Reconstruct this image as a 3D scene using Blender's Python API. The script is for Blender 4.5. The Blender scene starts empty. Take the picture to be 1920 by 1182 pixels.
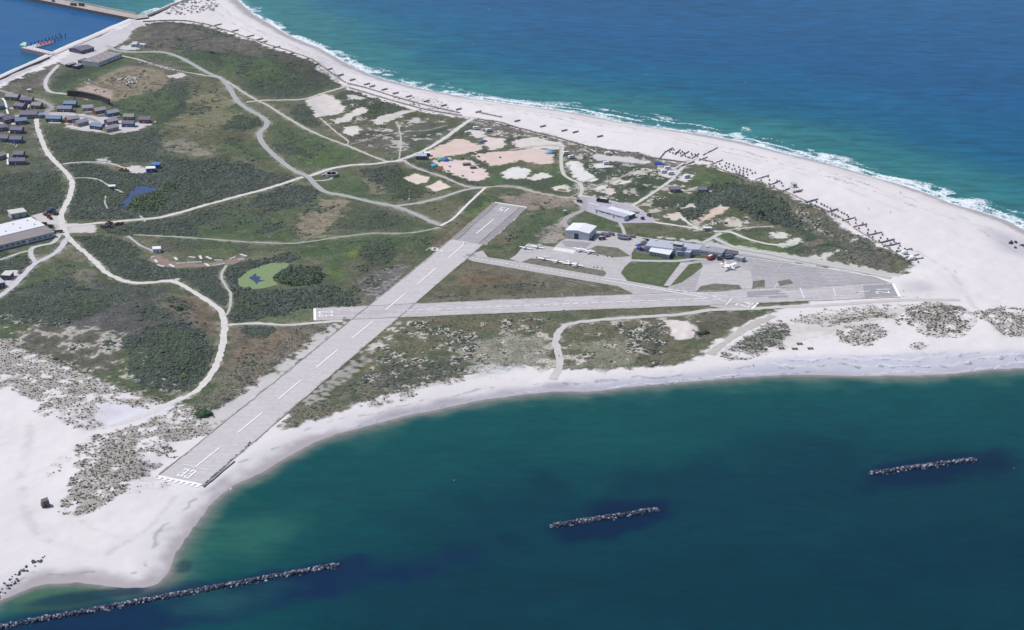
import bpy, bmesh, math, random
import numpy as np
from mathutils import Matrix, Vector
random.seed(7)
RNG = np.random.default_rng(11)
SC = bpy.context.scene
COL = SC.collection
# ------------------------------------------------------------ camera
PW, PH = 1920.0, 1182.0
F, PITCH, ROLL, CZ = 3611.9, math.radians(21.756), math.radians(1.07), 441.1
cam_data = bpy.data.cameras.new('camera')
cam = bpy.data.objects.new('camera', cam_data); COL.objects.link(cam)
cam_data.sensor_fit = 'HORIZONTAL'; cam_data.sensor_width = 36.0
cam_data.lens = 36.0 * F / PW
cam_data.clip_start = 1.0; cam_data.clip_end = 60000.0
cam.matrix_world = Matrix.Translation((0, 0, CZ)) @ Matrix.Rotation(math.pi/2 - PITCH, 4, 'X') @ Matrix.Rotation(ROLL, 4, 'Z')
SC.camera = cam
# ------------------------------------------------------------ light
SUN_DIR = Vector((-3.4, 0.8, 4.9)).normalized()          # towards the sun
el = math.asin(SUN_DIR.z); az = math.atan2(SUN_DIR.x, SUN_DIR.y)
world = bpy.data.worlds.new('World'); SC.world = world; world.use_nodes = True
nt = world.node_tree
sky = nt.nodes.new('ShaderNodeTexSky'); sky.sky_type = 'NISHITA'; sky.sun_disc = False
sky.sun_elevation = el; sky.sun_rotation = az; sky.dust_density = 1.0; sky.ozone_density = 1.6
bg = nt.nodes['Background']; bg.inputs['Strength'].default_value = 0.11
nt.links.new(sky.outputs[0], bg.inputs[0])
sun_data = bpy.data.lights.new('sun', 'SUN'); sun_data.energy = 3.6; sun_data.angle = math.radians(0.53)
sun_data.color = (1.0, 0.955, 0.90)
sun = bpy.data.objects.new('sun', sun_data); COL.objects.link(sun)
sun.rotation_euler = SUN_DIR.to_track_quat('Z', 'Y').to_euler()
SC.view_settings.view_transform = 'Standard'; SC.view_settings.look = 'None'
SC.view_settings.exposure = 0.33; SC.view_settings.gamma = 1.0
try: SC.view_settings.use_curve_mapping = False
except Exception: pass
SC.render.engine = 'CYCLES'
HAZE = 2.0e-5
# ------------------------------------------------------------ geometry helpers
_R = np.array((Matrix.Rotation(math.pi/2 - PITCH, 3, 'X') @ Matrix.Rotation(ROLL, 3, 'Z')))
def P(px, py, z=0.0):
    """where the line of sight through a photo pixel meets the level z -> world x, y"""
    d = _R @ np.array([(px - PW/2)/F, (PH/2 - py)/F, -1.0])
    t = (z - CZ)/d[2]
    return (d[0]*t, d[1]*t)
def PP(pts, z=0.0): return np.array([P(a, b, z) for a, b in pts])
def to_px(x, y, z=0.0):
    v = np.stack([x, y, np.zeros_like(x) + z - CZ], -1) @ _R
    return PW/2 + F*v[..., 0]/-v[..., 2], PH/2 - F*v[..., 1]/-v[..., 2]
def lin(c):
    c = np.asarray(c, float)/255.0
    return np.where(c <= 0.04045, c/12.92, ((c+0.055)/1.055)**2.4)
KALB = 0.70
def alb(r, g, b, k=None): return lin((r, g, b))*(KALB if k is None else k)
# ------------------------------------------------------------ rasters over the island (world metres)
X0, X1, Y0, Y1 = -620, 620, 690, 2200
NX, NY = X1-X0, Y1-Y0
GX, GY = np.meshgrid(np.arange(NX)+X0+0.5, np.arange(NY)+Y0+0.5)
def vnoise(scale, seed, sx=1.0, sy=1.0, shape=None):
    """smooth value noise 0..1 on the raster"""
    r = np.random.default_rng(seed)
    a = int(NX/(scale*sx))+4; b = int(NY/(scale*sy))+4
    g = r.random((b, a))
    u = np.arange(NX)/(scale*sx); v = np.arange(NY)/(scale*sy)
    iu = u.astype(int); iv = v.astype(int); fu = u-iu; fv = v-iv
    fu = fu*fu*(3-2*fu); fv = fv*fv*(3-2*fv)
    r0 = g[iv][:, iu]*(1-fu) + g[iv][:, iu+1]*fu
    r1 = g[iv+1][:, iu]*(1-fu) + g[iv+1][:, iu+1]*fu
    return r0*(1-fv)[:, None] + r1*fv[:, None]
def fbm(scale, seed, octv=4, **k):
    o = 0; w = 0; a = 1.0
    for i in range(octv):
        o = o + a*vnoise(max(scale/2**i, 1.0), seed+i*17, **k); w += a; a *= 0.55
    o = o/w
    return np.clip((o-0.5)*1.9+0.5, 0, 1)
def fill(poly):
    """raster mask of a world polygon"""
    m = np.zeros((NY, NX), bool)
    p = np.asarray(poly)
    a0 = max(int(p[:, 0].min()-X0)-1, 0); a1 = min(int(p[:, 0].max()-X0)+2, NX)
    b0 = max(int(p[:, 1].min()-Y0)-1, 0); b1 = min(int(p[:, 1].max()-Y0)+2, NY)
    if a1 <= a0 or b1 <= b0: return m
    xs = np.arange(a0, a1)+X0+0.5
    q = np.roll(p, -1, 0)
    for j in range(b0, b1):
        y = j+Y0+0.5
        c = (p[:, 1] <= y) != (q[:, 1] <= y)
        if not c.any(): continue
        xc = np.sort(p[c, 0] + (y-p[c, 1])/(q[c, 1]-p[c, 1])*(q[c, 0]-p[c, 0]))
        m[j, a0:a1] = (np.searchsorted(xc, xs) % 2) == 1
    return m
def fillpx(pts, z=0.0): return fill(PP(pts, z))
def blur(m, r, n=2):
    m = m.astype(np.float32); r = max(int(round(r)), 1)
    for _ in range(n):
        for ax in (0, 1):
            pad = [(0, 0), (0, 0)]; pad[ax] = (r+1, r)
            c = np.cumsum(np.pad(m, pad, mode='edge'), axis=ax, dtype=np.float64)
            k = 2*r+1
            m = ((np.take(c, range(k, c.shape[ax]), ax) - np.take(c, range(0, c.shape[ax]-k), ax))/k).astype(np.float32)
    return m
def sstep(a, b, x):
    t = np.clip((x-a)/(b-a), 0, 1); return t*t*(3-2*t)
def dist(mask, cap, step=2):
    """distance (m) from every cell to the mask, capped; coarse chamfer then smoothed"""
    s = mask[::step, ::step]
    d = np.where(s, 0, 1e6).astype(np.float32)
    for _ in range(int(cap/step)+1):
        p = np.pad(d, 1, constant_values=1e6)
        n = d.copy()
        for dx in (-1, 0, 1):
            for dy in (-1, 0, 1):
                if dx or dy:
                    n = np.minimum(n, p[1+dy:1+dy+d.shape[0], 1+dx:1+dx+d.shape[1]] + step*math.hypot(dx, dy))
        if np.array_equal(n, d): break
        d = n
    d = np.minimum(d, cap)
    u = np.clip((np.arange(NX)-0.5*(0))/step, 0, d.shape[1]-1.001); v = np.clip(np.arange(NY)/step, 0, d.shape[0]-1.001)
    iu = u.astype(int); iv = v.astype(int); fu = u-iu; fv = (v-iv)[:, None]
    return (d[iv][:, iu]*(1-fu)+d[iv][:, iu+1]*fu)*(1-fv) + (d[iv+1][:, iu]*(1-fu)+d[iv+1][:, iu+1]*fu)*fv
def polyline_mask(pts, width):
    m = np.zeros((NY, NX), bool)
    for a, b in zip(pts[:-1], pts[1:]):
        a = np.array(a); b = np.array(b); d = b-a; L = np.hypot(*d)
        if L < 1e-6: continue
        n = np.array([-d[1], d[0]])/L*width/2; e = d/L*width*0.3
        m |= fill([a-e+n, b+e+n, b+e-n, a-e-n])
    return m
def smooth_line(pts, n=4):
    """Catmull-Rom through the points"""
    p = np.array(pts, float); out = []
    q = np.vstack([2*p[0]-p[1], p, 2*p[-1]-p[-2]])
    for i in range(1, len(q)-2):
        for t in np.linspace(0, 1, n, endpoint=False):
            a, b, c, d = q[i-1], q[i], q[i+1], q[i+2]
            out.append(0.5*((2*b)+(c-a)*t+(2*a-5*b+4*c-d)*t*t+(3*b-a-3*c+d)*t**3))
    out.append(p[-1]); return np.array(out)
WL = -2.2                                                  # water level
# ------------------------------------------------------------ traced outlines
LAND = [(-150,208),(0,146),(130,88),(240,41),(262,31),(276,31),(352,0),(380,-14),(425,-22),(447,2),(475,27),(513,49),(540,66),(575,81),(600,91),
 (625,105),(660,125),(695,140),(725,150),(775,163),(825,174),(880,184),(961,196),(1042,206),(1097,216),(1151,227),(1205,236),(1273,246),
 (1327,254),(1395,267),(1454,283),(1522,299),(1595,319),(1644,334),(1698,349),(1739,363),(1779,380),(1833,395),(1888,414),(1920,431),(2000,470),
 (2200,540),(2200,660),(1990,682),(1920,691),(1860,693),(1779,702),(1698,705),(1617,705),(1535,703),(1481,703),(1400,707),(1306,715),(1252,719),
 (1171,727),(1117,734),(1035,735),(981,740),(900,751),(841,764),(765,779),(690,799),(640,812),(590,830),(540,857),(485,890),(437,911),(397,944),
 (357,999),(330,1039),(316,1075),(300,1094),(281,1102),(233,1104),(190,1098),(146,1093),(73,1097),(0,1127),(-120,1185),(-400,1300),(-700,1300),(-700,420)]
VEG = [(285,42),(330,42),(370,45),(405,53),(440,69),(480,88),(520,104),(555,119),(600,139),(640,160),(652,168),(690,180),(740,199),(790,210),(830,216),
 (868,221),(890,224),(920,229),(960,241),(1010,253),(1060,265),(1120,277),(1180,288),(1240,299),(1290,309),(1335,311),(1386,327),(1426,345),(1467,366),
 (1507,387),(1551,411),(1597,436),(1647,462),(1687,483),(1713,498),(1690,515),(1640,510),(1560,495),(1540,520),(1560,555),(1430,590),(1380,615),
 (1330,650),(1290,682),(1240,688),(1180,690),(1100,697),(1040,690),(980,688),(930,695),(880,708),(840,716),(790,725),(740,742),(680,755),(620,775),
 (560,795),(515,808),(560,750),(500,700),(440,745),(400,790),(390,770),(330,758),(260,745),(200,720),(120,690),(60,665),(0,640),(-300,560),(-300,230),(0,165),(130,108),(230,72)]
SPARSE = [  # outline, tufts per square metre, tuft size
 ([(-40,620),(60,650),(130,685),(200,715),(270,745),(330,757),(300,770),(240,775),(170,765),(120,765),(100,755),(60,745),(20,730),(-40,725)], .5, .8),
 ([(60,745),(85,722),(115,735),(90,765),(75,765)], .45, .8),
 ([(62,778),(110,745),(125,760),(90,785),(70,790)], .45, .8),
 ([(95,765),(130,748),(240,770),(290,765),(240,785),(235,790),(200,800),(170,812),(130,800),(105,785)], .25, .9),
 ([(235,740),(340,738),(345,755),(300,765),(275,765),(240,758)], .35, 1.1),
 ([(200,812),(260,800),(320,760),(400,735),(440,690),(500,650),(560,610),(620,600),(640,610),(560,672),(480,735),(420,785),(370,820),(330,830),(280,850),(220,835)], .75, .8),
 ([(140,845),(200,812),(260,815),(330,825),(320,860),(280,895),(230,925),(190,950),(140,968),(100,960),(120,930),(140,905),(138,870)], .7, .95),
 ([(75,925),(100,895),(130,880),(140,850),(100,865),(75,910)], .14, .8),
 ([(240,905),(300,888),(325,905),(315,922),(280,925),(230,935)], .12, .7),
 ([(515,808),(560,760),(640,745),(700,700),(760,690),(880,690),(870,715),(790,728),(720,750),(660,762),(600,785),(560,800)], .40, .8),
 ([(690,745),(760,725),(800,740),(740,752),(690,765),(660,765)], .35, .8),
 ([(1350,670),(1420,610),(1480,595),(1475,640),(1430,665),(1390,675)], .42, .9),
 ([(1460,598),(1540,585),(1640,570),(1700,572),(1780,568),(1830,600),(1815,635),(1740,635),(1690,600),(1640,600),(1560,615),(1500,610)], .22, .9),
 ([(1540,605),(1660,585),(1690,592),(1660,600),(1560,612)], .45, 1.0),
 ([(1560,620),(1640,610),(1670,625),(1650,640),(1610,650),(1570,635)], .32, 1.0),
 ([(1690,585),(1720,575),(1740,590),(1790,570),(1820,605),(1800,630),(1750,625),(1730,600),(1690,615),(1675,622)], .38, 1.1),
 ([(1830,590),(1870,580),(1990,585),(1990,640),(1880,635),(1845,610)], .34, 1.0),
 ([(1700,650),(1740,638),(1755,645),(1720,660)], .25, .9),
 ([(1500,475),(1560,470),(1640,490),(1700,508),(1690,516),(1600,505),(1540,498),(1500,490)], .42, .8),
 ([(930,405),(985,392),(1000,410),(960,450),(930,440)], .15, .6),
 ([(700,600),(960,590),(1040,600),(1040,690),(960,690),(900,700),(800,720),(740,690),(700,680),(680,650)], .16, .7),
 ([(1060,610),(1280,600),(1290,680),(1200,690),(1060,695)], .14, .7),
 ([(1300,583),(1420,590),(1380,612),(1320,630),(1290,620)], .08, .7),
 ([(1660,550),(1700,540),(1760,545),(1760,560),(1680,562)], .05, .6),
 ([(1450,590),(1700,566),(1690,575),(1500,590)], .20, .7),
 ([(870,215),(900,225),(1000,250),(1080,268),(1240,298),(1230,305),(1080,285),(1000,272),(900,245)], .30, .7),
 ([(1380,326),(1500,385),(1600,438),(1690,486),(1690,505),(1590,470),(1480,410),(1400,370)], .40, .7),
]
SCRUB = [  # outline, cover 0..1, height factor
 ([(128,312),(170,308),(215,322),(300,330),(300,300),(360,300),(420,300),(470,310),(520,325),(555,333),(540,345),(480,361),(400,384),(330,401),(270,409),(200,412),(125,414),(122,400),(140,345)], 1, 1.1),
 ([(90,245),(140,245),(210,252),(290,240),(300,255),(290,290),(370,300),(300,302),(210,305),(150,302),(130,312),(110,290),(95,262)], .7, .9),
 ([(-60,335),(100,320),(120,345),(115,385),(100,398),(70,400),(-60,400)], .9, 1.0),
 ([(140,442),(215,447),(260,470),(275,492),(330,500),(345,520),(300,527),(240,526),(195,500),(165,474)], .95, 1.0),
 ([(180,432),(240,418),(330,405),(410,390),(420,405),(370,418),(375,445),(300,448),(230,440)], .8, 1.0),
 ([(345,522),(420,505),(427,545),(426,580),(400,570),(370,548)], .8, .9),
 ([(425,500),(480,488),(540,478),(562,468),(552,490),(510,492),(462,508),(443,530),(450,541),(500,545),(560,540),(610,528),(640,545),(665,560),(660,575),(560,580),(520,590),(470,600),(432,604),(436,560),(440,548)], 1, 1.3),
 ([(512,515),(545,500),(585,500),(612,518),(600,530),(550,536),(520,528)], 1, 1.5),
 ([(-60,560),(30,545),(100,520),(180,548),(250,560),(240,585),(160,605),(100,628),(0,605),(-60,600)], .8, 1.0),
 ([(230,640),(280,625),(340,620),(400,650),(402,690),(380,715),(340,738),(270,735),(235,700)], .95, 1.1),
 ([(1270,385),(1300,360),(1350,345),(1400,345),(1440,365),(1480,400),(1500,425),(1430,412),(1380,402),(1330,395),(1300,410),(1270,410)], 1, 1.4),
 ([(1225,370),(1300,366),(1290,385),(1240,390),(1215,385)], .6, .8),
 ([(680,465),(730,458),(750,478),(705,490),(672,482)], .95, 1.0),
 ([(415,238),(440,212),(482,225),(492,236),(450,250)], .9, 1.0),
 ([(500,265),(540,270),(572,282),(560,292),(520,287)], .8, .9),
 ([(545,200),(575,190),(602,236),(580,240),(555,222)], .8, .8),
 ([(625,180),(660,170),(740,197),(772,206),(750,214),(690,228),(680,215),(640,200)], .5, .8),
 ([(460,378),(480,366),(560,347),(605,360),(580,375),(520,396),(500,402)], .9, 1.0),
 ([(660,322),(740,311),(770,320),(760,337),(800,352),(800,366),(760,376),(720,347),(700,342)], .8, 1.0),
 ([(450,612),(480,610),(530,620),(500,632),(470,630)], .9, .9),
 ([(500,160),(560,150),(600,165),(560,182),(515,175)], .35, .8),
 ([(230,370),(300,352),(315,365),(305,392),(240,392)], 1, 1.5),
 ([(720,690),(840,680),(860,690),(840,715),(740,735),(700,720)], .55, .8),
 ([(0,470),(60,490),(62,515),(30,530),(-30,520),(-30,470)], .8, 1.0),
 ([(845,565),(880,560),(860,575)], .3, .7),
 ([(735,180),(820,185),(850,215),(790,212)], .12, .7),
 ([(70,240),(110,235),(120,255),(100,268),(85,262)], .3, .8),
 ([(1290,440),(1330,436),(1325,452),(1290,450)], .5, .8),
 ([(320,400),(460,372),(500,398),(470,420),(370,425)], .3, .9),
 ([(756,303),(800,280),(860,252),(890,232),(905,226),(898,238),(870,255),(805,287),(765,308)], .85, .8),
 ([(762,310),(800,305),(850,322),(905,348),(880,345),(830,325)], .7, .7), ([(862,289),(890,284),(935,283),(930,290),(890,293)], .9, .7), ([(882,292),(896,297),(912,316),(928,336),(915,332),(897,312)], .8, .7),
 ([(1036,281),(1052,279),(1052,308),(1038,309)], .9, .8), ([(930,292),(985,281),(1030,284),(1000,287),(940,296)], .6, .6), ([(868,258),(890,268),(918,282),(905,284),(875,266)], .8, .8), ([(945,262),(990,255),(985,262),(950,268)], .9, 1.0),
 ([(660,190),(690,190),(720,200),(700,215),(680,208)], .7, .8), ([(620,228),(650,222),(690,214),(680,222),(640,234)], .6, .7), ([(640,255),(690,245),(740,250),(700,262),(650,264)], .4, .7), ([(640,150),(560,120),(500,98),(500,106),(560,130),(620,160)], .25, .6),
 ([(92,165),(130,130),(220,110),(240,112),(150,150),(115,172)], .5, .6), ([(300,160),(345,150),(352,160),(345,205),(300,232),(270,238),(330,200),(338,170)], .7, .8), ([(860,360),(930,370),(915,380),(880,400),(850,415),(870,385)], .5, .7),
 ([(990,440),(1040,420),(1030,440),(990,455),(960,462)], .35, .6), ([(750,470),(800,470),(760,500),(740,495)], .3, .6), ([(1350,655),(1420,620),(1470,600),(1475,630),(1430,660)], .5, .8), ([(1060,612),(1110,608),(1100,618),(1070,622)], .6, .7),
 ([(1040,330),(1090,345),(1070,365),(980,355),(930,345),(950,338)], .5, .6), ([(1130,300),(1200,312),(1240,320),(1200,345),(1150,330)], .5, .8), ([(1350,430),(1440,425),(1440,440),(1370,430)], .4, .7),
 ([(300,443),(380,447),(470,458),(478,472),(440,468),(380,466),(330,472),(300,468)], .45, .7), ([(320,503),(400,505),(432,505),(430,540),(380,530),(340,520)], .8, .9),
 ([(140,520),(260,530),(320,540),(300,570),(220,560)], .55, .8),
 ([(1220,310),(1290,335),(1240,350),(1180,380),(1120,375),(1140,345),(1090,340),(1100,300),(1140,310)], .5, .7),
 ([(540,650),(600,640),(630,610),(520,680)], .15, .7),
]
# colour patches inside the green: outline, sRGB seen in daylight, edge softness m, strength
GREEN=(84,104,72); BRIGHT=(96,122,66); OLIVE=(106,106,84); HEATH=(112,107,101); TAN=(150,139,120); DARKG=(70,86,72); SCRUBG=(74,82,80); BROWN=(122,108,95); PINK=(222,200,190); GREYG=(104,106,98); SANDY=(196,188,182)
PATCH = [
 ([(230,60),(300,40),(405,55),(480,90),(560,120),(560,130),(470,125),(400,110),(320,95),(260,92)], HEATH, 14, .95),
 ([(300,95),(420,105),(520,120),(640,160),(560,185),(480,180),(440,150),(380,120)], DARKG, 16, .9),
 ([(410,110),(500,125),(560,150),(540,165),(470,160),(420,140)], GREEN, 12, .8),
 ([(470,90),(560,120),(640,160),(600,160),(520,130)], (88,88,80), 10, .8),
 ([(130,160),(170,135),(260,110),(330,120),(350,150),(340,180),(290,215),(200,190),(150,180)], HEATH, 8, .9),
 ([(130,178),(170,150),(240,125),(280,125),(320,140),(310,170),(250,190),(200,190)], TAN, 8, .9),
 ([(130,178),(165,165),(210,170),(205,190),(170,188)], (198,176,168), 5, .8),
 ([(92,165),(130,130),(220,110),(270,108),(190,140),(150,160),(120,175)], GREEN, 4, .95),
 ([(90,150),(110,140),(200,118),(160,140),(110,165)], DARKG, 6, .8),
 ([(0,165),(110,120),(130,125),(80,165),(40,175),(0,178)], HEATH, 8, .9),
 ([(210,190),(290,170),(340,150),(345,180),(330,220),(280,225),(230,215)], GREEN, 9, .9),
 ([(340,150),(350,150),(360,190),(340,215),(290,235),(270,240),(330,200)], DARKG, 5, .9),
 ([(350,165),(410,170),(450,215),(430,240),(380,250),(330,260),(300,240),(340,215)], (134,130,104), 14, .9),
 ([(290,240),(400,240),(490,260),(500,290),(460,300),(380,290),(300,270)], OLIVE, 14, .7),
 ([(410,265),(490,265),(530,305),(470,300),(420,290)], GREEN, 10, .7),
 ([(300,265),(345,262),(400,285),(390,295),(340,290),(305,280)], (150,144,132), 8, .8),
 ([(465,195),(500,215),(560,240),(640,270),(700,295),(660,305),(590,318),(540,300),(510,260)], GREEN, 14, .8),
 ([(560,270),(640,285),(640,300),(600,310),(560,300)], BRIGHT, 10, .4),
 ([(740,240),(800,225),(860,240),(800,270),(760,290),(700,280),(690,265)], GREYG, 10, .8),
 ([(755,275),(830,250),(855,235),(800,245),(760,262)], DARKG, 7, .8),
 ([(600,340),(660,320),(720,345),(760,380),(700,375),(640,362)], GREEN, 12, .8),
 ([(680,335),(710,330),(725,350),(740,370),(690,362)], TAN, 8, .75),
 ([(600,375),(660,375),(645,405),(620,420),(610,450),(580,450),(545,430),(560,410)], TAN, 9, .95),
 ([(640,385),(720,388),(800,420),(740,435),(670,438),(640,430),(650,405)], DARKG, 12, .6),
 ([(300,420),(420,395),(500,405),(545,430),(560,450),(480,453),(400,445),(340,450)], GREEN, 10, .85),
 ([(400,390),(470,390),(480,420),(420,430)], BRIGHT, 12, .45),
 ([(330,450),(440,455),(460,475),(400,475),(330,465)], BRIGHT, 8, .6),
 ([(600,455),(700,442),(820,432),(800,455),(700,470),(640,500),(600,490),(560,470)], GREEN, 10, .9),
 ([(650,475),(680,460),(690,480),(660,490)], (120,130,66), 6, .7),
 ([(600,505),(640,500),(645,525),(620,530)], BRIGHT, 6, .7),
 ([(560,500),(600,495),(620,525),(610,535),(590,520)], (118,100,98), 6, .7),
 ([(700,480),(760,470),(800,470),(760,500),(700,500)], OLIVE, 8, .7),
 ([(800,430),(860,400),(930,380),(925,390),(860,445),(810,465)], OLIVE, 8, .8),
 ([(870,390),(915,365),(930,375),(880,410)], BRIGHT, 6, .8),
 ([(825,450),(870,420),(858,445),(820,470),(800,472)], BROWN, 5, .8),
 ([(930,372),(1010,362),(1080,380),(1080,395),(1020,420),(985,395)], (158,143,134), 8, .9),
 ([(985,395),(1080,385),(1085,400),(1050,420),(1000,455),(920,470),(905,465),(940,450)], GREEN, 7, .85),
 ([(1000,440),(1050,415),(1060,430),(1055,450),(1035,462)], (172,164,154), 6, .85),
 ([(920,440),(940,430),(960,445),(950,460),(920,455)], BROWN, 5, .7),
 ([(800,565),(870,500),(900,490),(1060,515),(1180,545),(1150,553),(860,566)], (118,112,98), 7, 1),
 ([(820,550),(900,510),(1000,525),(900,555)], (112,106,84), 10, .7),
 ([(850,535),(880,510),(960,515),(960,530),(880,540)], (128,108,84), 10, .5),
 ([(670,520),(760,490),(740,525),(710,560),(690,575)], (120,117,115), 5, 1),
 ([(450,585),(590,575),(680,572),(660,578),(588,602),(430,606)], (108,116,88), 5, .8),
 ([(430,615),(640,605),(560,660),(490,710),(430,740),(410,700),(425,650)], (124,113,102), 12, .9),
 ([(450,630),(560,620),(540,660),(470,690)], (140,118,96), 14, .5),
 ([(0,640),(100,610),(200,600),(230,660),(200,715),(100,685)], (112,108,100), 16, .9),
 ([(0,540),(300,540),(400,590),(400,640),(230,640),(100,620),(0,600)], (98,96,98), 18, .9),
 ([(280,560),(350,550),(400,590),(410,640),(360,620),(290,590)], (140,130,112), 12, .7),
 ([(330,555),(360,550),(410,590),(410,640),(380,620)], (134,112,96), 10, .6),
 ([(285,600),(315,595),(330,615),(290,618)], (72,96,68), 6, .8),
 ([(250,640),(300,630),(300,650),(260,660)], (72,96,70), 8, .5),
 ([(130,510),(180,500),(190,520),(150,530)], (130,124,116), 8, .7),
 ([(0,550),(50,545),(65,555),(20,570)], (205,202,205), 5, .8),
 ([(700,600),(900,595),(940,600),(820,650),(740,690),(700,700),(650,690)], (116,114,88), 10, .9),
 ([(780,595),(960,592),(1040,600),(1030,620),(900,620),(820,640)], (112,106,84), 10, .8),
 ([(740,690),(840,680),(870,700),(760,725),(700,725)], (82,98,74), 10, .8),
 ([(860,640),(1030,620),(1035,690),(960,690),(900,690),(850,670)], (176,172,158), 10, .8),
 ([(860,690),(920,680),(1000,690),(960,700),(900,706)], (214,212,212), 8, .8),
 ([(1015,680),(1040,680),(1035,692),(1015,692)], (110,130,88), 3, .8),
 ([(1060,605),(1250,598),(1290,650),(1280,685),(1180,680),(1190,640),(1080,630)], (118,112,90), 8, .9),
 ([(1080,655),(1120,650),(1115,665),(1090,672)], (112,134,80), 5, .8),
 ([(1060,640),(1180,640),(1200,685),(1110,695),(1060,690),(1100,670)], (164,160,142), 9, .6),
 ([(1300,582),(1430,588),(1400,605),(1330,630),(1290,622)], (106,103,88), 5, .95),
 ([(1480,600),(1560,590),(1700,575),(1720,590),(1600,625),(1500,640),(1440,665)], (206,200,196), 10, .8),
 ([(1100,400),(1150,410),(1168,422),(1170,435),(1120,430),(1070,420),(1075,410)], GREEN, 3, .9),
 ([(1170,420),(1260,422),(1330,440),(1320,450),(1250,445),(1175,438)], (104,108,84), 6, .8),
 ([(1340,438),(1400,450),(1500,462),(1560,480),(1500,478),(1400,470),(1345,455)], (92,112,72), 5, .9),
 ([(1430,420),(1500,410),(1560,420),(1590,445),(1580,475),(1540,482),(1490,478),(1470,465),(1510,450),(1490,430)], DARKG, 7, .95),
 ([(1440,400),(1520,420),(1590,445),(1570,470),(1500,430)], (84,100,76), 8, .8),
 ([(1500,455),(1540,448),(1545,460),(1520,465)], (138,124,112), 5, .7),
 ([(1600,450),(1640,475),(1690,500),(1640,505),(1580,495),(1560,490),(1590,475)], GREYG, 7, .9),
 ([(1300,315),(1340,325),(1390,345),(1330,350),(1300,340)], (90,110,74), 7, .85),
 ([(1340,340),(1400,345),(1480,395),(1430,380)], GREYG, 8, .7),
 ([(890,222),(1000,252),(1100,275),(1240,300),(1290,312),(1260,330),(1150,305),(1000,280),(960,260),(880,250)], (128,122,120), 7, .85),
 ([(950,255),(985,248),(990,255),(960,265),(945,265)], (78,94,74), 3, .9),
 ([(910,330),(980,320),(1050,310),(1085,340),(1080,362),(1000,355),(920,345)], (92,112,80), 5, .9),
 ([(1090,300),(1140,310),(1240,318),(1280,330),(1200,380),(1120,372),(1095,350)], (84,98,78), 6, .9),
 ([(620,235),(700,240),(740,270),(700,280),(650,270)], (116,108,102), 8, .7),
 ([(0,300),(110,290),(125,330),(60,335),(0,330)], (92,98,86), 8, .8),
 ([(0,390),(40,395),(20,420),(-40,420)], (92,98,80), 6, .5),
 ([(45,230),(75,230),(90,290),(60,300),(45,270)], (100,104,92), 6, .8),
 ([(70,420),(118,450),(95,480),(65,470)], (92,104,80), 5, .6),
]
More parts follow.
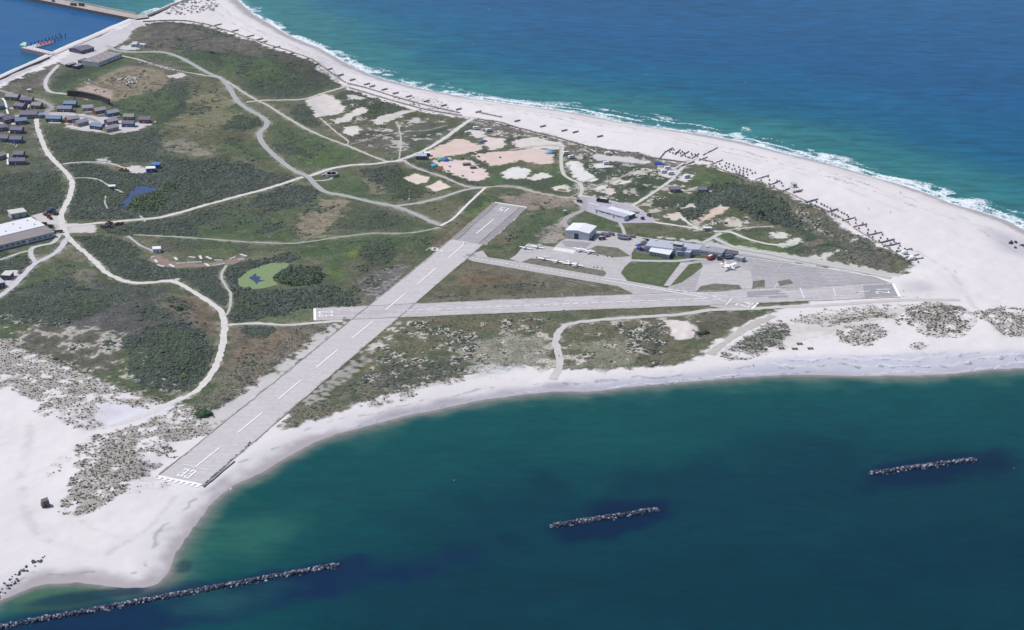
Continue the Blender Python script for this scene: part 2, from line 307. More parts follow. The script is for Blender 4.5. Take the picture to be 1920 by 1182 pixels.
# bare sand clearings: outline, sRGB, ragged edge width
SANDS = [
 ([(570,187),(612,175),(635,190),(650,205),(640,213),(610,217),(592,222),(585,205)], (216,208,204), 3),
 ([(650,175),(690,185),(670,192),(655,188)], (205,200,196), 3),
 ([(625,225),(680,205),(690,213),(630,233)], (220,212,206), 2),
 ([(645,240),(668,233),(677,245),(660,257),(645,250)], (222,214,208), 2),
 ([(695,225),(775,207),(778,212),(710,235)], (216,210,204), 2),
 ([(715,243),(735,238),(725,247)], (210,205,200), 2),
 ([(762,228),(782,220),(795,232),(770,232)], (200,196,192), 3),
 ([(314,142),(345,135),(350,142),(320,147)], (214,206,200), 2),
 ([(800,285),(850,262),(870,260),(910,278),(895,285),(850,292),(800,298)], PINK, 2),
 ([(810,300),(880,300),(905,315),(920,330),(890,342),(830,320)], (228,208,202), 2),
 ([(885,290),(1000,278),(1040,285),(1037,308),(1010,310),(980,300),(925,312),(895,300)], PINK, 2),
 ([(905,255),(945,260),(950,275),(920,282),(905,272)], (226,212,206), 3),
 ([(960,265),(1000,257),(1060,270),(1050,280),(970,278)], (224,214,210), 2),
 ([(870,245),(910,245),(905,260),(890,258)], (216,212,212), 3),
 ([(754,332),(780,325),(806,333),(800,340),(780,344)], (228,212,200), 1.5),
 ([(798,348),(825,338),(845,350),(815,358)], (228,212,200), 1.5),
 ([(938,325),(970,312),(995,320),(980,336),(945,335)], (230,226,224), 2),
 ([(990,335),(1005,325),(1030,325),(1035,332),(1000,340)], (226,220,216), 2.5),
 ([(1035,352),(1050,346),(1070,350),(1075,360),(1040,357)], (222,212,200), 4),
 ([(1062,305),(1080,300),(1095,312),(1100,325),(1120,330),(1115,340),(1090,342),(1075,332)], (230,228,226), 2.5),
 ([(1105,290),(1140,288),(1210,300),(1225,305),(1200,306),(1110,298)], (208,206,208), 3),
 ([(1110,308),(1130,303),(1150,310),(1140,316),(1108,314)], (226,224,224), 2.5),
 ([(1135,340),(1160,332),(1170,340),(1150,347)], (214,210,200), 3),
 ([(1155,345),(1180,338),(1186,344),(1165,350)], (222,214,204), 2),
 ([(1110,355),(1125,347),(1138,350),(1125,358)], (222,220,212), 1.5),
 ([(1125,360),(1140,353),(1158,357),(1145,366)], (224,210,198), 2.5),
 ([(1170,362),(1190,355),(1200,360),(1180,375)], (190,182,172), 5),
 ([(1180,325),(1210,313),(1230,322),(1200,330)], (190,178,168), 5),
 ([(1235,315),(1262,312),(1275,320),(1262,335),(1235,330)], (220,216,218), 2),
 ([(1275,330),(1285,325),(1305,328),(1285,342),(1272,340)], (218,216,218), 2.5),
 ([(1290,325),(1302,322),(1300,328)], (214,210,210), 2),
 ([(1245,405),(1270,397),(1282,403),(1275,412),(1260,414)], (220,206,196), 2.5),
 ([(1275,388),(1300,383),(1305,390),(1280,393)], (208,200,192), 3),
 ([(1310,410),(1340,393),(1375,398),(1350,405),(1320,417)], (212,188,176), 3),
 ([(1340,395),(1355,382),(1360,392)], (196,184,166), 4),
 ([(1440,440),(1460,436),(1483,440),(1470,447),(1445,447)], (222,220,212), 2.5),
 ([(1488,445),(1508,442),(1500,458),(1465,465),(1440,460),(1470,457)], (222,220,212), 2.5),
 ([(1360,412),(1400,418),(1395,425),(1365,422)], (206,198,180), 4),
 ([(1595,470),(1610,445),(1600,450),(1585,478),(1540,487),(1500,490),(1480,484),(1540,482),(1575,475)], (212,210,206), 2),
 ([(1240,605),(1262,598),(1275,602),(1305,615),(1300,630),(1275,640),(1258,632),(1250,615)], (226,216,212), 2),
 ([(230,315),(262,310),(275,322),(255,326),(232,320)], (214,206,206), 2),
 ([(180,298),(200,292),(205,305),(185,308)], (190,190,190), 4),
 ([(235,85),(255,83),(262,93),(240,95),(215,92)], (206,204,204), 2),
 ([(110,120),(160,75),(235,52),(250,40),(290,40),(250,55),(240,75),(215,88),(190,100),(150,118),(130,122)], (204,200,202), 3),
 ([(-40,165),(120,98),(60,130),(-40,180)], (196,192,196), 3),
 ([(70,420),(60,405),(80,398),(95,405),(115,405),(125,418),(180,421),(182,438),(140,436),(120,440),(105,440),(100,420)], (208,202,200), 1.5),
 ([(20,505),(0,540),(20,545),(35,520),(40,512)], (214,206,214), 2),
 ([(110,205),(140,212),(205,222),(250,230),(285,232),(260,245),(210,252),(160,245),(118,238),(150,228),(110,220)], (206,200,202), 3),
 ([(90,212),(115,208),(140,212),(118,220),(92,218)], (196,192,196), 3),
 ([(275,487),(290,478),(300,480),(320,490),(370,495),(440,485),(455,478),(462,482),(440,495),(390,500),(330,503),(300,498)], (150,132,122), 1.5),
 ([(180,760),(290,765),(360,738),(350,748),(300,775),(240,795),(200,803)], (222,219,228), 3),
 ([(310,530),(325,520),(340,525),(335,535)], (206,202,200), 4),
 ([(390,780),(500,705),(600,628),(640,600),(655,606),(540,700),(400,812)], (202,198,196), 5),
 ([(560,760),(680,660),(750,602),(770,600),(700,665),(580,765)], (170,164,160), 5),
 ([(1180,440),(1320,452),(1440,470),(1560,490),(1690,515),(1680,520),(1540,500),(1380,478),(1300,455)], (198,198,192), 3),
]
PATHS = [  # points, width m, sRGB, ragged
 ([(80,214),(70,222),(69,234),(75,255),(85,280),(100,300),(120,320),(132,335),(135,350),(130,370),(120,390),(115,405),(118,425),(125,440),(140,458),(165,478),(185,498),(205,515),(240,529),(280,530),(320,527),(345,537),(375,555),(400,572),(415,585),(420,600),(420,625),(415,655),(405,685),(390,710),(365,735),(330,752),(290,770),(240,790),(205,800)], 4.6, (222,217,212), .5),
 ([(112,424),(180,419),(260,412),(300,408),(340,398),(385,385),(440,370),(490,357),(530,345),(568,332)], 4.2, (220,216,208), .4),
 ([(-40,163),(0,170),(35,180),(70,187),(90,195),(97,203),(85,213),(95,217),(130,218),(160,220),(180,228),(195,240)], 4.6, (166,160,166), .4),
 ([(85,213),(60,216),(40,216),(20,220),(-20,228)], 3.5, (186,180,186), .4),
 ([(110,122),(95,138),(86,152),(86,164),(96,173),(125,177)], 4.0, (208,204,206), .3),
 ([(200,86),(220,95),(255,98),(300,98),(330,105),(360,120),(390,137),(415,148),(430,165),(445,190),(465,205),(495,222),(500,235),(487,250),(490,265),(505,283),(530,305),(555,322),(575,330),(590,345),(610,360),(650,368),(700,380),(740,387),(775,400),(800,412),(826,423)], 5.4, (176,178,176), .15),
 ([(228,105),(260,112),(290,122),(330,132),(380,141),(415,146)], 2.4, (206,204,200), .3),
 ([(425,152),(470,182),(500,197),(540,222),(580,245),(620,262),(650,273),(690,290),(725,303),(745,303)], 3.2, (196,192,184), .3),
 ([(462,192),(485,189),(520,188),(570,186),(600,177),(640,165),(660,158)], 3.0, (212,206,198), .3),
 ([(745,302),(790,285),(830,262),(860,240),(890,220)], 4.4, (220,216,214), .4),
 ([(580,331),(620,317),(660,310),(700,308),(735,303),(758,302)], 4.4, (218,216,210), .3),
 ([(755,300),(780,315),(830,332),(875,350),(905,352)], 3.4, (190,184,182), .5),
 ([(905,352),(960,350),(1010,362),(1050,370),(1080,372)], 4.5, (184,176,166), .8),
 ([(740,387),(790,380),(830,370),(870,357),(905,352)], 3.8, (186,188,184), .15),
 ([(826,424),(850,410),(875,385),(910,352)], 2.2, (236,234,230), .1),
 ([(825,427),(780,436),(740,438),(700,438),(650,443),(590,452),(545,457),(480,455),(430,452),(370,447),(300,443),(250,441)], 2.2, (178,184,172), .25),
 ([(240,443),(262,460),(275,466),(290,472)], 2.4, (186,188,188), .2),
 ([(424,498),(417,510),(416,522),(425,540),(432,550),(432,570),(428,586),(422,592)], 2.0, (190,192,182), .2),
 ([(422,610),(480,607),(540,610),(600,605),(642,602)], 3.6, (214,210,204), .4),
 ([(1036,712),(1048,690),(1048,665),(1042,640),(1048,622),(1062,610),(1090,604),(1130,600),(1200,595),(1280,590),(1330,582),(1400,580),(1460,576),(1540,573),(1620,568),(1700,563),(1800,563)], 5.2, (208,202,200), .5),
 ([(1450,592),(1400,615),(1370,635),(1330,665)], 6, (196,190,184), 1.0),
 ([(125,447),(110,470),(85,485),(65,495),(45,515),(15,545),(-30,575)], 4.6, (210,206,210), .3),
 ([(112,440),(100,455),(80,460),(60,466),(58,478),(66,492)], 4.0, (206,204,206), .3),
 ([(60,470),(40,474),(0,488)], 3.0, (190,190,186), .3),
 ([(1092,372),(1096,385),(1090,396),(1070,405),(1060,412),(1058,420),(1066,428)], 5, (176,170,172), .3),
 ([(1162,418),(1168,430),(1172,440)], 2.6, (196,194,188), .2),
 ([(1185,387),(1215,368),(1240,352),(1262,335),(1275,320),(1288,308),(1305,296)], 3.4, (214,210,204), .4),
 ([(1240,352),(1262,358),(1290,358),(1305,352),(1320,352)], 2.6, (204,200,192), .3),
 ([(1055,275),(1052,300),(1056,325),(1070,337),(1088,345),(1091,360),(1086,370)], 3.4, (210,206,196), .3),
 ([(1225,417),(1280,425),(1310,430),(1340,434),(1370,436),(1400,448),(1440,458),(1475,460),(1490,452)], 3.6, (216,214,206), .4),
 ([(1275,405),(1290,418),(1310,430)], 3.2, (216,214,208), .5),
 ([(1352,437),(1335,447),(1318,456)], 4.0, (204,202,198), .3),
 ([(1340,436),(1400,428),(1450,425)], 2.2, (204,200,188), .5),
 ([(1050,272),(1000,275),(955,282)], 2.0, (214,206,200), .3),
 ([(1092,342),(1115,333)], 2.0, (214,210,204), .3),
 ([(1060,375),(1110,352),(1160,335),(1190,320)], 1.5, (190,184,172), .3),
 ([(748,300),(752,270),(748,240),(742,230)], 1.6, (196,192,186), .3),
 ([(648,160),(680,173),(740,190),(800,206),(870,219),(890,221)], 2.6, (216,210,210), .4),
 ([(600,222),(630,248),(652,265),(650,273)], 1.8, (206,198,184), .3),
 ([(655,272),(740,250),(800,245),(840,235)], 1.4, (178,172,164), .3),
 ([(132,335),(160,334),(185,338),(210,352),(230,362)], 2.0, (196,194,188), .4),
 ([(118,308),(150,305),(200,306),(235,316)], 2.6, (204,200,196), .4),
 ([(198,368),(196,380),(202,392)], 1.2, (190,190,184), .3),
 ([(262,405),(268,410),(272,416)], 1.6, (200,198,190), .3),
 ([(1290,300),(1262,318),(1240,325)], 2.4, (212,208,208), .4),
 ([(590,340),(615,338),(625,332)], 2.2, (208,206,200), .2),
 ([(1183,489),(1215,490),(1270,490),(1300,487),(1330,488)], 4.2, (196,196,200), .1),
 ([(1335,445),(1380,465),(1440,476),(1520,492),(1600,507),(1670,522)], 4.5, (200,200,198), .4),
]
MOUNDS = [((1545,470),26,4.0),((1530,410),30,3.0),((1400,380),45,4.0),((250,600),60,3.0),((330,680),45,3.0),((560,520),22,1.5),((470,110),90,5.0),((560,130),60,4.0),
 ((700,195),40,2.5),((1200,345),30,2.0),((1640,490),24,2.0),((160,600),60,2.5),((230,890),40,2.5),((150,780),30,2.0),((1760,590),30,2.5),((1880,605),30,2.5),((790,700),30,2.0),((1600,600),40,1.5)]
# ------------------------------------------------------------ paved outlines
PAVE = {
 'runway_lower': [(293,895),(378,912),(906,459),(846,449)],
 'runway_upper': [(857,451),(897,458),(976,388),(934,381)],
 'shoulder_a': [(846,449),(857,451),(934,381),(925,380)],
 'shoulder_b': [(897,458),(910,460),(988,390),(976,388)],
 'runway_cross': [(589,578),(1674,531),(1688,558),(588,602)],
 'taxiway': [(866,481),(905,470),(915,483),(960,489),(1131,519),(1250,540),(1340,553),(1420,560),(1420,566),(1190,552),(1158,537),(960,503),(885,490)],
 'apron': [(991,457),(1039,464),(1052,452),(1062,448),(1112,452),(1119,433),(1150,436),(1205,445),(1225,448),(1195,462),(1184,475),(1184,490),(1172,500),(1164,512),(1178,529),(1131,519),(977,492),(955,486),(967,479),(978,466)],
 'east_apron': [(1300,490),(1335,486),(1395,476),(1470,490),(1560,505),(1640,520),(1674,532),(1500,546),(1400,560),(1250,541),(1280,520)],
 'link': [(1276,493),(1300,491),(1262,538),(1244,536)],
 'forecourt': [(1083,366),(1092,365),(1144,376),(1186,386),(1207,397),(1222,404),(1230,418),(1163,419),(1150,415),(1112,401),(1098,396),(1092,378)],
 'cart_pad': [(1073,377),(1082,374),(1096,386),(1088,388)],
 'south_verge': [(1345,560),(1400,566),(1418,578),(1360,579),(1330,575)],
}
FLATS = [fillpx(v) for v in PAVE.values()]
flat = np.zeros((NY, NX), bool)
for m in FLATS: flat |= m
pathmask = np.zeros((NY, NX), bool)
PATHW = []
for pts, w, c, rg in PATHS:
    L = smooth_line(PP(pts), 5); PATHW.append(L)
    pathmask |= polyline_mask(L, w+1.0)
flat |= pathmask
for pts in ([(60,180),(120,200),(290,225),(290,245),(180,255),(110,245),(80,225),(60,260),(50,300),(40,335),(-60,335),(-60,180)], # holiday village
            [(-60,400),(60,390),(125,410),(125,445),(80,470),(-60,490)], [(1040,400),(1250,400),(1420,490),(1300,500),(1180,500),(1040,470)],
            [(110,80),(260,70),(240,130),(120,140)], [(240,465),(470,465),(470,510),(270,505)], [(780,240),(1060,270),(1090,340),(900,350),(740,310)],
            [(1100,370),(1250,400),(1220,425),(1100,400)], [(220,300),(310,305),(300,330),(220,330)],[(420,480),(620,480),(620,560),(420,560)],
            [(1240,300),(1330,330),(1320,375),(1230,370)],[(600,310),(650,310),(650,345),(600,345)],[(210,340),(310,340),(310,405),(210,405)]):
    flat |= fillpx(pts)
land = fillpx(LAND, WL)
HARB = fill(PP([(-700,500),(-150,212),(0,149),(130,91),(240,44),(262,34),(276,33),(352,3),(385,-14),(385,-120),(-700,-160)], WL))
dl_in = dist(~land & ~HARB, 70)   # distance inland from the open water (the harbour has quays, no beach)
dl_out = dist(land, 14)           # distance seaward (for the beach under water)
sd = blur(np.where(land, dl_in, -dl_out), 2, 1)
dflat = dist(flat, 24)
relief = sstep(2.5, 20, dflat)*sstep(6, 40, sd)
n1 = fbm(46, 3, 4); n2 = fbm(14, 29, 3)
vegm = fillpx(VEG) & land
TZ = (n1-0.5)*3.6 + (n2-0.5)*1.5
TZ = TZ*np.where(blur(vegm, 6) > 0.3, 1.0, 0.35)
for (c, r, h) in MOUNDS:
    x, y = P(*c); TZ += h*np.exp(-((GX-x)**2+(GY-y)**2)/(2*(r*0.55)**2))
TZ = TZ*relief
beach = WL - 0.35 + (0.35-WL)*sstep(-3, 20, sd + (n2-0.5)*2.2*sstep(3, 8, np.abs(sd)))   # foreshore slope
beach = np.where(sd < 0, WL-0.02+sd*0.16, np.maximum(beach, WL+sd*0.055))
TZ = np.where(sd < 34, np.minimum(beach, 0.0)+TZ, TZ)
TZ = np.where(sd > 30, np.maximum(TZ, -0.7), TZ)
TZ = np.where(HARB & land, 0.0, TZ)
fw_ = sstep(10, 2.5, dflat)*sstep(4, 9, sd); TZ = TZ*(1-fw_)
PONDS = {'lily': [(446,522),(470,505),(500,495),(535,491),(540,500),(520,512),(512,525),(520,533),(490,541),(460,541),(447,535)],
         'dark': [(225,390),(235,372),(255,350),(280,348),(293,356),(275,362),(250,368),(242,385)]}
pond = fillpx(PONDS['lily']) | fillpx(PONDS['dark'])
TZ = TZ - 0.5*blur(pond, 1)
def hz(x, y):
    """terrain height under world points"""
    x = np.asarray(x, float); y = np.asarray(y, float)
    u = np.clip(x-X0-0.5, 0, NX-1.001); v = np.clip(y-Y0-0.5, 0, NY-1.001)
    iu = u.astype(int); iv = v.astype(int); fu = u-iu; fv = v-iv
    return (TZ[iv, iu]*(1-fu)+TZ[iv, iu+1]*fu)*(1-fv) + (TZ[iv+1, iu]*(1-fu)+TZ[iv+1, iu+1]*fu)*fv
# ------------------------------------------------------------ ground colours (what grows or lies there)
nA = fbm(22, 101, 4); nB = fbm(7, 131, 3); nC = fbm(60, 151, 3); nD = vnoise(1.6, 171); nE = fbm(3.2, 181, 2)
SAND = alb(228,222,222)
col = np.empty((NY, NX, 3), np.float32)
col[:] = SAND
col *= (1 + 0.05*(nC-0.5) + 0.035*(nA-0.5))[..., None]
def over(mask, c):
    global col
    col += mask[..., None]*(np.asarray(c, np.float32)-col)
# foreshore: wet sand and strand lines
bay = GY < 1105
wet = sstep(12, 3, sd + 7*(nC-0.5)+3*(nB-.5))
over(wet*0.8, alb(164,156,160))
# grey damp flats of the bay beach
damp = fillpx([(640,800),(840,752),(1040,722),(1300,700),(1480,672),(1640,668),(1940,660),(2100,660),(2100,690),(1480,705),(1040,738),(700,800)], -1.0)
dm = blur(damp, 4)*(0.55+0.45*sstep(0.35, .6, nC))
over(dm*0.75, alb(186,188,204))
str1 = np.abs(((sd + 7*(nA-0.5) + 3*(nB-0.5)) % 9.0)-4.5)
over(blur(damp, 3)*sstep(1.0, .25, str1)*sstep(.5, .7, nC+0.2*(nA-.5))*0.8, alb(226,224,230))
over(blur(damp, 3)*sstep(.5, .15, np.abs(((sd+6*(nA-.5)+5*(nB-.5)) % 8.0)-4))*sstep(.42, .6, nE*0.5+nB*0.5)*0.65, alb(104,102,112))
eb = (~bay) & (GX > -300)
for d0, amp in ((26, 9), (34, 12)):
    over(eb*land*sstep(.9, .3, np.abs(sd-d0+amp*(nC-.5)+4*(nB-.5)))*sstep(.45, .62, nA*.5+nB*.5)*0.6, alb(140,134,136))
over(eb*land*sstep(5, 14, sd)*sstep(30, 16, sd)*0.30*sstep(.3, .7, nC), alb(196,186,180))
over((bay*land*sstep(1.2, .4, np.abs(sd-11+8*(nA-.5)))*sstep(.5, .62, nB)*0.45), alb(130,128,134))
grey = fillpx([(1690,530),(1730,525),(1760,545),(1700,550)]); over(blur(grey, 3)*0.5, alb(176,174,180))
over(blur(fillpx([(1830,420),(1990,470),(1990,500),(1880,470)]), 5)*.7, alb(182,178,186))
over(blur(fillpx([(265,30),(300,20),(405,15),(430,30),(400,50),(330,42)]), 3)*.2, alb(200,196,200))
# grassland
def soft(mask, r, amp=0.75, noise=None):
    b = blur(mask, max(r*0.5, 1)); nn = nB if noise is None else noise
    return sstep(0.5-0.22, 0.5+0.22, b + amp*(nn*0.6+nE*0.4-0.5)*np.minimum(1, 4*b*(1-b)))
vm = soft(vegm, 8, 1.1)
base = alb(101,107,84)[None, None]*(0.74+0.28*nA+.24*nB)[..., None]
vegmix = vm[..., None]; col += vegmix*(base-col)
# drier and greener drift inside
over(vm*sstep(.52, .78, nC)*0.42, alb(116,114,94)); over(vm*sstep(.5, .75, 1-nC)*0.5, alb(86,104,72))
over(vm*sstep(.58, .8, nA*.6+nB*.4)*0.45, alb(132,124,110))
for pts, c, r, st in PATCH:
    m = fillpx(pts) & land
    over(soft(m, r, 1.5)*st, alb(*[v*1.0 for v in c])[None, None]*(.86+.28*nB)[..., None])
over(vm*sstep(.55, .85, nB)*0.22, alb(138,130,114)); over(vm*sstep(.55, .85, 1-nB)*0.25, alb(72,84,64))
scrubm = np.zeros((NY, NX), np.float32); scrubh = np.ones((NY, NX), np.float32)
for pts, cov, h in SCRUB:
    m = fillpx(pts) & land
    s = soft(m, 9, 1.5, nA)*cov*(.45+.55*sstep(.22, .48, nB*.6+nE*.4))
    scrubh = np.where(s > scrubm, h, scrubh); scrubm = np.maximum(scrubm, s)
scrubm = np.maximum(scrubm, vm*.42*sstep(.57, .70, nA*.45+nB*.4+nE*.15)*sstep(6, 16, dflat)*(GY > 0)).astype(np.float32)
over(np.clip(scrubm*1.3, 0, 1)*0.9, alb(72,80,70))
sparsem = np.zeros((NY, NX), np.float32); sparses = np.ones((NY, NX), np.float32)*0.8
for pts, den, s in SPARSE:
    m = soft(fillpx(pts) & land, 8, 1.0, nA)*den
    sparses = np.where(m > sparsem, s, sparses); sparsem = np.maximum(sparsem, m)
over(np.clip(sparsem*1.5, 0, .66)*sstep(.22, .55, nB*.45+nA*.25+nE*.30), alb(134,129,118))
clear = np.zeros((NY, NX), np.float32)
for pts, c, rg in SANDS:
    m = soft(fillpx(pts) & land, rg*1.6, 0.9, nE); clear = np.maximum(clear, m)
    over(m*0.97, np.array(alb(*c))[None, None]*(1+0.10*(nB-.5))[..., None])
for pts, k in (([(880,240),(1240,300),(1290,330),(1200,385),(1090,370),(1060,290),(950,280)], .57), ([(1190,330),(1330,345),(1400,395),(1390,440),(1330,440),(1200,400)], .60), ([(600,180),(780,200),(860,235),(740,290),(620,240)], .64), ([(890,224),(1290,308),(1285,318),(1000,272),(890,240)], .55), ([(700,610),(1040,600),(1040,695),(740,740),(660,690)], .62), ([(1050,605),(1300,590),(1290,690),(1050,700)], .66), ([(1350,330),(1600,450),(1590,465),(1400,370)], .67)):
    over(soft(fillpx(pts), 14, .8)*sstep(k, k+.07, nB*.5+nE*.25+nA*.25)*.85, alb(210,203,194))
over(soft(fillpx([(-60,560),(60,610),(230,640),(340,735),(300,745),(200,730),(100,690),(0,660),(-60,650)]), 20, .9)*sstep(.50, .60, nB*.5+nE*.3+nA*.2)*.8, alb(200,193,184))
for pts, w, st in (([(415,12),(440,32),(470,50),(520,72),(560,95),(620,118),(700,152)],1.2,.35), ([(130,962),(200,1000),(262,1004),(330,930)],2.0,.14), ([(60,800),(40,900),(70,1000),(180,1040)],5.0,.10), ([(1560,330),(1640,352),(1700,380),(1780,410),(1840,425)],1.0,.3), ([(200,1040),(240,1015),(330,985)],3.0,.12), ([(1300,300),(1400,300),(1560,345),(1700,400)],2.0,.12), ([(1720,470),(1790,520),(1840,600)],3.0,.14), ([(900,210),(1000,228),(1200,255)],1.0,.25)):
    over(blur(polyline_mask(smooth_line(PP(pts), 6), w), 1, 1)*st*(.4+1.2*(nB > .5))*land, alb(120,114,116))
# worn and sandy edges beside the tracks
pe = sstep(0.05, .5, blur(pathmask, 2))*sstep(.45, .7, nB*.5+nE*.5); over(pe*0.5*vm, alb(184,178,168))
over(pond*1.0, alb(60,66,50))
# broken concrete grid west of the old runway
u = P(670,520); 
grid = soft(fillpx([(668,525),(700,508),(752,492),(765,500),(745,525),(712,565),(690,572),(680,545)]), 2, .5)
gd = P(790,470); a = math.atan2(P(846,449)[1]-P(293,895)[1], P(846,449)[0]-P(293,895)[0])
ua = GX*math.cos(a)+GY*math.sin(a); va = -GX*math.sin(a)+GY*math.cos(a)
lines = np.maximum(sstep(1.2, .5, np.abs((ua % 6.0)-3)), sstep(1.0, .4, np.abs((va % 4.5)-2.25)))
over(grid*0.8, alb(112,108,104)); over(grid*lines*sstep(.3, .6, nB)*0.8, alb(160,156,154))
rock_white = fillpx([(305,28),(340,5),(395,-5),(412,10),(400,22),(350,30)]); 
veg_cover = np.clip(vm*(1-clear), 0, 1)
# ------------------------------------------------------------ materials
MATS = {}
def nodes_of(name):
    m = bpy.data.materials.new(name); m.use_nodes = True
    return m, m.node_tree, m.node_tree.nodes['Principled BSDF']
def mat(name, c, rough=0.8, var=0.12, scale=1.5, metal=0.0, spec=0.3, bump=0.0, emis=None):
    """painted / weathered surface: base colour with worn, mottled variation"""
    if name in MATS: return MATS[name]
    m, t, b = nodes_of(name)
    tc = t.nodes.new('ShaderNodeTexCoord'); n = t.nodes.new('ShaderNodeTexNoise')
    n.inputs['Scale'].default_value = scale; n.inputs['Detail'].default_value = 5
    t.links.new(tc.outputs['Object'], n.inputs['Vector'])
    r = t.nodes.new('ShaderNodeValToRGB'); c = np.asarray(c, float)
    r.color_ramp.elements[0].position = .3; r.color_ramp.elements[1].position = .72
    r.color_ramp.elements[0].color = (*np.clip(c*(1-var), 0, 1), 1); r.color_ramp.elements[1].color = (*np.clip(c*(1+var*.6), 0, .95), 1)
    t.links.new(n.outputs['Fac'], r.inputs[0]); t.links.new(r.outputs[0], b.inputs['Base Color'])
    b.inputs['Roughness'].default_value = rough; b.inputs['Metallic'].default_value = metal; b.inputs['Specular IOR Level'].default_value = spec
    if bump:
        bp = t.nodes.new('ShaderNodeBump'); bp.inputs['Strength'].default_value = bump; t.links.new(n.outputs['Fac'], bp.inputs['Height']); t.links.new(bp.outputs[0], b.inputs['Normal'])
    MATS[name] = m; return m
def ground_material():
    m, t, b = nodes_of('island_ground'); N = t.nodes.new; L = t.links.new
    at = N('ShaderNodeVertexColor'); at.layer_name = 'col'
    vg = N('ShaderNodeAttribute'); vg.attribute_name = 'veg'
    tc = N('ShaderNodeTexCoord')
    def noise(s, d=4, rough=.6):
        n = N('ShaderNodeTexNoise'); n.inputs['Scale'].default_value = s; n.inputs['Detail'].default_value = d; n.inputs['Roughness'].default_value = rough
        L(tc.outputs['Object'], n.inputs['Vector']); return n
    n1 = noise(.55, 6, .7); n2 = noise(1.7, 3)
    def rng(src, a, b_, c, d):
        r = N('ShaderNodeMapRange'); r.inputs[1].default_value = a; r.inputs[2].default_value = b_; r.inputs[3].default_value = c; r.inputs[4].default_value = d
        L(src, r.inputs[0]); return r.outputs[0]
    sp = N('ShaderNodeMath'); sp.operation = 'MULTIPLY'; L(rng(n1.outputs['Fac'], .32, .68, .50, 1.42), sp.inputs[0]); L(rng(n2.outputs['Fac'], .35, .65, .84, 1.16), sp.inputs[1])
    mx = N('ShaderNodeMix'); mx.data_type = 'FLOAT'; L(vg.outputs['Fac'], mx.inputs[0]); L(rng(n1.outputs['Fac'], .3, .7, .965, 1.03), mx.inputs[2]); L(sp.outputs[0], mx.inputs[3])
    mul = N('ShaderNodeVectorMath'); mul.operation = 'SCALE'; L(at.outputs['Color'], mul.inputs[0]); L(mx.outputs[0], mul.inputs['Scale'])
    L(mul.outputs[0], b.inputs['Base Color']); b.inputs['Roughness'].default_value = 1.0; b.inputs['Specular IOR Level'].default_value = 0.12
    bm = N('ShaderNodeMath'); bm.operation = 'MULTIPLY'; L(n1.outputs['Fac'], bm.inputs[0])
    L(rng(vg.outputs['Fac'], 0, 1, .12, 1.0), bm.inputs[1])
    bp = N('ShaderNodeBump'); bp.inputs['Strength'].default_value = .8; bp.inputs['Distance'].default_value = .8; L(bm.outputs[0], bp.inputs['Height']); L(bp.outputs[0], b.inputs['Normal'])
    return m
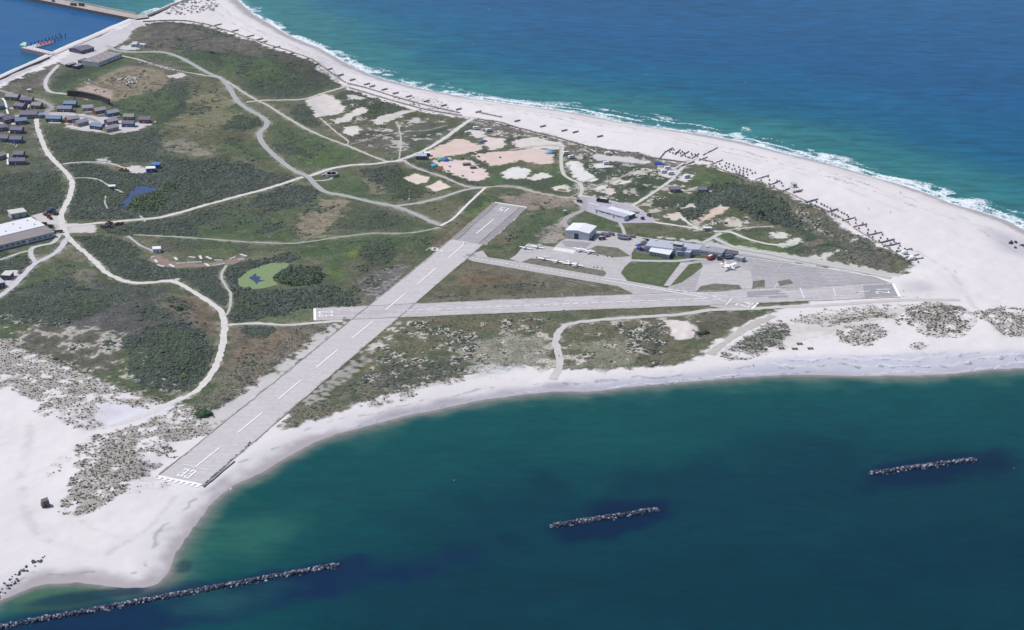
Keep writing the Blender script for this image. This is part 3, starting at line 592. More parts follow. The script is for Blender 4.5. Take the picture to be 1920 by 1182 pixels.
def sea_material():
    m, t, b = nodes_of('sea_water'); N = t.nodes.new; L = t.links.new
    at = N('ShaderNodeVertexColor'); at.layer_name = 'col'
    fo = N('ShaderNodeAttribute'); fo.attribute_name = 'foam'; tc = N('ShaderNodeTexCoord')
    mp = N('ShaderNodeMapping'); mp.inputs['Rotation'].default_value = (0, 0, .18); mp.inputs['Scale'].default_value = (.35, 1.0, 1); L(tc.outputs['Object'], mp.inputs[0])
    w1 = N('ShaderNodeTexNoise'); w1.inputs['Scale'].default_value = .11; w1.inputs['Detail'].default_value = 6; w1.inputs['Roughness'].default_value = .62; w1.inputs['Distortion'].default_value = .5; L(mp.outputs[0], w1.inputs['Vector'])
    w2 = N('ShaderNodeTexNoise'); w2.inputs['Scale'].default_value = .012; w2.inputs['Detail'].default_value = 4; L(mp.outputs[0], w2.inputs['Vector'])
    fn = N('ShaderNodeTexNoise'); fn.inputs['Scale'].default_value = .42; fn.inputs['Detail'].default_value = 7; fn.inputs['Roughness'].default_value = .72; L(tc.outputs['Object'], fn.inputs['Vector'])
    def rng(src, a, b_, c, d):
        r = N('ShaderNodeMapRange'); r.inputs[1].default_value = a; r.inputs[2].default_value = b_; r.inputs[3].default_value = c; r.inputs[4].default_value = d
        L(src, r.inputs[0]); return r.outputs[0]
    k = N('ShaderNodeMath'); k.operation = 'MULTIPLY'; L(rng(w1.outputs['Fac'], .3, .7, .68, 1.30), k.inputs[0]); L(rng(w2.outputs['Fac'], .3, .7, .93, 1.07), k.inputs[1])
    ch = N('ShaderNodeAttribute'); ch.attribute_name = 'chop'; kx = N('ShaderNodeMix'); kx.data_type = 'FLOAT'; L(ch.outputs['Fac'], kx.inputs[0]); L(k.outputs[0], kx.inputs[3])
    w3 = N('ShaderNodeTexNoise'); w3.inputs['Scale'].default_value = .30; w3.inputs['Detail'].default_value = 5; w3.inputs['Roughness'].default_value = .7; L(mp.outputs[0], w3.inputs['Vector']); L(rng(w3.outputs['Fac'], .3, .7, .82, 1.18), kx.inputs[2])
    sc = N('ShaderNodeVectorMath'); sc.operation = 'SCALE'; L(at.outputs['Color'], sc.inputs[0]); L(kx.outputs[0], sc.inputs['Scale'])
    ad = N('ShaderNodeMath'); ad.operation = 'ADD'; L(fo.outputs['Fac'], ad.inputs[0]); L(fn.outputs['Fac'], ad.inputs[1])
    fm = N('ShaderNodeMapRange'); fm.inputs[1].default_value = .88; fm.inputs[2].default_value = 1.08; L(ad.outputs[0], fm.inputs[0])
    mx = N('ShaderNodeMix'); mx.data_type = 'RGBA'; L(fm.outputs[0], mx.inputs[0]); L(sc.outputs[0], mx.inputs[6]); mx.inputs[7].default_value = (.62, .65, .68, 1)
    L(mx.outputs[2], b.inputs['Base Color'])
    L(rng(fm.outputs[0], 0, 1, .24, .9), b.inputs['Roughness']); b.inputs['IOR'].default_value = 1.33; b.inputs['Specular IOR Level'].default_value = .045
    bp = N('ShaderNodeBump'); bp.inputs['Strength'].default_value = .35; bp.inputs['Distance'].default_value = .6; L(w1.outputs['Fac'], bp.inputs['Height']); L(bp.outputs[0], b.inputs['Normal'])
    return m
def paved_material(name, c, joints=5.0, jd=.86, ang=0.0, stain=.14, patchy=.10):
    m, t, b = nodes_of(name); N = t.nodes.new; L = t.links.new; c = np.asarray(c, float)
    tc = N('ShaderNodeTexCoord'); mp = N('ShaderNodeMapping'); mp.inputs['Rotation'].default_value = (0, 0, -ang); L(tc.outputs['Object'], mp.inputs[0])
    def rng(src, a, b_, c_, d):
        r = N('ShaderNodeMapRange'); r.inputs[1].default_value = a; r.inputs[2].default_value = b_; r.inputs[3].default_value = c_; r.inputs[4].default_value = d
        L(src, r.inputs[0]); return r.outputs[0]
    def mulv(a, b_):
        k = N('ShaderNodeMath'); k.operation = 'MULTIPLY'; L(a, k.inputs[0]); L(b_, k.inputs[1]); return k.outputs[0]
    n = N('ShaderNodeTexNoise'); n.inputs['Scale'].default_value = .35; n.inputs['Detail'].default_value = 7; n.inputs['Roughness'].default_value = .65; L(tc.outputs['Object'], n.inputs['Vector'])
    mp2 = N('ShaderNodeMapping'); mp2.inputs['Rotation'].default_value = (0, 0, -ang); mp2.inputs['Scale'].default_value = (.05, .5, 1); L(tc.outputs['Object'], mp2.inputs[0])
    s = N('ShaderNodeTexNoise'); s.inputs['Scale'].default_value = 1.0; s.inputs['Detail'].default_value = 4; L(mp2.outputs[0], s.inputs['Vector'])
    br = N('ShaderNodeTexBrick'); br.inputs['Scale'].default_value = 1.0/joints; br.inputs['Mortar Size'].default_value = .022; br.inputs['Brick Width'].default_value = 1.0; br.inputs['Row Height'].default_value = .8; br.offset = 0
    br.inputs['Color1'].default_value = (1, 1, 1, 1); br.inputs['Color2'].default_value = (1-patchy,)*3+(1,); br.inputs['Mortar'].default_value = (jd,)*3+(1,); L(mp.outputs[0], br.inputs['Vector'])
    k = mulv(mulv(rng(n.outputs['Fac'], .3, .7, 1-stain, 1+stain*.6), rng(s.outputs['Fac'], .32, .68, 1-stain*.7, 1+stain*.4)), br.outputs['Color'])
    sc = N('ShaderNodeVectorMath'); sc.operation = 'SCALE'; sc.inputs[0].default_value = tuple(c); L(k, sc.inputs['Scale'])
    L(sc.outputs[0], b.inputs['Base Color']); b.inputs['Roughness'].default_value = .9; b.inputs['Specular IOR Level'].default_value = .2
    return m
# ------------------------------------------------------------ object helpers
def tag(o, label=None, cat=None, group=None, kind=None):
    if label: o['label'] = label
    if cat: o['category'] = cat
    if group: o['group'] = group
    if kind: o['kind'] = kind
    return o
def link_mesh(name, me, m=None, parent=None):
    o = bpy.data.objects.new(name, me); COL.objects.link(o)
    if m is not None and len(me.materials) == 0: me.materials.append(m)
    if parent is not None: o.parent = parent
    return o
def np_mesh(name, verts, faces, m=None, attrs=None, smooth=False):
    """fast mesh from arrays; faces (n,3) or (n,4)"""
    me = bpy.data.meshes.new(name); k = faces.shape[1]
    me.vertices.add(len(verts)); me.vertices.foreach_set('co', np.ascontiguousarray(verts, np.float32).ravel())
    me.loops.add(faces.size); me.loops.foreach_set('vertex_index', np.ascontiguousarray(faces, np.int32).ravel())
    me.polygons.add(len(faces)); me.polygons.foreach_set('loop_start', np.arange(len(faces), dtype=np.int32)*k)
    me.polygons.foreach_set('use_smooth', np.full(len(faces), smooth, bool))
    for nme, arr in (attrs or {}).items():
        if arr.ndim == 2:
            a = me.attributes.new(nme, 'FLOAT_COLOR', 'POINT'); a.data.foreach_set('color', np.ascontiguousarray(np.concatenate([arr, np.ones((len(arr), 1))], 1), np.float32).ravel())
        else:
            a = me.attributes.new(nme, 'FLOAT', 'POINT'); a.data.foreach_set('value', np.ascontiguousarray(arr, np.float32))
    me.update(calc_edges=True)
    if m is not None: me.materials.append(m)
    return me
# ------------------------------------------------------------ ground sheet
PXG, PYG = to_px(GX, GY, 0.0)
near = (PXG > -170) & (PXG < 2090) & (PYG > -70) & (PYG < 1320)
keep = near & (sd > -9)
vid = np.full((NY, NX), -1, np.int64); vid[keep] = np.arange(keep.sum())
q = keep[:-1, :-1] & keep[1:, :-1] & keep[:-1, 1:] & keep[1:, 1:]
faces = np.stack([vid[:-1, :-1][q], vid[:-1, 1:][q], vid[1:, 1:][q], vid[1:, :-1][q]], 1)
gv = np.stack([GX[keep], GY[keep], TZ[keep]], 1)
o = link_mesh('ground', np_mesh('ground', gv, faces, ground_material(), {'col': col[keep], 'veg': veg_cover[keep]}, True)); tag(o, kind='structure')
# ------------------------------------------------------------ sea sheet
def stretch(a, b, step, far):
    mid = np.arange(a, b+step, step, dtype=float); out = []; d = step; x = b
    while x < far: d *= 1.5; x += d; out.append(x)
    out = np.array(out); return np.concatenate([(a-(out-b))[::-1], mid, out])
sx = stretch(X0, X1, 2.0, 16000); sy = stretch(Y0, Y1, 2.0, 16000)
SXX, SYY = np.meshgrid(sx, sy)
def samp(A, x, y):
    iu = np.clip((x-X0).astype(int), 0, NX-1); iv = np.clip((y-Y0).astype(int), 0, NY-1); return A[iv, iu]
landC = fillpx(LAND, WL); dN = dist(landC, 40, 2); dS = np.maximum(dist(landC, 330, 4)-2, dN); dS = np.where(dS < 36, dN, dS)
ds = samp(dS, SXX, SYY); far = (SXX < X0) | (SXX > X1) | (SYY < Y0) | (SYY > Y1); ds = np.where(far, 330, ds)
nn = samp(nC, SXX, SYY)-.5; nn2 = samp(nA, SXX, SYY)-.5
KW = .70
def wa(r, g, b): return lin((r, g, b))*KW
def mix(a, b, t): return a + t[..., None]*(b-a)
isb = SYY < 1105
e = np.zeros(SXX.shape+(3,)); e[:] = wa(26,104,120)
d2 = ds + 26*nn
east = mix(e, wa(2,92,128), sstep(40, 150, d2)); east = mix(east, wa(0,82,130), sstep(110, 300, d2)); east = mix(east, wa(54,122,122), sstep(110, 10, d2)*.75); east = mix(east, wa(96,142,148), sstep(14, 2, ds))
bayc = np.zeros_like(e); bayc[:] = wa(2,64,78)
bayc = mix(bayc, wa(14,92,92), sstep(130, 20, d2+20*nn2)*.8); bayc = mix(bayc, wa(64,116,108), sstep(24, 4, ds+20*nn2)*.6); bayc = mix(bayc, wa(128,136,128), sstep(13, 2, ds+5*nn2)*.8); bayc = mix(bayc, wa(168,160,158), sstep(5, 0, ds))
def blob(base, px, py, rx, ry, c, st, ang=0.0, soft_=.5):
    x, y = P(px, py, WL); dx, dy = SXX-x, SYY-y; ca, sa = math.cos(ang), math.sin(ang)
    u = (dx*ca+dy*sa)/rx; v = (-dx*sa+dy*ca)/ry
    r = np.sqrt(u*u+v*v) + .55*nn2 + .35*nn
    return mix(base, wa(*c), sstep(1.0, 1.0-soft_, r)*st)
bayc = blob(bayc, 1120, 840, 80, 60, (14,92,90), .45, 0, .9); bayc = blob(bayc, 450, 1000, 35, 55, (54,118,102), .6, -.5, .9); bayc = blob(bayc, 640, 930, 50, 40, (20,84,88), .5, 0, .8)
bayc = blob(bayc, 1760, 800, 120, 60, (10,84,92), .5, 0, .9); bayc = blob(bayc, 1500, 1120, 190, 70, (0,56,70), .5, 0, .8); bayc = blob(bayc, 1850, 1050, 120, 70, (0,50,72), .5, 0, .8); bayc = blob(bayc, 900, 1130, 110, 50, (10,60,76), .5, 0, .8)
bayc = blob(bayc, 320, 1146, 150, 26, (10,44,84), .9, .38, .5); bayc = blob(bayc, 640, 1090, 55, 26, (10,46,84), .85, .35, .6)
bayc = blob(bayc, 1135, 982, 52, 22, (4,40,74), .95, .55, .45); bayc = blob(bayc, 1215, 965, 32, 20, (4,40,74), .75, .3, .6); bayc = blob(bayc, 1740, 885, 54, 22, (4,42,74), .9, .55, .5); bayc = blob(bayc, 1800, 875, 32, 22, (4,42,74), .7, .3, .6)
bayc = blob(bayc, 420, 1130, 40, 20, (40,104,96), .5, .3, .8); bayc = blob(bayc, 100, 1120, 40, 14, (78,120,90), .7, .2, .8); bayc = blob(bayc, 170, 1118, 36, 7, (20,60,84), .8, .3, .6); bayc = blob(bayc, 345, 1062, 5, 8, (30,70,80), .7)
seac = np.where(isb[..., None], bayc*.78, east)
hp = PP([(-700,500),(-150,214),(0,150),(255,38),(60,-6),(-700,-160)], WL); hmask = blur(fill(hp), 1)
hm = np.where(far, 0, samp(hmask, SXX, SYY)); seac = mix(seac, wa(28,90,142), hm)
hb = np.zeros_like(seac); hb[:] = wa(22,84,120)
seac = mix(seac, wa(28,96,118), hm*sstep(40, 0, np.hypot((SXX-P(75,118,WL)[0]), (SYY-P(75,118,WL)[1])*.5))*.8)
# surf along the open beach
surf = np.zeros(SXX.shape)
er = (~isb) & (hm < .1) & (~far)
nw = vnoise(26, 401, 1.6, .8); nq = fbm(9, 421, 3)
sn = samp(nw, SXX, SYY); sq = samp(nq, SXX, SYY)
tt = np.clip((SXX-P(447,2)[0])/(P(1920,431)[0]-P(447,2)[0]), 0, 1)
wid = 7 + 15*np.exp(-((tt-.62)/.25)**2)
al = samp(vnoise(34, 431, 1.8, 1.0), SXX, SYY); al2 = samp(vnoise(18, 441, 1.6, 1.0), SXX, SYY)
act = .42+.58*np.exp(-((tt-.60)/.32)**2)+.30*np.exp(-((tt-.97)/.1)**2)
wig = 6*(sn-.5)+3*(sq-.5)
surf = (.46+.16*al2)*sstep(4.6, 1.0, np.abs(ds-2.5-3*(sq-.5)))
surf = np.maximum(surf, .60*sstep(3.6, .8, np.abs(ds-13*act-wig))*sstep(.26, .46, al))
surf = np.maximum(surf, .60*sstep(2.6, .5, np.abs(ds-25*act-1.6*wig))*sstep(.48, .64, al2)*np.clip(act, 0, 1))
surf = np.maximum(surf, (.40+.18*sq)*sstep(1.1, .5, ds/(27*act+3) + .9*(sn-.5))*sstep(.25, .5, al*.6+sq*.4))
sha = math.atan2(P(1595,319)[1]-P(1097,216)[1], P(1595,319)[0]-P(1097,216)[0])
for (px, py, rx, ry, st) in ((1130,206,20,5,.70),(1245,222,20,4,.66),(1170,221,9,2.5,.5),(1397,240,13,7,.64),(1440,262,14,6,.58),(1520,282,20,5,.55),(1600,306,20,4,.55),(1640,317,24,1.8,.8),(1715,343,12,4,.6),(1838,377,12,4,.72),(1892,405,22,6,.58),(1082,193,10,1.5,.75),(840,157,20,3,.42),(905,178,26,3,.5),(720,132,24,4,.46),(660,105,14,3,.46),(610,88,10,2.5,.46),(520,42,14,5,.44),(485,16,16,6,.44),(1230,215,12,2,.65),(1320,240,14,3,.46),(1010,193,30,2.5,.4)):
    x, y = P(px, py, WL); dx, dy = SXX-x, SYY-y; ca, sa = math.cos(sha), math.sin(sha); r = np.hypot((dx*ca+dy*sa)/rx, (-dx*sa+dy*ca)/(ry*2.0)) + .9*(sq-.5)+.7*(sn-.5)
    surf = np.maximum(surf, sstep(1.05, .1, r)*min(st, .52)*(.75+.4*sq))
surf = np.where(er, surf, 0)
surf = np.maximum(surf, np.where(isb & ~far, sstep(1.6, .3, np.abs(ds-1.0)+1.5*(sq-.5))*.42*sstep(.4,.7,sn), 0))
# white horses far out
wc = (RNG.random(SXX.shape) < .00010) & ~far & (ds > 25); surf = np.where(wc, .5, surf)
sv = np.stack([SXX, SYY, np.full(SXX.shape, WL)], -1).reshape(-1, 3)
ny, nx = SXX.shape; idx = np.arange(nx*ny).reshape(ny, nx)
sf = np.stack([idx[:-1, :-1], idx[:-1, 1:], idx[1:, 1:], idx[1:, :-1]], -1).reshape(-1, 4)
o = link_mesh('sea', np_mesh('sea', sv, sf, sea_material(), {'col': seac.reshape(-1, 3), 'foam': surf.ravel(), 'chop': np.where(isb, .25, np.where(hm > .5, .35, 1.0)).ravel()}, True)); tag(o, kind='structure')
# ------------------------------------------------------------ mesh builder
class MB:
    def __init__(s): s.v = []; s.f = []
    def quad(s, *p):
        n = len(s.v); s.v += [tuple(a) for a in p]; s.f.append(tuple(range(n, n+len(p)))); return s
    def prism(s, pts, z0, z1, dz=None):
        """vertical prism over a polygon (any winding); dz: extra height per corner on top"""
        pts = [tuple(map(float, p[:2])) for p in pts]
        if sum(a[0]*b[1]-b[0]*a[1] for a, b in zip(pts, pts[1:]+pts[:1])) < 0:
            pts = pts[::-1]; dz = dz[::-1] if dz is not None else None
        n = len(s.v); k = len(pts); dz = dz if dz is not None else [0]*k
        s.v += [(x, y, z0) for x, y in pts] + [(x, y, z1+d) for (x, y), d in zip(pts, dz)]
        s.f.append(tuple(range(n+k-1, n-1, -1))); s.f.append(tuple(range(n+k, n+2*k)))
        for i in range(k):
            j = (i+1) % k; s.f.append((n+i, n+j, n+k+j, n+k+i))
        return s
    def box(s, c, size, rz=0.0):
        hx, hy, hzz = size[0]/2, size[1]/2, size[2]/2; ca, sa = math.cos(rz), math.sin(rz)
        pts = [(c[0]+x*ca-y*sa, c[1]+x*sa+y*ca) for x, y in ((-hx,-hy),(hx,-hy),(hx,hy),(-hx,hy))]
        return s.prism(pts, c[2]-hzz, c[2]+hzz)
    def tube(s, p0, p1, r0, r1=None, n=6, caps=True):
        r1 = r0 if r1 is None else r1
        p0, p1 = Vector(p0), Vector(p1); d = (p1-p0).normalized()
        a = d.orthogonal().normalized(); b = d.cross(a); m = len(s.v)
        for p, r in ((p0, r0), (p1, r1)):
            for i in range(n):
                t = 2*math.pi*i/n; s.v.append(tuple(p+a*(r*math.cos(t))+b*(r*math.sin(t))))
        for i in range(n):
            j = (i+1) % n; s.f.append((m+i, m+j, m+n+j, m+n+i))
        if caps: s.f.append(tuple(range(m+n-1, m-1, -1))); s.f.append(tuple(range(m+n, m+2*n)))
        return s
    def loft(s, rings, caps=True):
        m = len(s.v); k = len(rings[0])
        for r in rings: s.v += [tuple(p) for p in r]
        for a in range(len(rings)-1):
            for i in range(k):
                j = (i+1) % k; s.f.append((m+a*k+i, m+a*k+j, m+(a+1)*k+j, m+(a+1)*k+i))
        if caps: s.f.append(tuple(range(m+k-1, m-1, -1))); s.f.append(tuple(range(m+(len(rings)-1)*k, m+len(rings)*k)))
        return s
    def lathe(s, prof, n=12, c=(0, 0)):
        return s.loft([[(c[0]+r*math.cos(2*math.pi*i/n), c[1]+r*math.sin(2*math.pi*i/n), z) for i in range(n)] for r, z in prof])
    def mesh(s, name, m):
        me = bpy.data.meshes.new(name); me.from_pydata(s.v, [], s.f); me.update()
        bm = bmesh.new(); bm.from_mesh(me); bmesh.ops.recalc_face_normals(bm, faces=bm.faces); bm.to_mesh(me); bm.free()
        if m is not None: me.materials.append(m)
        return me
    def build(s, name, m, parent=None): return link_mesh(name, s.mesh(name, m), None, parent)
def thing(name, label, cat, loc, rz=0.0, group=None):
    o = bpy.data.objects.new(name, None); COL.objects.link(o); o.empty_display_size = 0.5
    o.location = loc; o.rotation_euler = (0, 0, rz); return tag(o, label, cat, group)
def dup(root, loc, rz, label=None, group=None, scale=None):
    r = root.copy(); COL.objects.link(r); r.location = loc; r.rotation_euler = (0, 0, rz)
    if scale: r.scale = scale
    if label: r['label'] = label
    if group: r['group'] = group
    for ch in list(root.children):
        c = ch.copy(); COL.objects.link(c); c.parent = r
        for g in list(ch.children):
            d = g.copy(); COL.objects.link(d); d.parent = c
    return r
def at(px, py, z=None):
    x, y = P(px, py, 0.0)
    for _ in range(3):
        h = float(hz(x, y)) if z is None else z
        x, y = P(px, py, h)
    return (x, y, h)
def ang(a, b):
    p, q_ = P(*a), P(*b); return math.atan2(q_[1]-p[1], q_[0]-p[0])
# ------------------------------------------------------------ paved sheets
M_CONC = paved_material('runway_concrete', alb(206,200,201), 5.0, .985, ang((335,903),(876,454)), .11, .015)
M_ASPH = paved_material('old_asphalt', alb(182,178,181), 7.5, .95, ang((335,903),(876,454)), .16, .06)
M_SHOUL = paved_material('shoulder_asphalt', alb(164,160,163), 6.0, .97, 0, .22, .08)
M_CROSS = paved_material('cross_runway_concrete', alb(204,198,200), 9.0, .985, ang((590,590),(1680,545)), .16, .10)
M_TAXI = paved_material('taxiway_concrete', alb(196,191,190), 8.0, .95, ang((880,485),(1300,550)), .14, .07)
M_APRON = paved_material('apron_concrete', alb(200,195,195), 6.0, .93, ang((880,485),(1300,550)), .14, .08)
M_EAST = paved_material('patched_asphalt', alb(186,181,184), 14.0, .96, ang((590,590),(1680,545)), .18, .12)
M_DARKA = paved_material('dark_asphalt', alb(168,165,171), 20.0, .97, 0, .14, .05)
M_PADC = paved_material('pad_concrete', alb(204,199,199), 4.0, .88, ang((590,590),(1680,545)), .10, .08)
M_FORE = paved_material('forecourt_paving', alb(190,186,196), 3.0, .93, .2, .12, .06)
M_GRID = paved_material('grass_grid_pavers', alb(244,238,242), 2.4, .62, ang((880,485),(1300,550)), .08, .05)
def lawn_material(name, a, b_):
    m, t, b = nodes_of(name); N = t.nodes.new; L = t.links.new; tc = N('ShaderNodeTexCoord')
    n = N('ShaderNodeTexNoise'); n.inputs['Scale'].default_value = .25; n.inputs['Detail'].default_value = 9; n.inputs['Roughness'].default_value = .72; L(tc.outputs['Object'], n.inputs['Vector'])
    r = N('ShaderNodeValToRGB'); r.color_ramp.elements[0].position = .34; r.color_ramp.elements[1].position = .66
    r.color_ramp.elements[0].color = (*a, 1); r.color_ramp.elements[1].color = (*b_, 1); L(n.outputs['Fac'], r.inputs[0]); L(r.outputs[0], b.inputs['Base Color'])
    b.inputs['Roughness'].default_value = 1; b.inputs['Specular IOR Level'].default_value = .1
    bp = N('ShaderNodeBump'); bp.inputs['Distance'].default_value = .5; L(n.outputs['Fac'], bp.inputs['Height']); L(bp.outputs[0], b.inputs['Normal']); return m
M_LAWN = lawn_material('verge_grass', alb(72,92,60), alb(112,118,90)); M_DRYLAWN = lawn_material('dry_verge', alb(96,96,84), alb(140,134,122))
M_PAINT = mat('white_paint', alb(250,248,246,.76), .8, .06, .8)
M_WORN = mat('worn_white_paint', alb(226,224,226,.78), .85, .07, .5)
_lvl = [0.05]
def sheet(name, pts, m, kind='structure', parent=None, px=True, z=None):
    w = PP(pts) if px else pts
    if z is None: z = _lvl[0]; _lvl[0] += 0.0028
    bm = bmesh.new(); vs = [bm.verts.new((float(a), float(b), z)) for a, b in w]; f = bm.faces.new(vs)
    bmesh.ops.triangulate(bm, faces=[f]); bm.normal_update()
    for f in bm.faces:
        if f.normal.z < 0: f.normal_flip()
    me = bpy.data.meshes.new(name); bm.to_mesh(me); bm.free(); me.materials.append(m)
    o = link_mesh(name, me, None, parent)
    if parent is None: tag(o, kind=kind)
    return o
sheet('runway', PAVE['runway_lower'], M_CONC); RWY = bpy.data.objects['runway']
sheet('runway_shoulder', PAVE['shoulder_a'], M_SHOUL); sheet('runway_shoulder', PAVE['shoulder_b'], M_SHOUL)
sheet('runway_upper', PAVE['runway_upper'], M_ASPH)
sheet('apron_east', PAVE['east_apron'], M_EAST); sheet('apron', PAVE['apron'], M_APRON)
sheet('taxiway', PAVE['taxiway'], M_TAXI); sheet('runway_cross', PAVE['runway_cross'], M_CROSS); sheet('runway_end', PAVE['south_verge'], M_TAXI)
sheet('taxiway_link', PAVE['link'], M_APRON); sheet('forecourt', PAVE['forecourt'], M_FORE); sheet('pavement', PAVE['cart_pad'], M_FORE)
for nm, pts, m in (('apron_pad', [(1318,497),(1345,493),(1408,508),(1412,541),(1345,547),(1303,545)], M_PADC),
                   ('asphalt_patch', [(1618,536),(1674,533),(1686,555),(1622,559)], M_DARKA), ('asphalt_patch', [(1400,547),(1460,544),(1474,552),(1402,556)], M_DARKA),
                   ('asphalt_patch', [(1440,555),(1490,552),(1492,558),(1442,560)], M_DARKA),
                   ('asphalt_patch', [(1470,545),(1610,538),(1616,556),(1480,561)], M_CROSS), ('asphalt_patch', [(1184,555),(1300,553),(1310,562),(1182,566)], M_TAXI),
                   ('asphalt_patch', [(1052,452),(1110,455),(1098,466),(1060,463)], M_DARKA), ('asphalt_patch', [(874,477),(888,476),(893,480),(875,482)], M_SHOUL),
                   ('asphalt_patch', [(1415,500),(1560,508),(1660,528),(1480,545),(1420,530)], M_EAST), ('paver_grid', [(1042,464),(1080,470),(1075,476),(1036,469)], M_GRID)):
    sheet(nm, pts, m)
for pts, m in (([(977,492),(995,485),(1012,486),(1080,499),(1133,508),(1137,513),(1132,519)], M_DRYLAWN), ([(1100,469),(1120,461),(1158,465),(1183,481),(1150,483),(1105,474)], M_DRYLAWN),
               ([(1166,510),(1182,494),(1275,493),(1245,535),(1176,527)], M_LAWN), ([(1292,496),(1314,493),(1318,500),(1300,515),(1278,530),(1256,537)], M_LAWN),
               ([(1305,548),(1314,537),(1340,532),(1386,535),(1392,543),(1350,547)], M_DRYLAWN), ([(1412,528),(1434,525),(1434,541),(1410,543)], M_DRYLAWN), ([(1458,528),(1480,524),(1488,532),(1462,537)], M_DRYLAWN),
               ([(1187,480),(1193,475),(1255,485),(1276,486),(1260,489),(1205,488)], M_LAWN), ([(1304,483),(1315,477),(1327,482),(1322,488),(1310,489)], M_LAWN),
               ([(1173,396),(1200,398),(1198,401),(1190,402),(1168,394)], M_LAWN)):
    sheet('lawn', pts, m)
# ------------------------------------------------------------ painted markings
def stripe(a, b, w, m=None, name='runway_marking'):
    p, q_ = np.array(P(*a)), np.array(P(*b)); d = q_-p; L = np.hypot(*d); n = np.array([-d[1], d[0]])/L*w/2
    return sheet(name, [p+n, q_+n, q_-n, p-n], m or M_PAINT, px=False, z=MZ)
MZ = 0.20
def dashes(a, b, n, w, duty=.6, m=None):
    p, q_ = np.array(a, float), np.array(b, float)
    mb = MB(); wa_, wb_ = np.array(P(*a)), np.array(P(*b)); d = wb_-wa_; nn_ = np.array([-d[1], d[0]])/np.hypot(*d)*w/2
    for i in range(n):
        s0, s1 = wa_+d*(i/n), wa_+d*((i+duty)/n)
        mb.quad(*[(*k, MZ) for k in (s0+nn_, s0-nn_, s1-nn_, s1+nn_)])
    o = mb.build('runway_marking', m or M_PAINT); tag(o, kind='structure')
for a, b in (((363,879),(412,840)),((446,812),(492,774)),((522,749),(565,713)),((593,690),(634,656)),((660,635),(699,603)),((723,582),(760,551)),((782,534),(818,503)),((840,485),(873,456)),((893,439),(925,412))):
    stripe(a, b, .75)
stripe((869,454),(872,459.5), .6); stripe((869,458.5),(877,454.5), .6)
stripe((296,893),(378,909.5), 1.5)
u33 = np.array(P(876,454))-np.array(P(335,903)); u33 /= np.hypot(*u33); v33 = np.array([u33[1], -u33[0]])
mb = MB(); p0, p1 = np.array(P(296,894.5)), np.array(P(378,911))
for i in range(8):
    c = p0+(p1-p0)*((i+.28)/8.0); e_ = (p1-p0)/8*.5
    mb.quad(*[(*k, MZ) for k in (c, c+e_, c+e_-u33*2.6, c-u33*2.6)])
tag(mb.build('runway_marking', M_PAINT), kind='structure')
stripe((928,380),(987.5,389.4), 1.5); stripe((590,579),(590.5,601), 1.6); stripe((1674.5,532.5),(1687,557), 1.8)
stripe((1410.5,579),(1421,568.6), 1.6); stripe((1361,573),(1373,559.5), 1.0, M_WORN); stripe((797,470),(805,464), 1.6); stripe((341,871),(392,883), .7, M_WORN)
dashes((763,582.6),(1128,568), 20, .8); dashes((1128,568),(1328,560), 7, .7, .85); stripe((1328,560),(1628,548), .5, M_WORN); stripe((1400,557),(1455,554.5), .8)
stripe((1460,549.5),(1492,547.5), .7); stripe((1605,549),(1632,546), .5); dashes((1585,536.5),(1672,532.4), 9, .6, .7); dashes((1385,545.5),(1464,542.5), 6, .6, .7)
stripe((1500,540.6),(1508,559.6), .9, M_WORN); stripe((1563,541),(1567,556), .6, M_WORN)
dashes((874,482),(1127,525), 27, .7, .6); stripe((1127,525),(1177,533.5), .7); stripe((1177,533.5),(1330,560), .8); dashes((1210,537),(1350,557), 10, .7, .75)
stripe((1131,521),(1174,527), .7); stripe((906,485),(975,495), .4, M_WORN); stripe((1334,555),(1352,562), 1.2, M_WORN); stripe((1336,562),(1362,565), 1.2, M_WORN); stripe((1340,553),(1366,557), 1.0, M_WORN)
stripe((1340,478),(1400,483.5), .5, M_WORN); stripe((1400,483.5),(1530,501), .8); stripe((1530,501),(1640,519.3), .8); stripe((1640,519.3),(1674,532), .8)
stripe((1416,496),(1458,503.5), .4, M_WORN); stripe((1458,503.5),(1465.5,495), .4, M_WORN); stripe((1450,542.5),(1458,532), .5, M_WORN)
stripe((1083.5,366),(1186,386.2), .9, M_WORN); stripe((1104,380.5),(1124,386), .8); stripe((1187,386.8),(1207,397), .8, M_WORN)
STROKES = {'0': [[(0,0),(1,0),(1,1),(0,1),(0,0)]], '1': [[(.5,0),(.5,1)]], '2': [[(0,.86),(.12,1),(.88,1),(1,.86),(1,.68),(0,.12),(0,0),(1,0)]], '3': [[(0,.8),(0,1),(1,1),(1,.0),(0,.0),(0,.2)], [(.35,.52),(1,.52)]],
           '4': [[(.75,0),(.75,1),(0,.32),(1,.32)]], '5': [[(1,1),(0,1),(0,.55),(1,.55),(1,0),(0,0)]], '6': [[(1,1),(0,1),(0,0),(1,0),(1,.52),(0,.52)]]}
def digit(ch, c, up, hgt=9.0, wid=3.0, t=.8):
    """painted numeral, centre at pixel c, top towards the unit vector up"""
    c = np.array(P(*c)); up = np.asarray(up)/np.hypot(*up); rt = np.array([up[1], -up[0]]); mb = MB()
    f = lambda p: c+rt*((p[0]-.5)*(wid-t))+up*((p[1]-.5)*(hgt-t))
    k = 0
    for st in STROKES[ch]:
        for a, b in zip(st[:-1], st[1:]):
            p, q_ = f(a), f(b); d = (q_-p)/np.hypot(*(q_-p)); n = np.array([-d[1], d[0]])*t/2; e_ = d*t/2
            z = MZ+.004*k; k += 1
            mb.quad(*[(*w, z) for w in (p-e_+n, p-e_-n, q_+e_-n, q_+e_+n)])
    tag(mb.build('runway_number', M_PAINT), kind='structure')
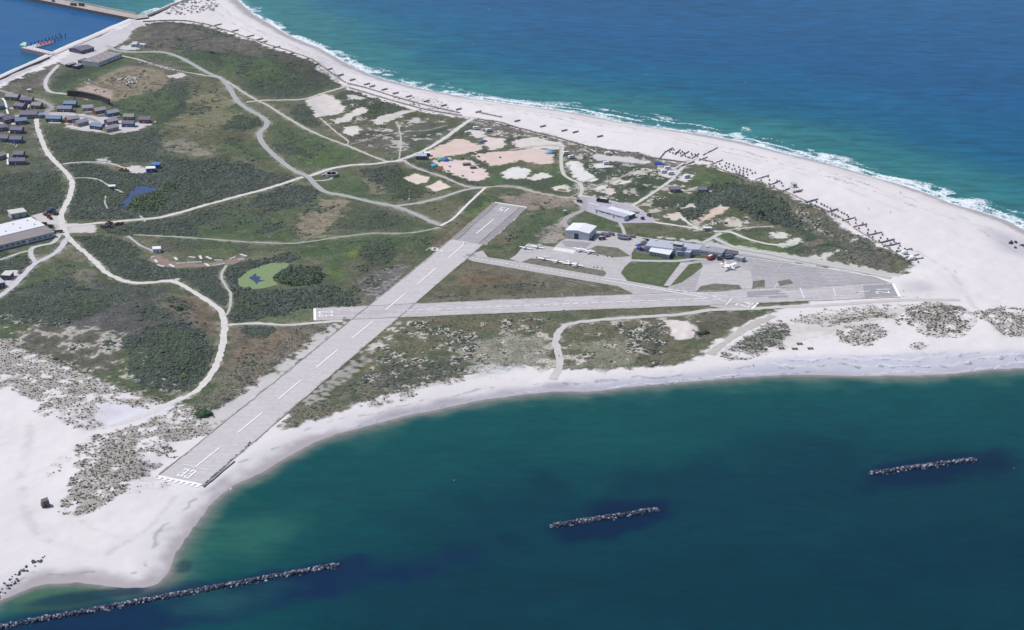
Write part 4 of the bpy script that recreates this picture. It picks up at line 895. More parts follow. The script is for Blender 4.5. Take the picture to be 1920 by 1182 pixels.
u03 = np.array(P(1681,545))-np.array(P(589,590)); u03 /= np.hypot(*u03); u06 = np.array(P(1415,574))-np.array(P(806,467)); u06 /= np.hypot(*u06)
digit('3', (343.5,887), u33); digit('3', (356.5,890), u33); digit('5', (940,393), -u33, 9.0, 3.4); digit('1', (950,394.5), -u33)
digit('0', (611,586.2), u03, 8.5, 3.4); digit('3', (611,592.2), u03, 8.5, 3.4); digit('2', (1655,549), -u03, 9, 3.6); digit('1', (1656,543.3), -u03)
digit('2', (1392,573.5), -u06, 9, 3.6); digit('4', (1407,570.5), -u06, 9, 3.6); digit('0', (811,465.8), u06, 8, 3.2); digit('6', (819.5,470), u06, 8, 3.2)
# dark weathered edging strips along the long runway
for a, b in (((296,893),(846,448.5)), ((380,912),(905,460.5)), ((857,450.5),(934,381.5)), ((896.5,458),(975.5,388.5)), ((1400,481.5),(1642,517.5))):
    pa, pb = np.array(P(*a)), np.array(P(*b)); L = np.hypot(*(pb-pa)); n = int(L/3); d = (pb-pa)/L; nn_ = np.array([-d[1], d[0]]); mb = MB(); prev = None
    for i in range(n+1):
        w = .06+.28*abs(math.sin(i*.37)+.6*math.sin(i*.11+1)+.4*random.random())*.6
        c = pa+d*(L*i/n); cur = (c+nn_*w, c-nn_*w)
        if prev: mb.quad((*prev[0], MZ-.012), (*prev[1], MZ-.012), (*cur[1], MZ-.012), (*cur[0], MZ-.012))
        prev = cur
    tag(mb.build('runway_kerb', mat('edge_growth', alb(136,133,126), 1, .3, .4)), kind='structure')
# sand and thin grass creeping over the paved edges
for si, (a, b, sc_) in enumerate((((293,895),(846,449),1.0),((378,912),(906,459),1.0),((590,578),(1674,531),.9),((588,602),(1688,558),1.0),((866,481),(960,489),.6),((960,503),(1190,552),.7),((925,380),(846,449),.8),((988,390),(910,460),1.0))):
    pa, pb = np.array(P(*a)), np.array(P(*b)); L = np.hypot(*(pb-pa)); n = int(L/1.6); d = (pb-pa)/L; nn_ = np.array([-d[1], d[0]]); mb = MB(); prev = None; r = np.random.default_rng(700+si); wv = 0
    for i in range(n+1):
        wv = .75*wv+.5*r.normal(); w1_ = max(.03, (wv+.35)*sc_*.8); w2_ = max(.03, (-wv*.6+.35)*sc_*.8); c = pa+d*(L*i/n); cur = (c+nn_*w1_, c-nn_*w2_)
        if prev: mb.quad(*[(*k, MZ-.024-.0007*si) for k in (prev[0], prev[1], cur[1], cur[0])])
        prev = cur
    tag(mb.build('runway_verge', lawn_material('creeping_sand', alb(150,143,130), alb(206,199,192)) if si == 0 else bpy.data.materials['creeping_sand']), kind='structure')
# ------------------------------------------------------------ paths
def path_material(c):
    key = 'path_surface_%d_%d_%d' % c
    return paved_material(key, alb(*c), 40.0, .99, 0, .10, .02) if key not in bpy.data.materials else bpy.data.materials[key]
for i, ((pts, w, c, rg), L) in enumerate(zip(PATHS, PATHW)):
    d = np.vstack([[0, 0], np.diff(L, axis=0)]); s = np.cumsum(np.hypot(d[:, 0], d[:, 1])); n = max(int(s[-1]/2.0), 3)
    ss = np.linspace(0, s[-1], n); X = np.interp(ss, s, L[:, 0]); Y = np.interp(ss, s, L[:, 1])
    tx, ty = np.gradient(X), np.gradient(Y); ln = np.hypot(tx, ty)+1e-9; nx_, ny_ = -ty/ln, tx/ln
    r = np.random.default_rng(i+5); jl = r.normal(0, rg*.62, n); jr = r.normal(0, rg*.62, n); jl = (jl+np.roll(jl, 1))/1.5; jr = (jr+np.roll(jr, 1))/1.5
    rows = []
    for f_ in (-1, -.5, 0, .5, 1):
        off = f_*w*.42 + (jr if f_ > .9 else 0) - (jl if f_ < -.9 else 0)
        x = X+nx_*off; y = Y+ny_*off; rows.append(np.stack([x, y, hz(x, y)+0.05+0.004*i], 1))
    v = np.stack(rows, 1).reshape(-1, 3); k = 5
    fa = np.array([[a*k+b, a*k+b+1, (a+1)*k+b+1, (a+1)*k+b] for a in range(n-1) for b in range(k-1)])[:, ::-1]
    o = link_mesh('path', np_mesh('path', v, fa, path_material(c), None, False)); tag(o, kind='structure')
# pond water
for nm, pts in PONDS.items():
    w = smooth_line(PP(pts+[pts[0]]), 4)
    if nm == 'lily':
        m, t, b = nodes_of('duckweed_water'); tc = t.nodes.new('ShaderNodeTexCoord'); n_ = t.nodes.new('ShaderNodeTexNoise'); n_.inputs['Scale'].default_value = .8; n_.inputs['Detail'].default_value = 6; t.links.new(tc.outputs['Object'], n_.inputs['Vector'])
        r = t.nodes.new('ShaderNodeValToRGB'); r.color_ramp.elements[0].position = .35; r.color_ramp.elements[1].position = .65; r.color_ramp.elements[0].color = (*alb(110,132,86), 1); r.color_ramp.elements[1].color = (*alb(138,156,108), 1)
        t.links.new(n_.outputs['Fac'], r.inputs[0]); t.links.new(r.outputs[0], b.inputs['Base Color']); b.inputs['Roughness'].default_value = .8; M_DUCK = m
        sheet('pond', w[:-1], m, px=False, z=-.08)
        sheet('pond_water', [(466,521),(474,517),(478,512),(482,518),(489,519),(486,524),(498,526),(484,529),(482,534),(476,527)], mat('dark_pond', alb(40,60,96), .25, .1, .2, spec=.4), z=-.06)
    else: sheet('pond', w[:-1], mat('blue_pond', alb(36,52,104), .2, .15, .1, spec=.5), px=False, z=-.08)
# ------------------------------------------------------------ vegetation (ground cover nobody could count)
def clump_variants(k, sub, seed, flat_=.75, rag=.28, cut=-.15):
    out = []
    for i in range(k):
        r = np.random.default_rng(seed+i); bm = bmesh.new(); bmesh.ops.create_icosphere(bm, subdivisions=sub, radius=1.0)
        bmesh.ops.delete(bm, geom=[f for f in bm.faces if f.calc_center_median().z < cut], context='FACES')
        bm.verts.index_update()
        V = np.array([v.co[:] for v in bm.verts]); Fc = np.array([[v.index for v in f.verts] for f in bm.faces]); bm.free()
        V *= (1+r.uniform(-rag, rag, (len(V), 1))); V[:, 2] *= flat_*r.uniform(.8, 1.2); V[:, :2] *= r.uniform(.8, 1.2, (1, 2)); out.append((V, Fc))
    return out
def tuft_variants(k, seed, blades=9):
    """loose tuft of leaning leaf blades"""
    out = []
    for i in range(k):
        r = np.random.default_rng(seed+i); V = []; Fc = []
        for b in range(blades):
            a = r.uniform(0, 6.283); rr = r.uniform(0, .55); c = np.array([math.cos(a)*rr, math.sin(a)*rr, 0]); t = r.uniform(0, 6.283); w = np.array([-math.sin(t), math.cos(t), 0])*r.uniform(.22, .42)
            tip = c+np.array([math.cos(t)*r.uniform(.2, .7), math.sin(t)*r.uniform(.2, .7), r.uniform(.5, 1.05)]); n = len(V)
            V += [c-w, c+w, (c+tip)/2+w*.9+[0, 0, .15], tip]; Fc += [[n, n+1, n+2], [n, n+2, n+3]]
        out.append((np.array(V), np.array(Fc)))
    return out
def scatter(dens, seed, inview=True):
    r = np.random.default_rng(seed); m = (r.random(dens.shape) < dens) & (near if inview else True)
    y, x = np.nonzero(m); return GX[y, x]+r.uniform(-.5, .5, len(x)), GY[y, x]+r.uniform(-.5, .5, len(x)), y, x
def leaf_material(name):
    m, t, b = nodes_of(name); N = t.nodes.new; L = t.links.new; at_ = N('ShaderNodeVertexColor'); at_.layer_name = 'col'; tc = N('ShaderNodeTexCoord')
    n = N('ShaderNodeTexNoise'); n.inputs['Scale'].default_value = 1.6; n.inputs['Detail'].default_value = 4; L(tc.outputs['Object'], n.inputs['Vector'])
    r = N('ShaderNodeMapRange'); r.inputs[1].default_value = .3; r.inputs[2].default_value = .7; r.inputs[3].default_value = .6; r.inputs[4].default_value = 1.4; L(n.outputs['Fac'], r.inputs[0])
    s = N('ShaderNodeVectorMath'); s.operation = 'SCALE'; L(at_.outputs['Color'], s.inputs[0]); L(r.outputs[0], s.inputs['Scale']); L(s.outputs[0], b.inputs['Base Color'])
    b.inputs['Roughness'].default_value = .9; b.inputs['Specular IOR Level'].default_value = .15; return m
M_LEAF = leaf_material('leaves')
def cover(name, xs, ys, size, height, colr, variants, seed):
    r = np.random.default_rng(seed); N = len(xs); k = r.integers(0, len(variants), N); A = r.uniform(0, 6.283, N); Z = hz(xs, ys)
    VV, FF, CC = [], [], []; base = 0
    for i, (V, Fc) in enumerate(variants):
        s = np.nonzero(k == i)[0]
        if not len(s): continue
        ca, sa = np.cos(A[s])[:, None], np.sin(A[s])[:, None]; S = size[s][:, None]
        x = (V[None, :, 0]*ca-V[None, :, 1]*sa)*S+xs[s][:, None]; y = (V[None, :, 0]*sa+V[None, :, 1]*ca)*S+ys[s][:, None]; z = V[None, :, 2]*height[s][:, None]+Z[s][:, None]-.08
        VV.append(np.stack([x, y, z], -1).reshape(-1, 3)); FF.append((Fc[None]+(np.arange(len(s))*len(V))[:, None, None]+base).reshape(-1, 3)); base += len(s)*len(V)
        CC.append(np.repeat(colr[s], len(V), 0))
    if not VV: return
    o = link_mesh(name, np_mesh(name, np.concatenate(VV), np.concatenate(FF), M_LEAF, {'col': np.concatenate(CC)}, False)); tag(o, kind='stuff'); return o
free = (blur(flat & ~fillpx([(420,480),(620,480),(620,560),(420,560)]) & ~fillpx([(210,340),(310,340),(310,405),(210,405)]), 0) < .5) & (clear < .45) & ~pond
pm = np.zeros((NY, NX), bool)
for m in FLATS: pm |= m
hard = pm | (blur(pathmask, 1) > .25)
okv = (~hard) & (clear < .45) & (~pond)
villfree = fillpx([(85,205),(150,190),(290,220),(290,240),(210,255),(110,242),(80,222)]) | fillpx([(-60,180),(90,190),(95,215),(60,300),(45,330),(-60,330)]) | fillpx([(270,480),(465,475),(465,500),(300,505)]) | fillpx([(-60,405),(55,395),(110,440),(0,475),(-60,475)])
okv &= ~villfree
xs, ys, iy, ix = scatter(np.where(okv, scrubm*.95, 0), 51)
r = np.random.default_rng(9); h = scrubh[iy, ix]; sz = (.42+1.15*r.random(len(xs))**1.7)*np.sqrt(h)
tone = r.random((len(xs), 1)); cA, cB, cC = alb(68,80,71), alb(100,106,98), alb(82,94,74)
big = vnoise(30, 611)[iy, ix][:, None]; cc = cA+(cB-cA)*tone; cc = cc+(cC-cc)*np.clip(big*1.4-.4, 0, 1); cc *= (.85+.3*vnoise(9, 621)[iy, ix])[:, None]
cover('scrub', xs, ys, sz, sz*h*r.uniform(.5, .95, len(xs)), cc, clump_variants(8, 1, 70), 1)
xs, ys, iy, ix = scatter(np.where((~hard) & (clear < .6) & (sd > 8) & ~villfree, np.minimum(sparsem*sstep(.20, .50, nB*.40+nA*.25+nE*.35)*2.4, .85), 0), 61)
s0 = sparses[iy, ix]; r = np.random.default_rng(19); sz = s0*(.28+.85*r.random(len(xs))**2.2); tone = r.random((len(xs), 1))
cover('marram_grass', xs, ys, sz, sz*r.uniform(.45, .9, len(xs)), alb(82,81,72)+(alb(138,133,116)-alb(82,81,72))*tone, clump_variants(5, 1, 90, .6, .4, -.05)+tuft_variants(5, 95, 10), 2)
gd_ = np.where(okv & (scrubm < .4), veg_cover*(.10+.25*sstep(.35, .75, nB)), 0)
xs, ys, iy, ix = scatter(gd_, 71); r = np.random.default_rng(29); sz = r.uniform(.25, .7, len(xs)); loc = col[iy, ix]
cover('rough_grass', xs, ys, sz, sz*r.uniform(.25, .6, len(xs)), loc*r.uniform(.78, 1.15, (len(xs), 1)), tuft_variants(6, 120, 8)+clump_variants(3, 1, 140, .5, .4, 0), 3)
# reeds and bushes of the ponds
rb = np.zeros((NY, NX), np.float32)
for pts in ([(236,392),(258,372),(290,362),(312,366),(310,385),(290,398),(255,398)], [(302,350),(320,345),(335,350),(320,362),(305,362)], [(512,520),(545,503),(585,502),(608,518),(596,532),(550,537),(522,530)]): rb = np.maximum(rb, fillpx(pts)*.8)
xs, ys, iy, ix = scatter(rb*(~pond), 81); r = np.random.default_rng(39); sz = r.uniform(.8, 1.6, len(xs)); tone = r.random((len(xs), 1))
cover('reeds', xs, ys, sz, sz*r.uniform(.6, 1.1, len(xs)), alb(68,86,62)+(alb(98,114,80)-alb(68,86,62))*tone, clump_variants(4, 1, 160, .9, .35, -.1)+tuft_variants(4, 170, 14), 4)
# ================================================================ objects
W_ = lambda r, g, b, k=.72: alb(r, g, b, k)
M_WHITE = mat('white_wall', W_(232,232,234), .7, .06); M_LGREY = mat('light_grey_wall', W_(196,200,208), .7, .07); M_GREY = mat('grey_metal', W_(140,142,148), .6, .08); M_DARK = mat('dark_wood', W_(88,82,84), .9, .25)
M_BLACK = mat('black_rubber', W_(44,44,48), .8, .2); M_GLASS = mat('window_glass', W_(50,64,88), .15, .1, spec=.6); M_ROOFG = mat('grey_roof', W_(188,189,204), .8, .08, .3); M_ROOFW = mat('white_roof', W_(236,236,240), .7, .05, .3)
M_BLUE = mat('blue_paint', W_(40,84,168), .6, .1); M_RED = mat('red_paint', W_(186,52,50), .6, .1); M_ORANGE = mat('orange_paint', W_(208,120,72), .6, .12); M_STEEL = mat('steel', W_(176,178,182), .5, .06); M_WOOD = mat('pale_wood', W_(188,176,162), .9, .14)
M_CONCW = mat('quay_concrete', W_(176,170,166), .9, .16, .2); M_DCONC = mat('dark_concrete', W_(96,92,94), .9, .2, .3)
# ---------------------------------------------------------------- holiday houses
HROOF = {'g': mat('house_roof_grey', W_(166,162,172), .8, .08), 'b': mat('house_roof_blue', W_(128,144,168), .8, .08), 'd': mat('house_roof_dark', W_(124,118,136), .8, .1), 'k': mat('house_roof_khaki', W_(150,150,150), .8, .1)}
HWALL = {'blue': mat('blue_boards', W_(48,96,146), .8, .1), 'teal': mat('teal_boards', W_(40,100,128), .8, .1), 'red': mat('red_boards', W_(140,70,82), .8, .12), 'beige': mat('beige_boards', W_(164,150,136), .8, .1),
         'khaki': mat('khaki_boards', W_(140,128,104), .8, .1), 'purple': mat('plum_boards', W_(104,88,116), .8, .12), 'brown': mat('brown_boards', W_(120,104,98), .8, .12), 'navy': mat('navy_boards', W_(56,72,120), .8, .12)}
M_TERR = mat('pale_terrace', W_(216,208,208), .9, .06)
def house(bl, br, D, wall, roof, label, terrace=None, hgt=3.0, ridge=1.7, group='wooden holiday houses in the dune village', name='holiday_house', cat='house'):
    a, b = np.array(P(*bl)), np.array(P(*br)); d = b-a; L = np.hypot(*d); u_ = d/L; n = np.array([-u_[1], u_[0]]); D *= 1.2; c = (a+b)/2+n*D/2
    t = thing(name, label, cat, (c[0], c[1], 0), math.atan2(u_[1], u_[0]), group)
    w = MB(); hl, hd = L/2, D/2
    prof = [(-hd, 0), (hd, 0), (hd, hgt), (0, hgt+ridge), (-hd, hgt)]
    w.loft([[(-hl, y, z) for y, z in prof], [(hl, y, z) for y, z in prof]]); w.build('wall', HWALL[wall], t)
    r_ = MB(); ov = .35; sl = ridge/hd
    for s in (-1, 1):
        e0 = (s*(hd+ov), hgt-ov*sl+.06); e1 = (0, hgt+ridge+.06)
        r_.loft([[(x, e0[0], e0[1]), (x, e1[0], e1[1]), (x, e1[0], e1[1]+.14), (x, e0[0], e0[1]+.14)] for x in (-hl-ov, hl+ov)])
    r_.build('roof', HROOF[roof], t)
    for x in (-.28, .12, .32):
        m = MB().box((x*L, -hd-.02, 1.45), (1.1, .1, 1.0)).build('window', M_WHITE, t); MB().box((x*L, -hd-.075, 1.45), (.9, .03, .8)).build('pane', M_GLASS, m)
    MB().box((-.08*L, -hd-.02, 1.02), (.95, .1, 2.0)).build('door', M_LGREY, t)
    m = MB().box((hl+.02, 0, 1.5), (.1, 1.3, 1.0)).build('window', M_WHITE, t); MB().box((hl+.08, 0, 1.5), (.03, 1.1, .8)).build('pane', M_GLASS, m)
    if terrace: MB().box((terrace[0], terrace[1], .09), (terrace[2], terrace[3], .18)).build('terrace', M_TERR, t)
    return t
V = lambda x, y: (x/6.39, 150+y/6.39)
house(V(762,328), V(905,332), 5.5, 'blue', 'b', 'blue house right behind a red house at the bend of the village road')
house(V(685,388), V(855,390), 5.5, 'red', 'b', 'red house with blue grey roof in front of a blue one at the road bend', (0,-5,10,3))
house(V(990,382), V(1118,374), 5.2, 'beige', 'g', 'beige house at the back of the village below the dark bank', (1,-5,9,2.5))
house(V(1150,418), V(1278,394), 5.2, 'red', 'g', 'red house between a beige and a teal house in the back row', (0,-4.6,9,2.5))
house(V(1298,448), V(1432,424), 5.2, 'teal', 'g', 'teal house with pale roof in the back row next to a red house', (0,-4.6,9,2.5))
house(V(1478,484), V(1602,487), 5.2, 'khaki', 'k', 'khaki yellow house with grey roof, only one of that colour in the village', (6,0,3,5))
house(V(1668,520), V(1800,520), 5.2, 'red', 'd', 'red house alone at the far end of the village by open grass', (7,0,3,5))
house(V(548,505), V(722,510), 5.4, 'teal', 'b', 'teal house just beside the main track junction, its roof blue grey', (2,-5,10,3))
house(V(815,522), V(955,500), 5.2, 'red', 'g', 'small red house next to a beige one on the pink sand terrace', (-4,-4,8,3))
house(V(935,566), V(1065,534), 5.2, 'beige', 'g', 'beige house in front of a small red one near the pink sand terrace', (-5,-4,8,3))
house(V(1075,588), V(1212,608), 5.4, 'navy', 'b', 'dark blue house at the front edge of the village facing the scrub', (1,-5,10,3))
house(V(1300,550), V(1420,524), 5.2, 'purple', 'g', 'plum red house behind the frontmost beige house of the village', (-5,-2,4,5))
house(V(1458,566), V(1600,570), 5.2, 'teal', 'd', 'teal house with dark roof in the front row beside a beige house', (2,-4,9,3))
house(V(1285,636), V(1425,604), 5.4, 'beige', 'g', 'beige house nearest the scrub, lowest in the eastern half of the village', (0,-4.6,10,2.5))
house(V(235,464), V(440,462), 9, 'khaki', 'd', 'long low khaki reception building with slate roof at the village crossroads', None, 3.2, 1.6)
house(V(440,462), V(535,458), 6, 'khaki', 'b', 'small annex with flat blue grey roof joined to the long khaki building', None, 2.6, .5)
house(V(240,280), V(378,288), 5.2, 'blue', 'd', 'blue house by the upper bend of the road behind two dark houses')
house(V(160,348), V(272,362), 6, 'purple', 'd', 'plum coloured house with slate roof beside a footpath, behind the long building', (-6,-3,4,3))
house(V(372,345), V(480,352), 6, 'brown', 'k', 'brown house with weathered grey roof just inside the road bend')
house(V(62,240), V(206,252), 6, 'brown', 'k', 'dark brown house nearest the upper village road')
house(V(62,528), V(192,498), 6, 'purple', 'd', 'plum house beside a blue one at the left of the crossroads', (-6,0,3,5))
house(V(-40,500), V(60,470), 6, 'purple', 'g', 'plum house with pale roof cut off by the picture edge above its twin')
house(V(192,540), V(325,528), 6, 'navy', 'b', 'dark blue house with pale roof closest to the grass slope below the crossroads', (-6,0,3,5))
house(V(-30,622), V(88,608), 6.5, 'purple', 'd', 'plum house with its gable towards the sandy yard, middle of the edge row')
house(V(122,642), V(258,648), 6, 'navy', 'd', 'navy house in the middle of the column of three blue houses', (-6,1,3,5))
house(V(-40,742), V(88,748), 6.5, 'purple', 'd', 'plum house at the edge of the picture level with the lowest of three blue houses')
house(V(112,758), V(252,760), 6.2, 'blue', 'd', 'blue house lowest of three in a column above the rocky bank', (-6,1,3,5))
house(V(158,940), V(275,942), 6.5, 'navy', 'd', 'navy house at the lower end of the village with a house standing before it')
house(V(106,1022), V(300,1018), 5.4, 'purple', 'd', 'long plum house in front of a navy one at the bottom of the village')
house(V(-20,968), V(82,938), 6, 'brown', 'k', 'brown house behind a white boardwalk at the bottom of the village')
house(V(-50,362), V(52,352), 6, 'blue', 'd', 'blue house cut by the picture edge near the white boardwalk')
def slab_path(name, label, pts, w, m=M_ROOFW, h=.15, cat='boardwalk'):
    mb = MB(); wp = [np.array(P(*p)) for p in pts]
    for a, b in zip(wp[:-1], wp[1:]):
        d = (b-a)/np.hypot(*(b-a)); n = np.array([-d[1], d[0]])*w/2; z = float(hz(*a)); mb.prism([a+n, b+n, b-n, a-n], z-.05, z+h+.003*len(mb.f))
    o = mb.build(name, m); tag(o, label, cat); return o
slab_path('boardwalk', 'white curved boardwalk leading down between brown and blue houses', [V(25,220),V(55,250),V(75,310),V(80,360),V(98,410)], 1.6)
slab_path('boardwalk', 'straight white boardwalk beside the long plum house', [V(92,885),V(94,1015)], 1.6)
slab_path('boardwalk', 'narrow pale boardwalk between two dark houses', [V(350,300),V(322,365)], 1.2, M_TERR)
# small white shed below the upper road
t = thing('shed', 'tiny white flat roofed shed on the grass above the village', 'shed', at(55,172.3), .2); MB().box((0,0,1),(3,2.4,2)).build('wall', M_LGREY, t); MB().box((0,0,2.1),(3.4,2.8,.2)).build('roof', M_ROOFW, t); MB().box((.4,-1.22,.9),(.8,.06,1.7)).build('door', M_GREY, t)
# ---------------------------------------------------------------- generic flat roofed building from pixel corners on the ground
def block(bl, br, depth, h, wall, roof, name, label, cat='building', ov=.3, doors=(), wins=(), group=None, th=.25, slope=0.0, ang_=None):
    a, b = np.array(P(*bl)), np.array(P(*br)); d = b-a; L = np.hypot(*d); u_ = d/L; n = np.array([-u_[1], u_[0]]); c = (a+b)/2+n*depth/2
    t = thing(name, label, cat, (c[0], c[1], 0), math.atan2(u_[1], u_[0]), group)
    rect = [(-L/2,-depth/2),(L/2,-depth/2),(L/2,depth/2),(-L/2,depth/2)]
    MB().prism(rect, 0, h, [0,0,slope,slope]).build('wall', wall, t)
    o2 = [(x+math.copysign(ov,x), y+math.copysign(ov,y)) for x, y in rect]
    m = MB(); zz = [0,0,slope,slope]
    m.loft([[(x, y, h+.02+z) for (x, y), z in zip(o2, zz)], [(x, y, h+th+z) for (x, y), z in zip(o2, zz)]]); rf = m.build('roof', roof, t)
    for f, w, hh in doors:
        o = MB().box((-L/2+f*L, -depth/2-.03, hh/2), (w, .12, hh)).build('door', M_GLASS if w > 2 else M_GREY, t)
    for f, w, z, hh in wins:
        o = MB().box((-L/2+f*L, -depth/2-.03, z), (w, .12, hh)).build('window', M_WHITE, t); MB().box((-L/2+f*L, -depth/2-.1, z), (w*.9, .04, hh*.8)).build('pane', M_GLASS, o)
    return t, L, depth, rf
Z1 = lambda x, y: (x/7.385, y/7.385)
t, L, D, rf = block(Z1(1362,925), Z1(1690,793), 17, 3.4, M_WHITE, mat('harbour_roof', W_(150,140,142), .8, .1, .2), 'harbour_building', 'long white harbour building with grey brown roof and white dome skylights', wins=[(f,2.0,2.0,1.1) for f in (.1,.24,.38,.52,.66,.8,.93)], doors=((.45,1.2,2.2),))
for i in range(9):
    x = -L/2+L*(i+.5)/9; y = (-.25 if i % 2 else .12)*D; MB().lathe([(.8,3.65),(.7,3.95),(.4,4.15),(.05,4.2)], 8, (x, y)).build('skylight', M_ROOFW, rf)
block(Z1(1080,880), Z1(1240,905), 10, 2.6, M_GREY, mat('brown_felt_roof', W_(118,106,104), .9, .12), 'annex_building', 'low brown roofed annex at the near end of the harbour building', 'building', doors=((.4,1.1,2.0),), wins=((.7,1.6,1.5,.9),))
house(Z1(1128,752), Z1(1305,703), 13, 'purple', 'd', 'pavilion with big slate roof and pale walls beside the jetty', None, 3.0, 1.4, None, 'pavilion', 'building')
for (p, q_, lb) in ((Z1(955,942),Z1(1058,915),'dark kiosk with white roof edge at the roadside, left of its twin'),(Z1(1062,962),Z1(1155,930),'dark kiosk with white roof edge beside the harbour building, right of its twin')):
    block(p, q_, 4.2, 2.6, mat('kiosk_dark', W_(56,56,70), .8, .1), mat('kiosk_roof', W_(150,146,156), .8, .1), 'kiosk', lb, 'kiosk', doors=((.7,1,2),), wins=((.3,1.4,1.5,.8),))
for k, (p, q_, lb) in enumerate(((Z1(1815,655),Z1(1900,650),'white storage container on the sandy yard, front one of three'),(Z1(1830,630),Z1(1905,632),'white storage container on the sandy yard, middle one of three'),(Z1(1925,650),Z1(2000,660),'light grey container with white roof standing at the right of two others'))):
    block(p, q_, 3.2, 2.6, M_LGREY, M_ROOFW, 'storage_container', lb, 'container', .05, doors=((.5,1.2,2.1),), th=.12)
# quay wall, jetty and pier of the harbour
def wall_along(name, label, cat, pts, th, z0, z1, m, cap=None, zpt=0.0, kind=None):
    t = thing(name, label, cat, (*P(*pts[0], zpt), 0)); ox, oy = t.location.x, t.location.y; mb = MB(); mc = MB()
    wp = [np.array(P(*p, zpt))-(ox, oy) for p in pts]
    for i, (a, b) in enumerate(zip(wp[:-1], wp[1:])):
        d = (b-a)/np.hypot(*(b-a)); n = np.array([-d[1], d[0]])*th/2; e_ = d*th*.5 if i else d*0
        mb.prism([a-e_+n, b+n, b-n, a-e_-n], z0, z1+i*.003)
        if cap: n2 = n*1.5; mc.prism([a-e_+n2, b+n2, b-n2, a-e_-n2], z1+i*.003+.01, z1+.25+i*.004)
    mb.build('wall', m, t)
    if cap: mc.build('coping', cap, t)
    return t
wall_along('quay_wall', 'pale concrete quay wall with coping along the harbour edge', 'quay wall', [(-160,214),(0,147),(130,90),(240,43),(262,33)], 2.6, -5, .25, M_CONCW, mat('coping_stone', W_(206,200,200), .9, .06))
wall_along('parapet_wall', 'low dark parapet wall set back from the quay edge', 'wall', [(-60,176),(0,150),(47,128),(93,109)], .9, -.1, 1.1, M_DCONC)
wall_along('sea_wall', 'dark sea wall of stacked stone at the head of the island', 'sea wall', [(277,31),(300,22),(328,10),(355,0),(385,-12)], 3.2, -4.5, .9, mat('sea_wall_stone', W_(70,68,78), .95, .35, .5), mat('sea_wall_top', W_(112,106,110), .9, .3, .5))
t = thing('pier', 'long broad concrete pier enclosing the harbour basin', 'pier', (*P(262,31), 0)); ox, oy = P(262,31)
zp = 1.0; A_, B_ = np.array(P(255,36,zp)), np.array(P(259,28.5,zp)); d1 = np.array(P(73,0,zp))-A_; d2 = np.array(P(115,0,zp))-B_
pts = [np.array(P(278,33,zp)), A_, A_+d1*1.7, B_+d2*1.9, B_, np.array(P(276,27,zp))]; pts = [p-(ox,oy) for p in pts]
MB().prism(pts, -6, zp).build('pier_body', mat('pier_side', W_(92,88,96), .9, .2, .2), t)
inn = [p+(np.mean(pts, 0)-p)*.004 for p in pts]; MB().prism(pts, zp+.01, zp+.25).build('deck', mat('pier_deck', W_(184,174,170), .9, .16, .15), t)
a, b = B_+d2*.02-(ox,oy), B_+d2*1.8-(ox,oy); dd = (b-a)/np.hypot(*(b-a)); nn_ = np.array([-dd[1], dd[0]])*.7; MB().prism([a+nn_, b+nn_, b-nn_, a-nn_], zp+.2, zp+1.5).build('parapet', M_CONCW, t)
for k, (px, py, sz_) in enumerate(((138,11,(6,3,2.4)),(153,12,(5,3,3)),(100,4,(3,2,1.6)))):
    c = np.array(P(px, py, zp))-(0,0); o = MB().box((0,0,sz_[2]/2), sz_).build('cargo_stack', M_DARK); o.location = (*c, zp+.25); o.rotation_euler[2] = -.4
    tag(o, ('dark stack of goods on the pier, left of a taller stack','tallest dark stack of goods on the pier','small dark heap near the outer end of the pier')[k], 'cargo')
t = thing('jetty', 'landing jetty with green head and railings reaching into the harbour', 'jetty', (*P(98,101), 0)); ox, oy = P(98,101); zj = .9
J = [np.array(P(*p, zj))-(ox,oy) for p in ((39,90),(98,103),(102,99),(55,87))]; MB().prism(J, -4, zj).build('jetty_body', mat('jetty_side', W_(150,132,140), .8, .12), t); MB().prism([p*1.0 for p in J], zj+.01, zj+.2).build('deck', mat('jetty_deck', W_(214,210,214), .8, .08), t)
Hd = [np.array(P(*p, zj))-(ox,oy) for p in ((37,86.5),(48,89),(50,82.5),(45,81.5))]; MB().prism(Hd, zj+.22, zj+1.3).build('jetty_head', mat('green_head', W_(188,216,196), .7, .06), t)
rl = MB()
for i in range(14):
    p = J[0]+(J[1]-J[0])*(i+.4)/14; rl.tube((*p, zj+.2), (*p, zj+1.5), .16); p = J[3]+(J[2]-J[3])*(i+.4)/14; rl.tube((*p, zj+.2), (*p, zj+1.5), .16)
rl.build('railing', M_BLACK, t)
t = thing('pontoon', 'floating landing stage with red deck between mooring piles', 'pontoon', (*P(75,83,WL), 0)); ox, oy = P(75,83,WL); zf = WL+.9
Pn = [np.array(P(*p, zf))-(ox,oy) for p in ((50,88),(66,89),(101,80),(98,76),(70,82))]; MB().prism(Pn, WL-.6, zf).build('float', M_LGREY, t)
Pr = [np.array(P(*p, zf))-(ox,oy) for p in ((73,86),(101,80),(98,76.5),(71,82))]; MB().prism(Pr, zf+.01, zf+.15).build('deck', mat('red_deck', W_(176,96,110), .8, .1), t)
pile = MB().tube((0,0,-3), (0,0,3.6), .42, .42, 8).mesh('mooring_pile', mat('pile_steel', W_(40,44,62), .7, .2))
for k, (x, y) in enumerate(((905,520),(830,510),(857,535),(775,525),(805,570),(727,545),(762,590),(682,560),(714,605),(632,575),(664,612),(583,595),(616,630),(532,600),(570,640),(482,618),(516,655),(432,630))):
    o = link_mesh('mooring_pile', pile); o.location = (*P(x/7.385, y/7.385, WL), WL); o.scale = (1,1,.75+.3*random.random())
    tag(o, 'dark steel mooring pile standing in the harbour by the red deck', 'mooring pile', 'mooring piles around the floating stage')
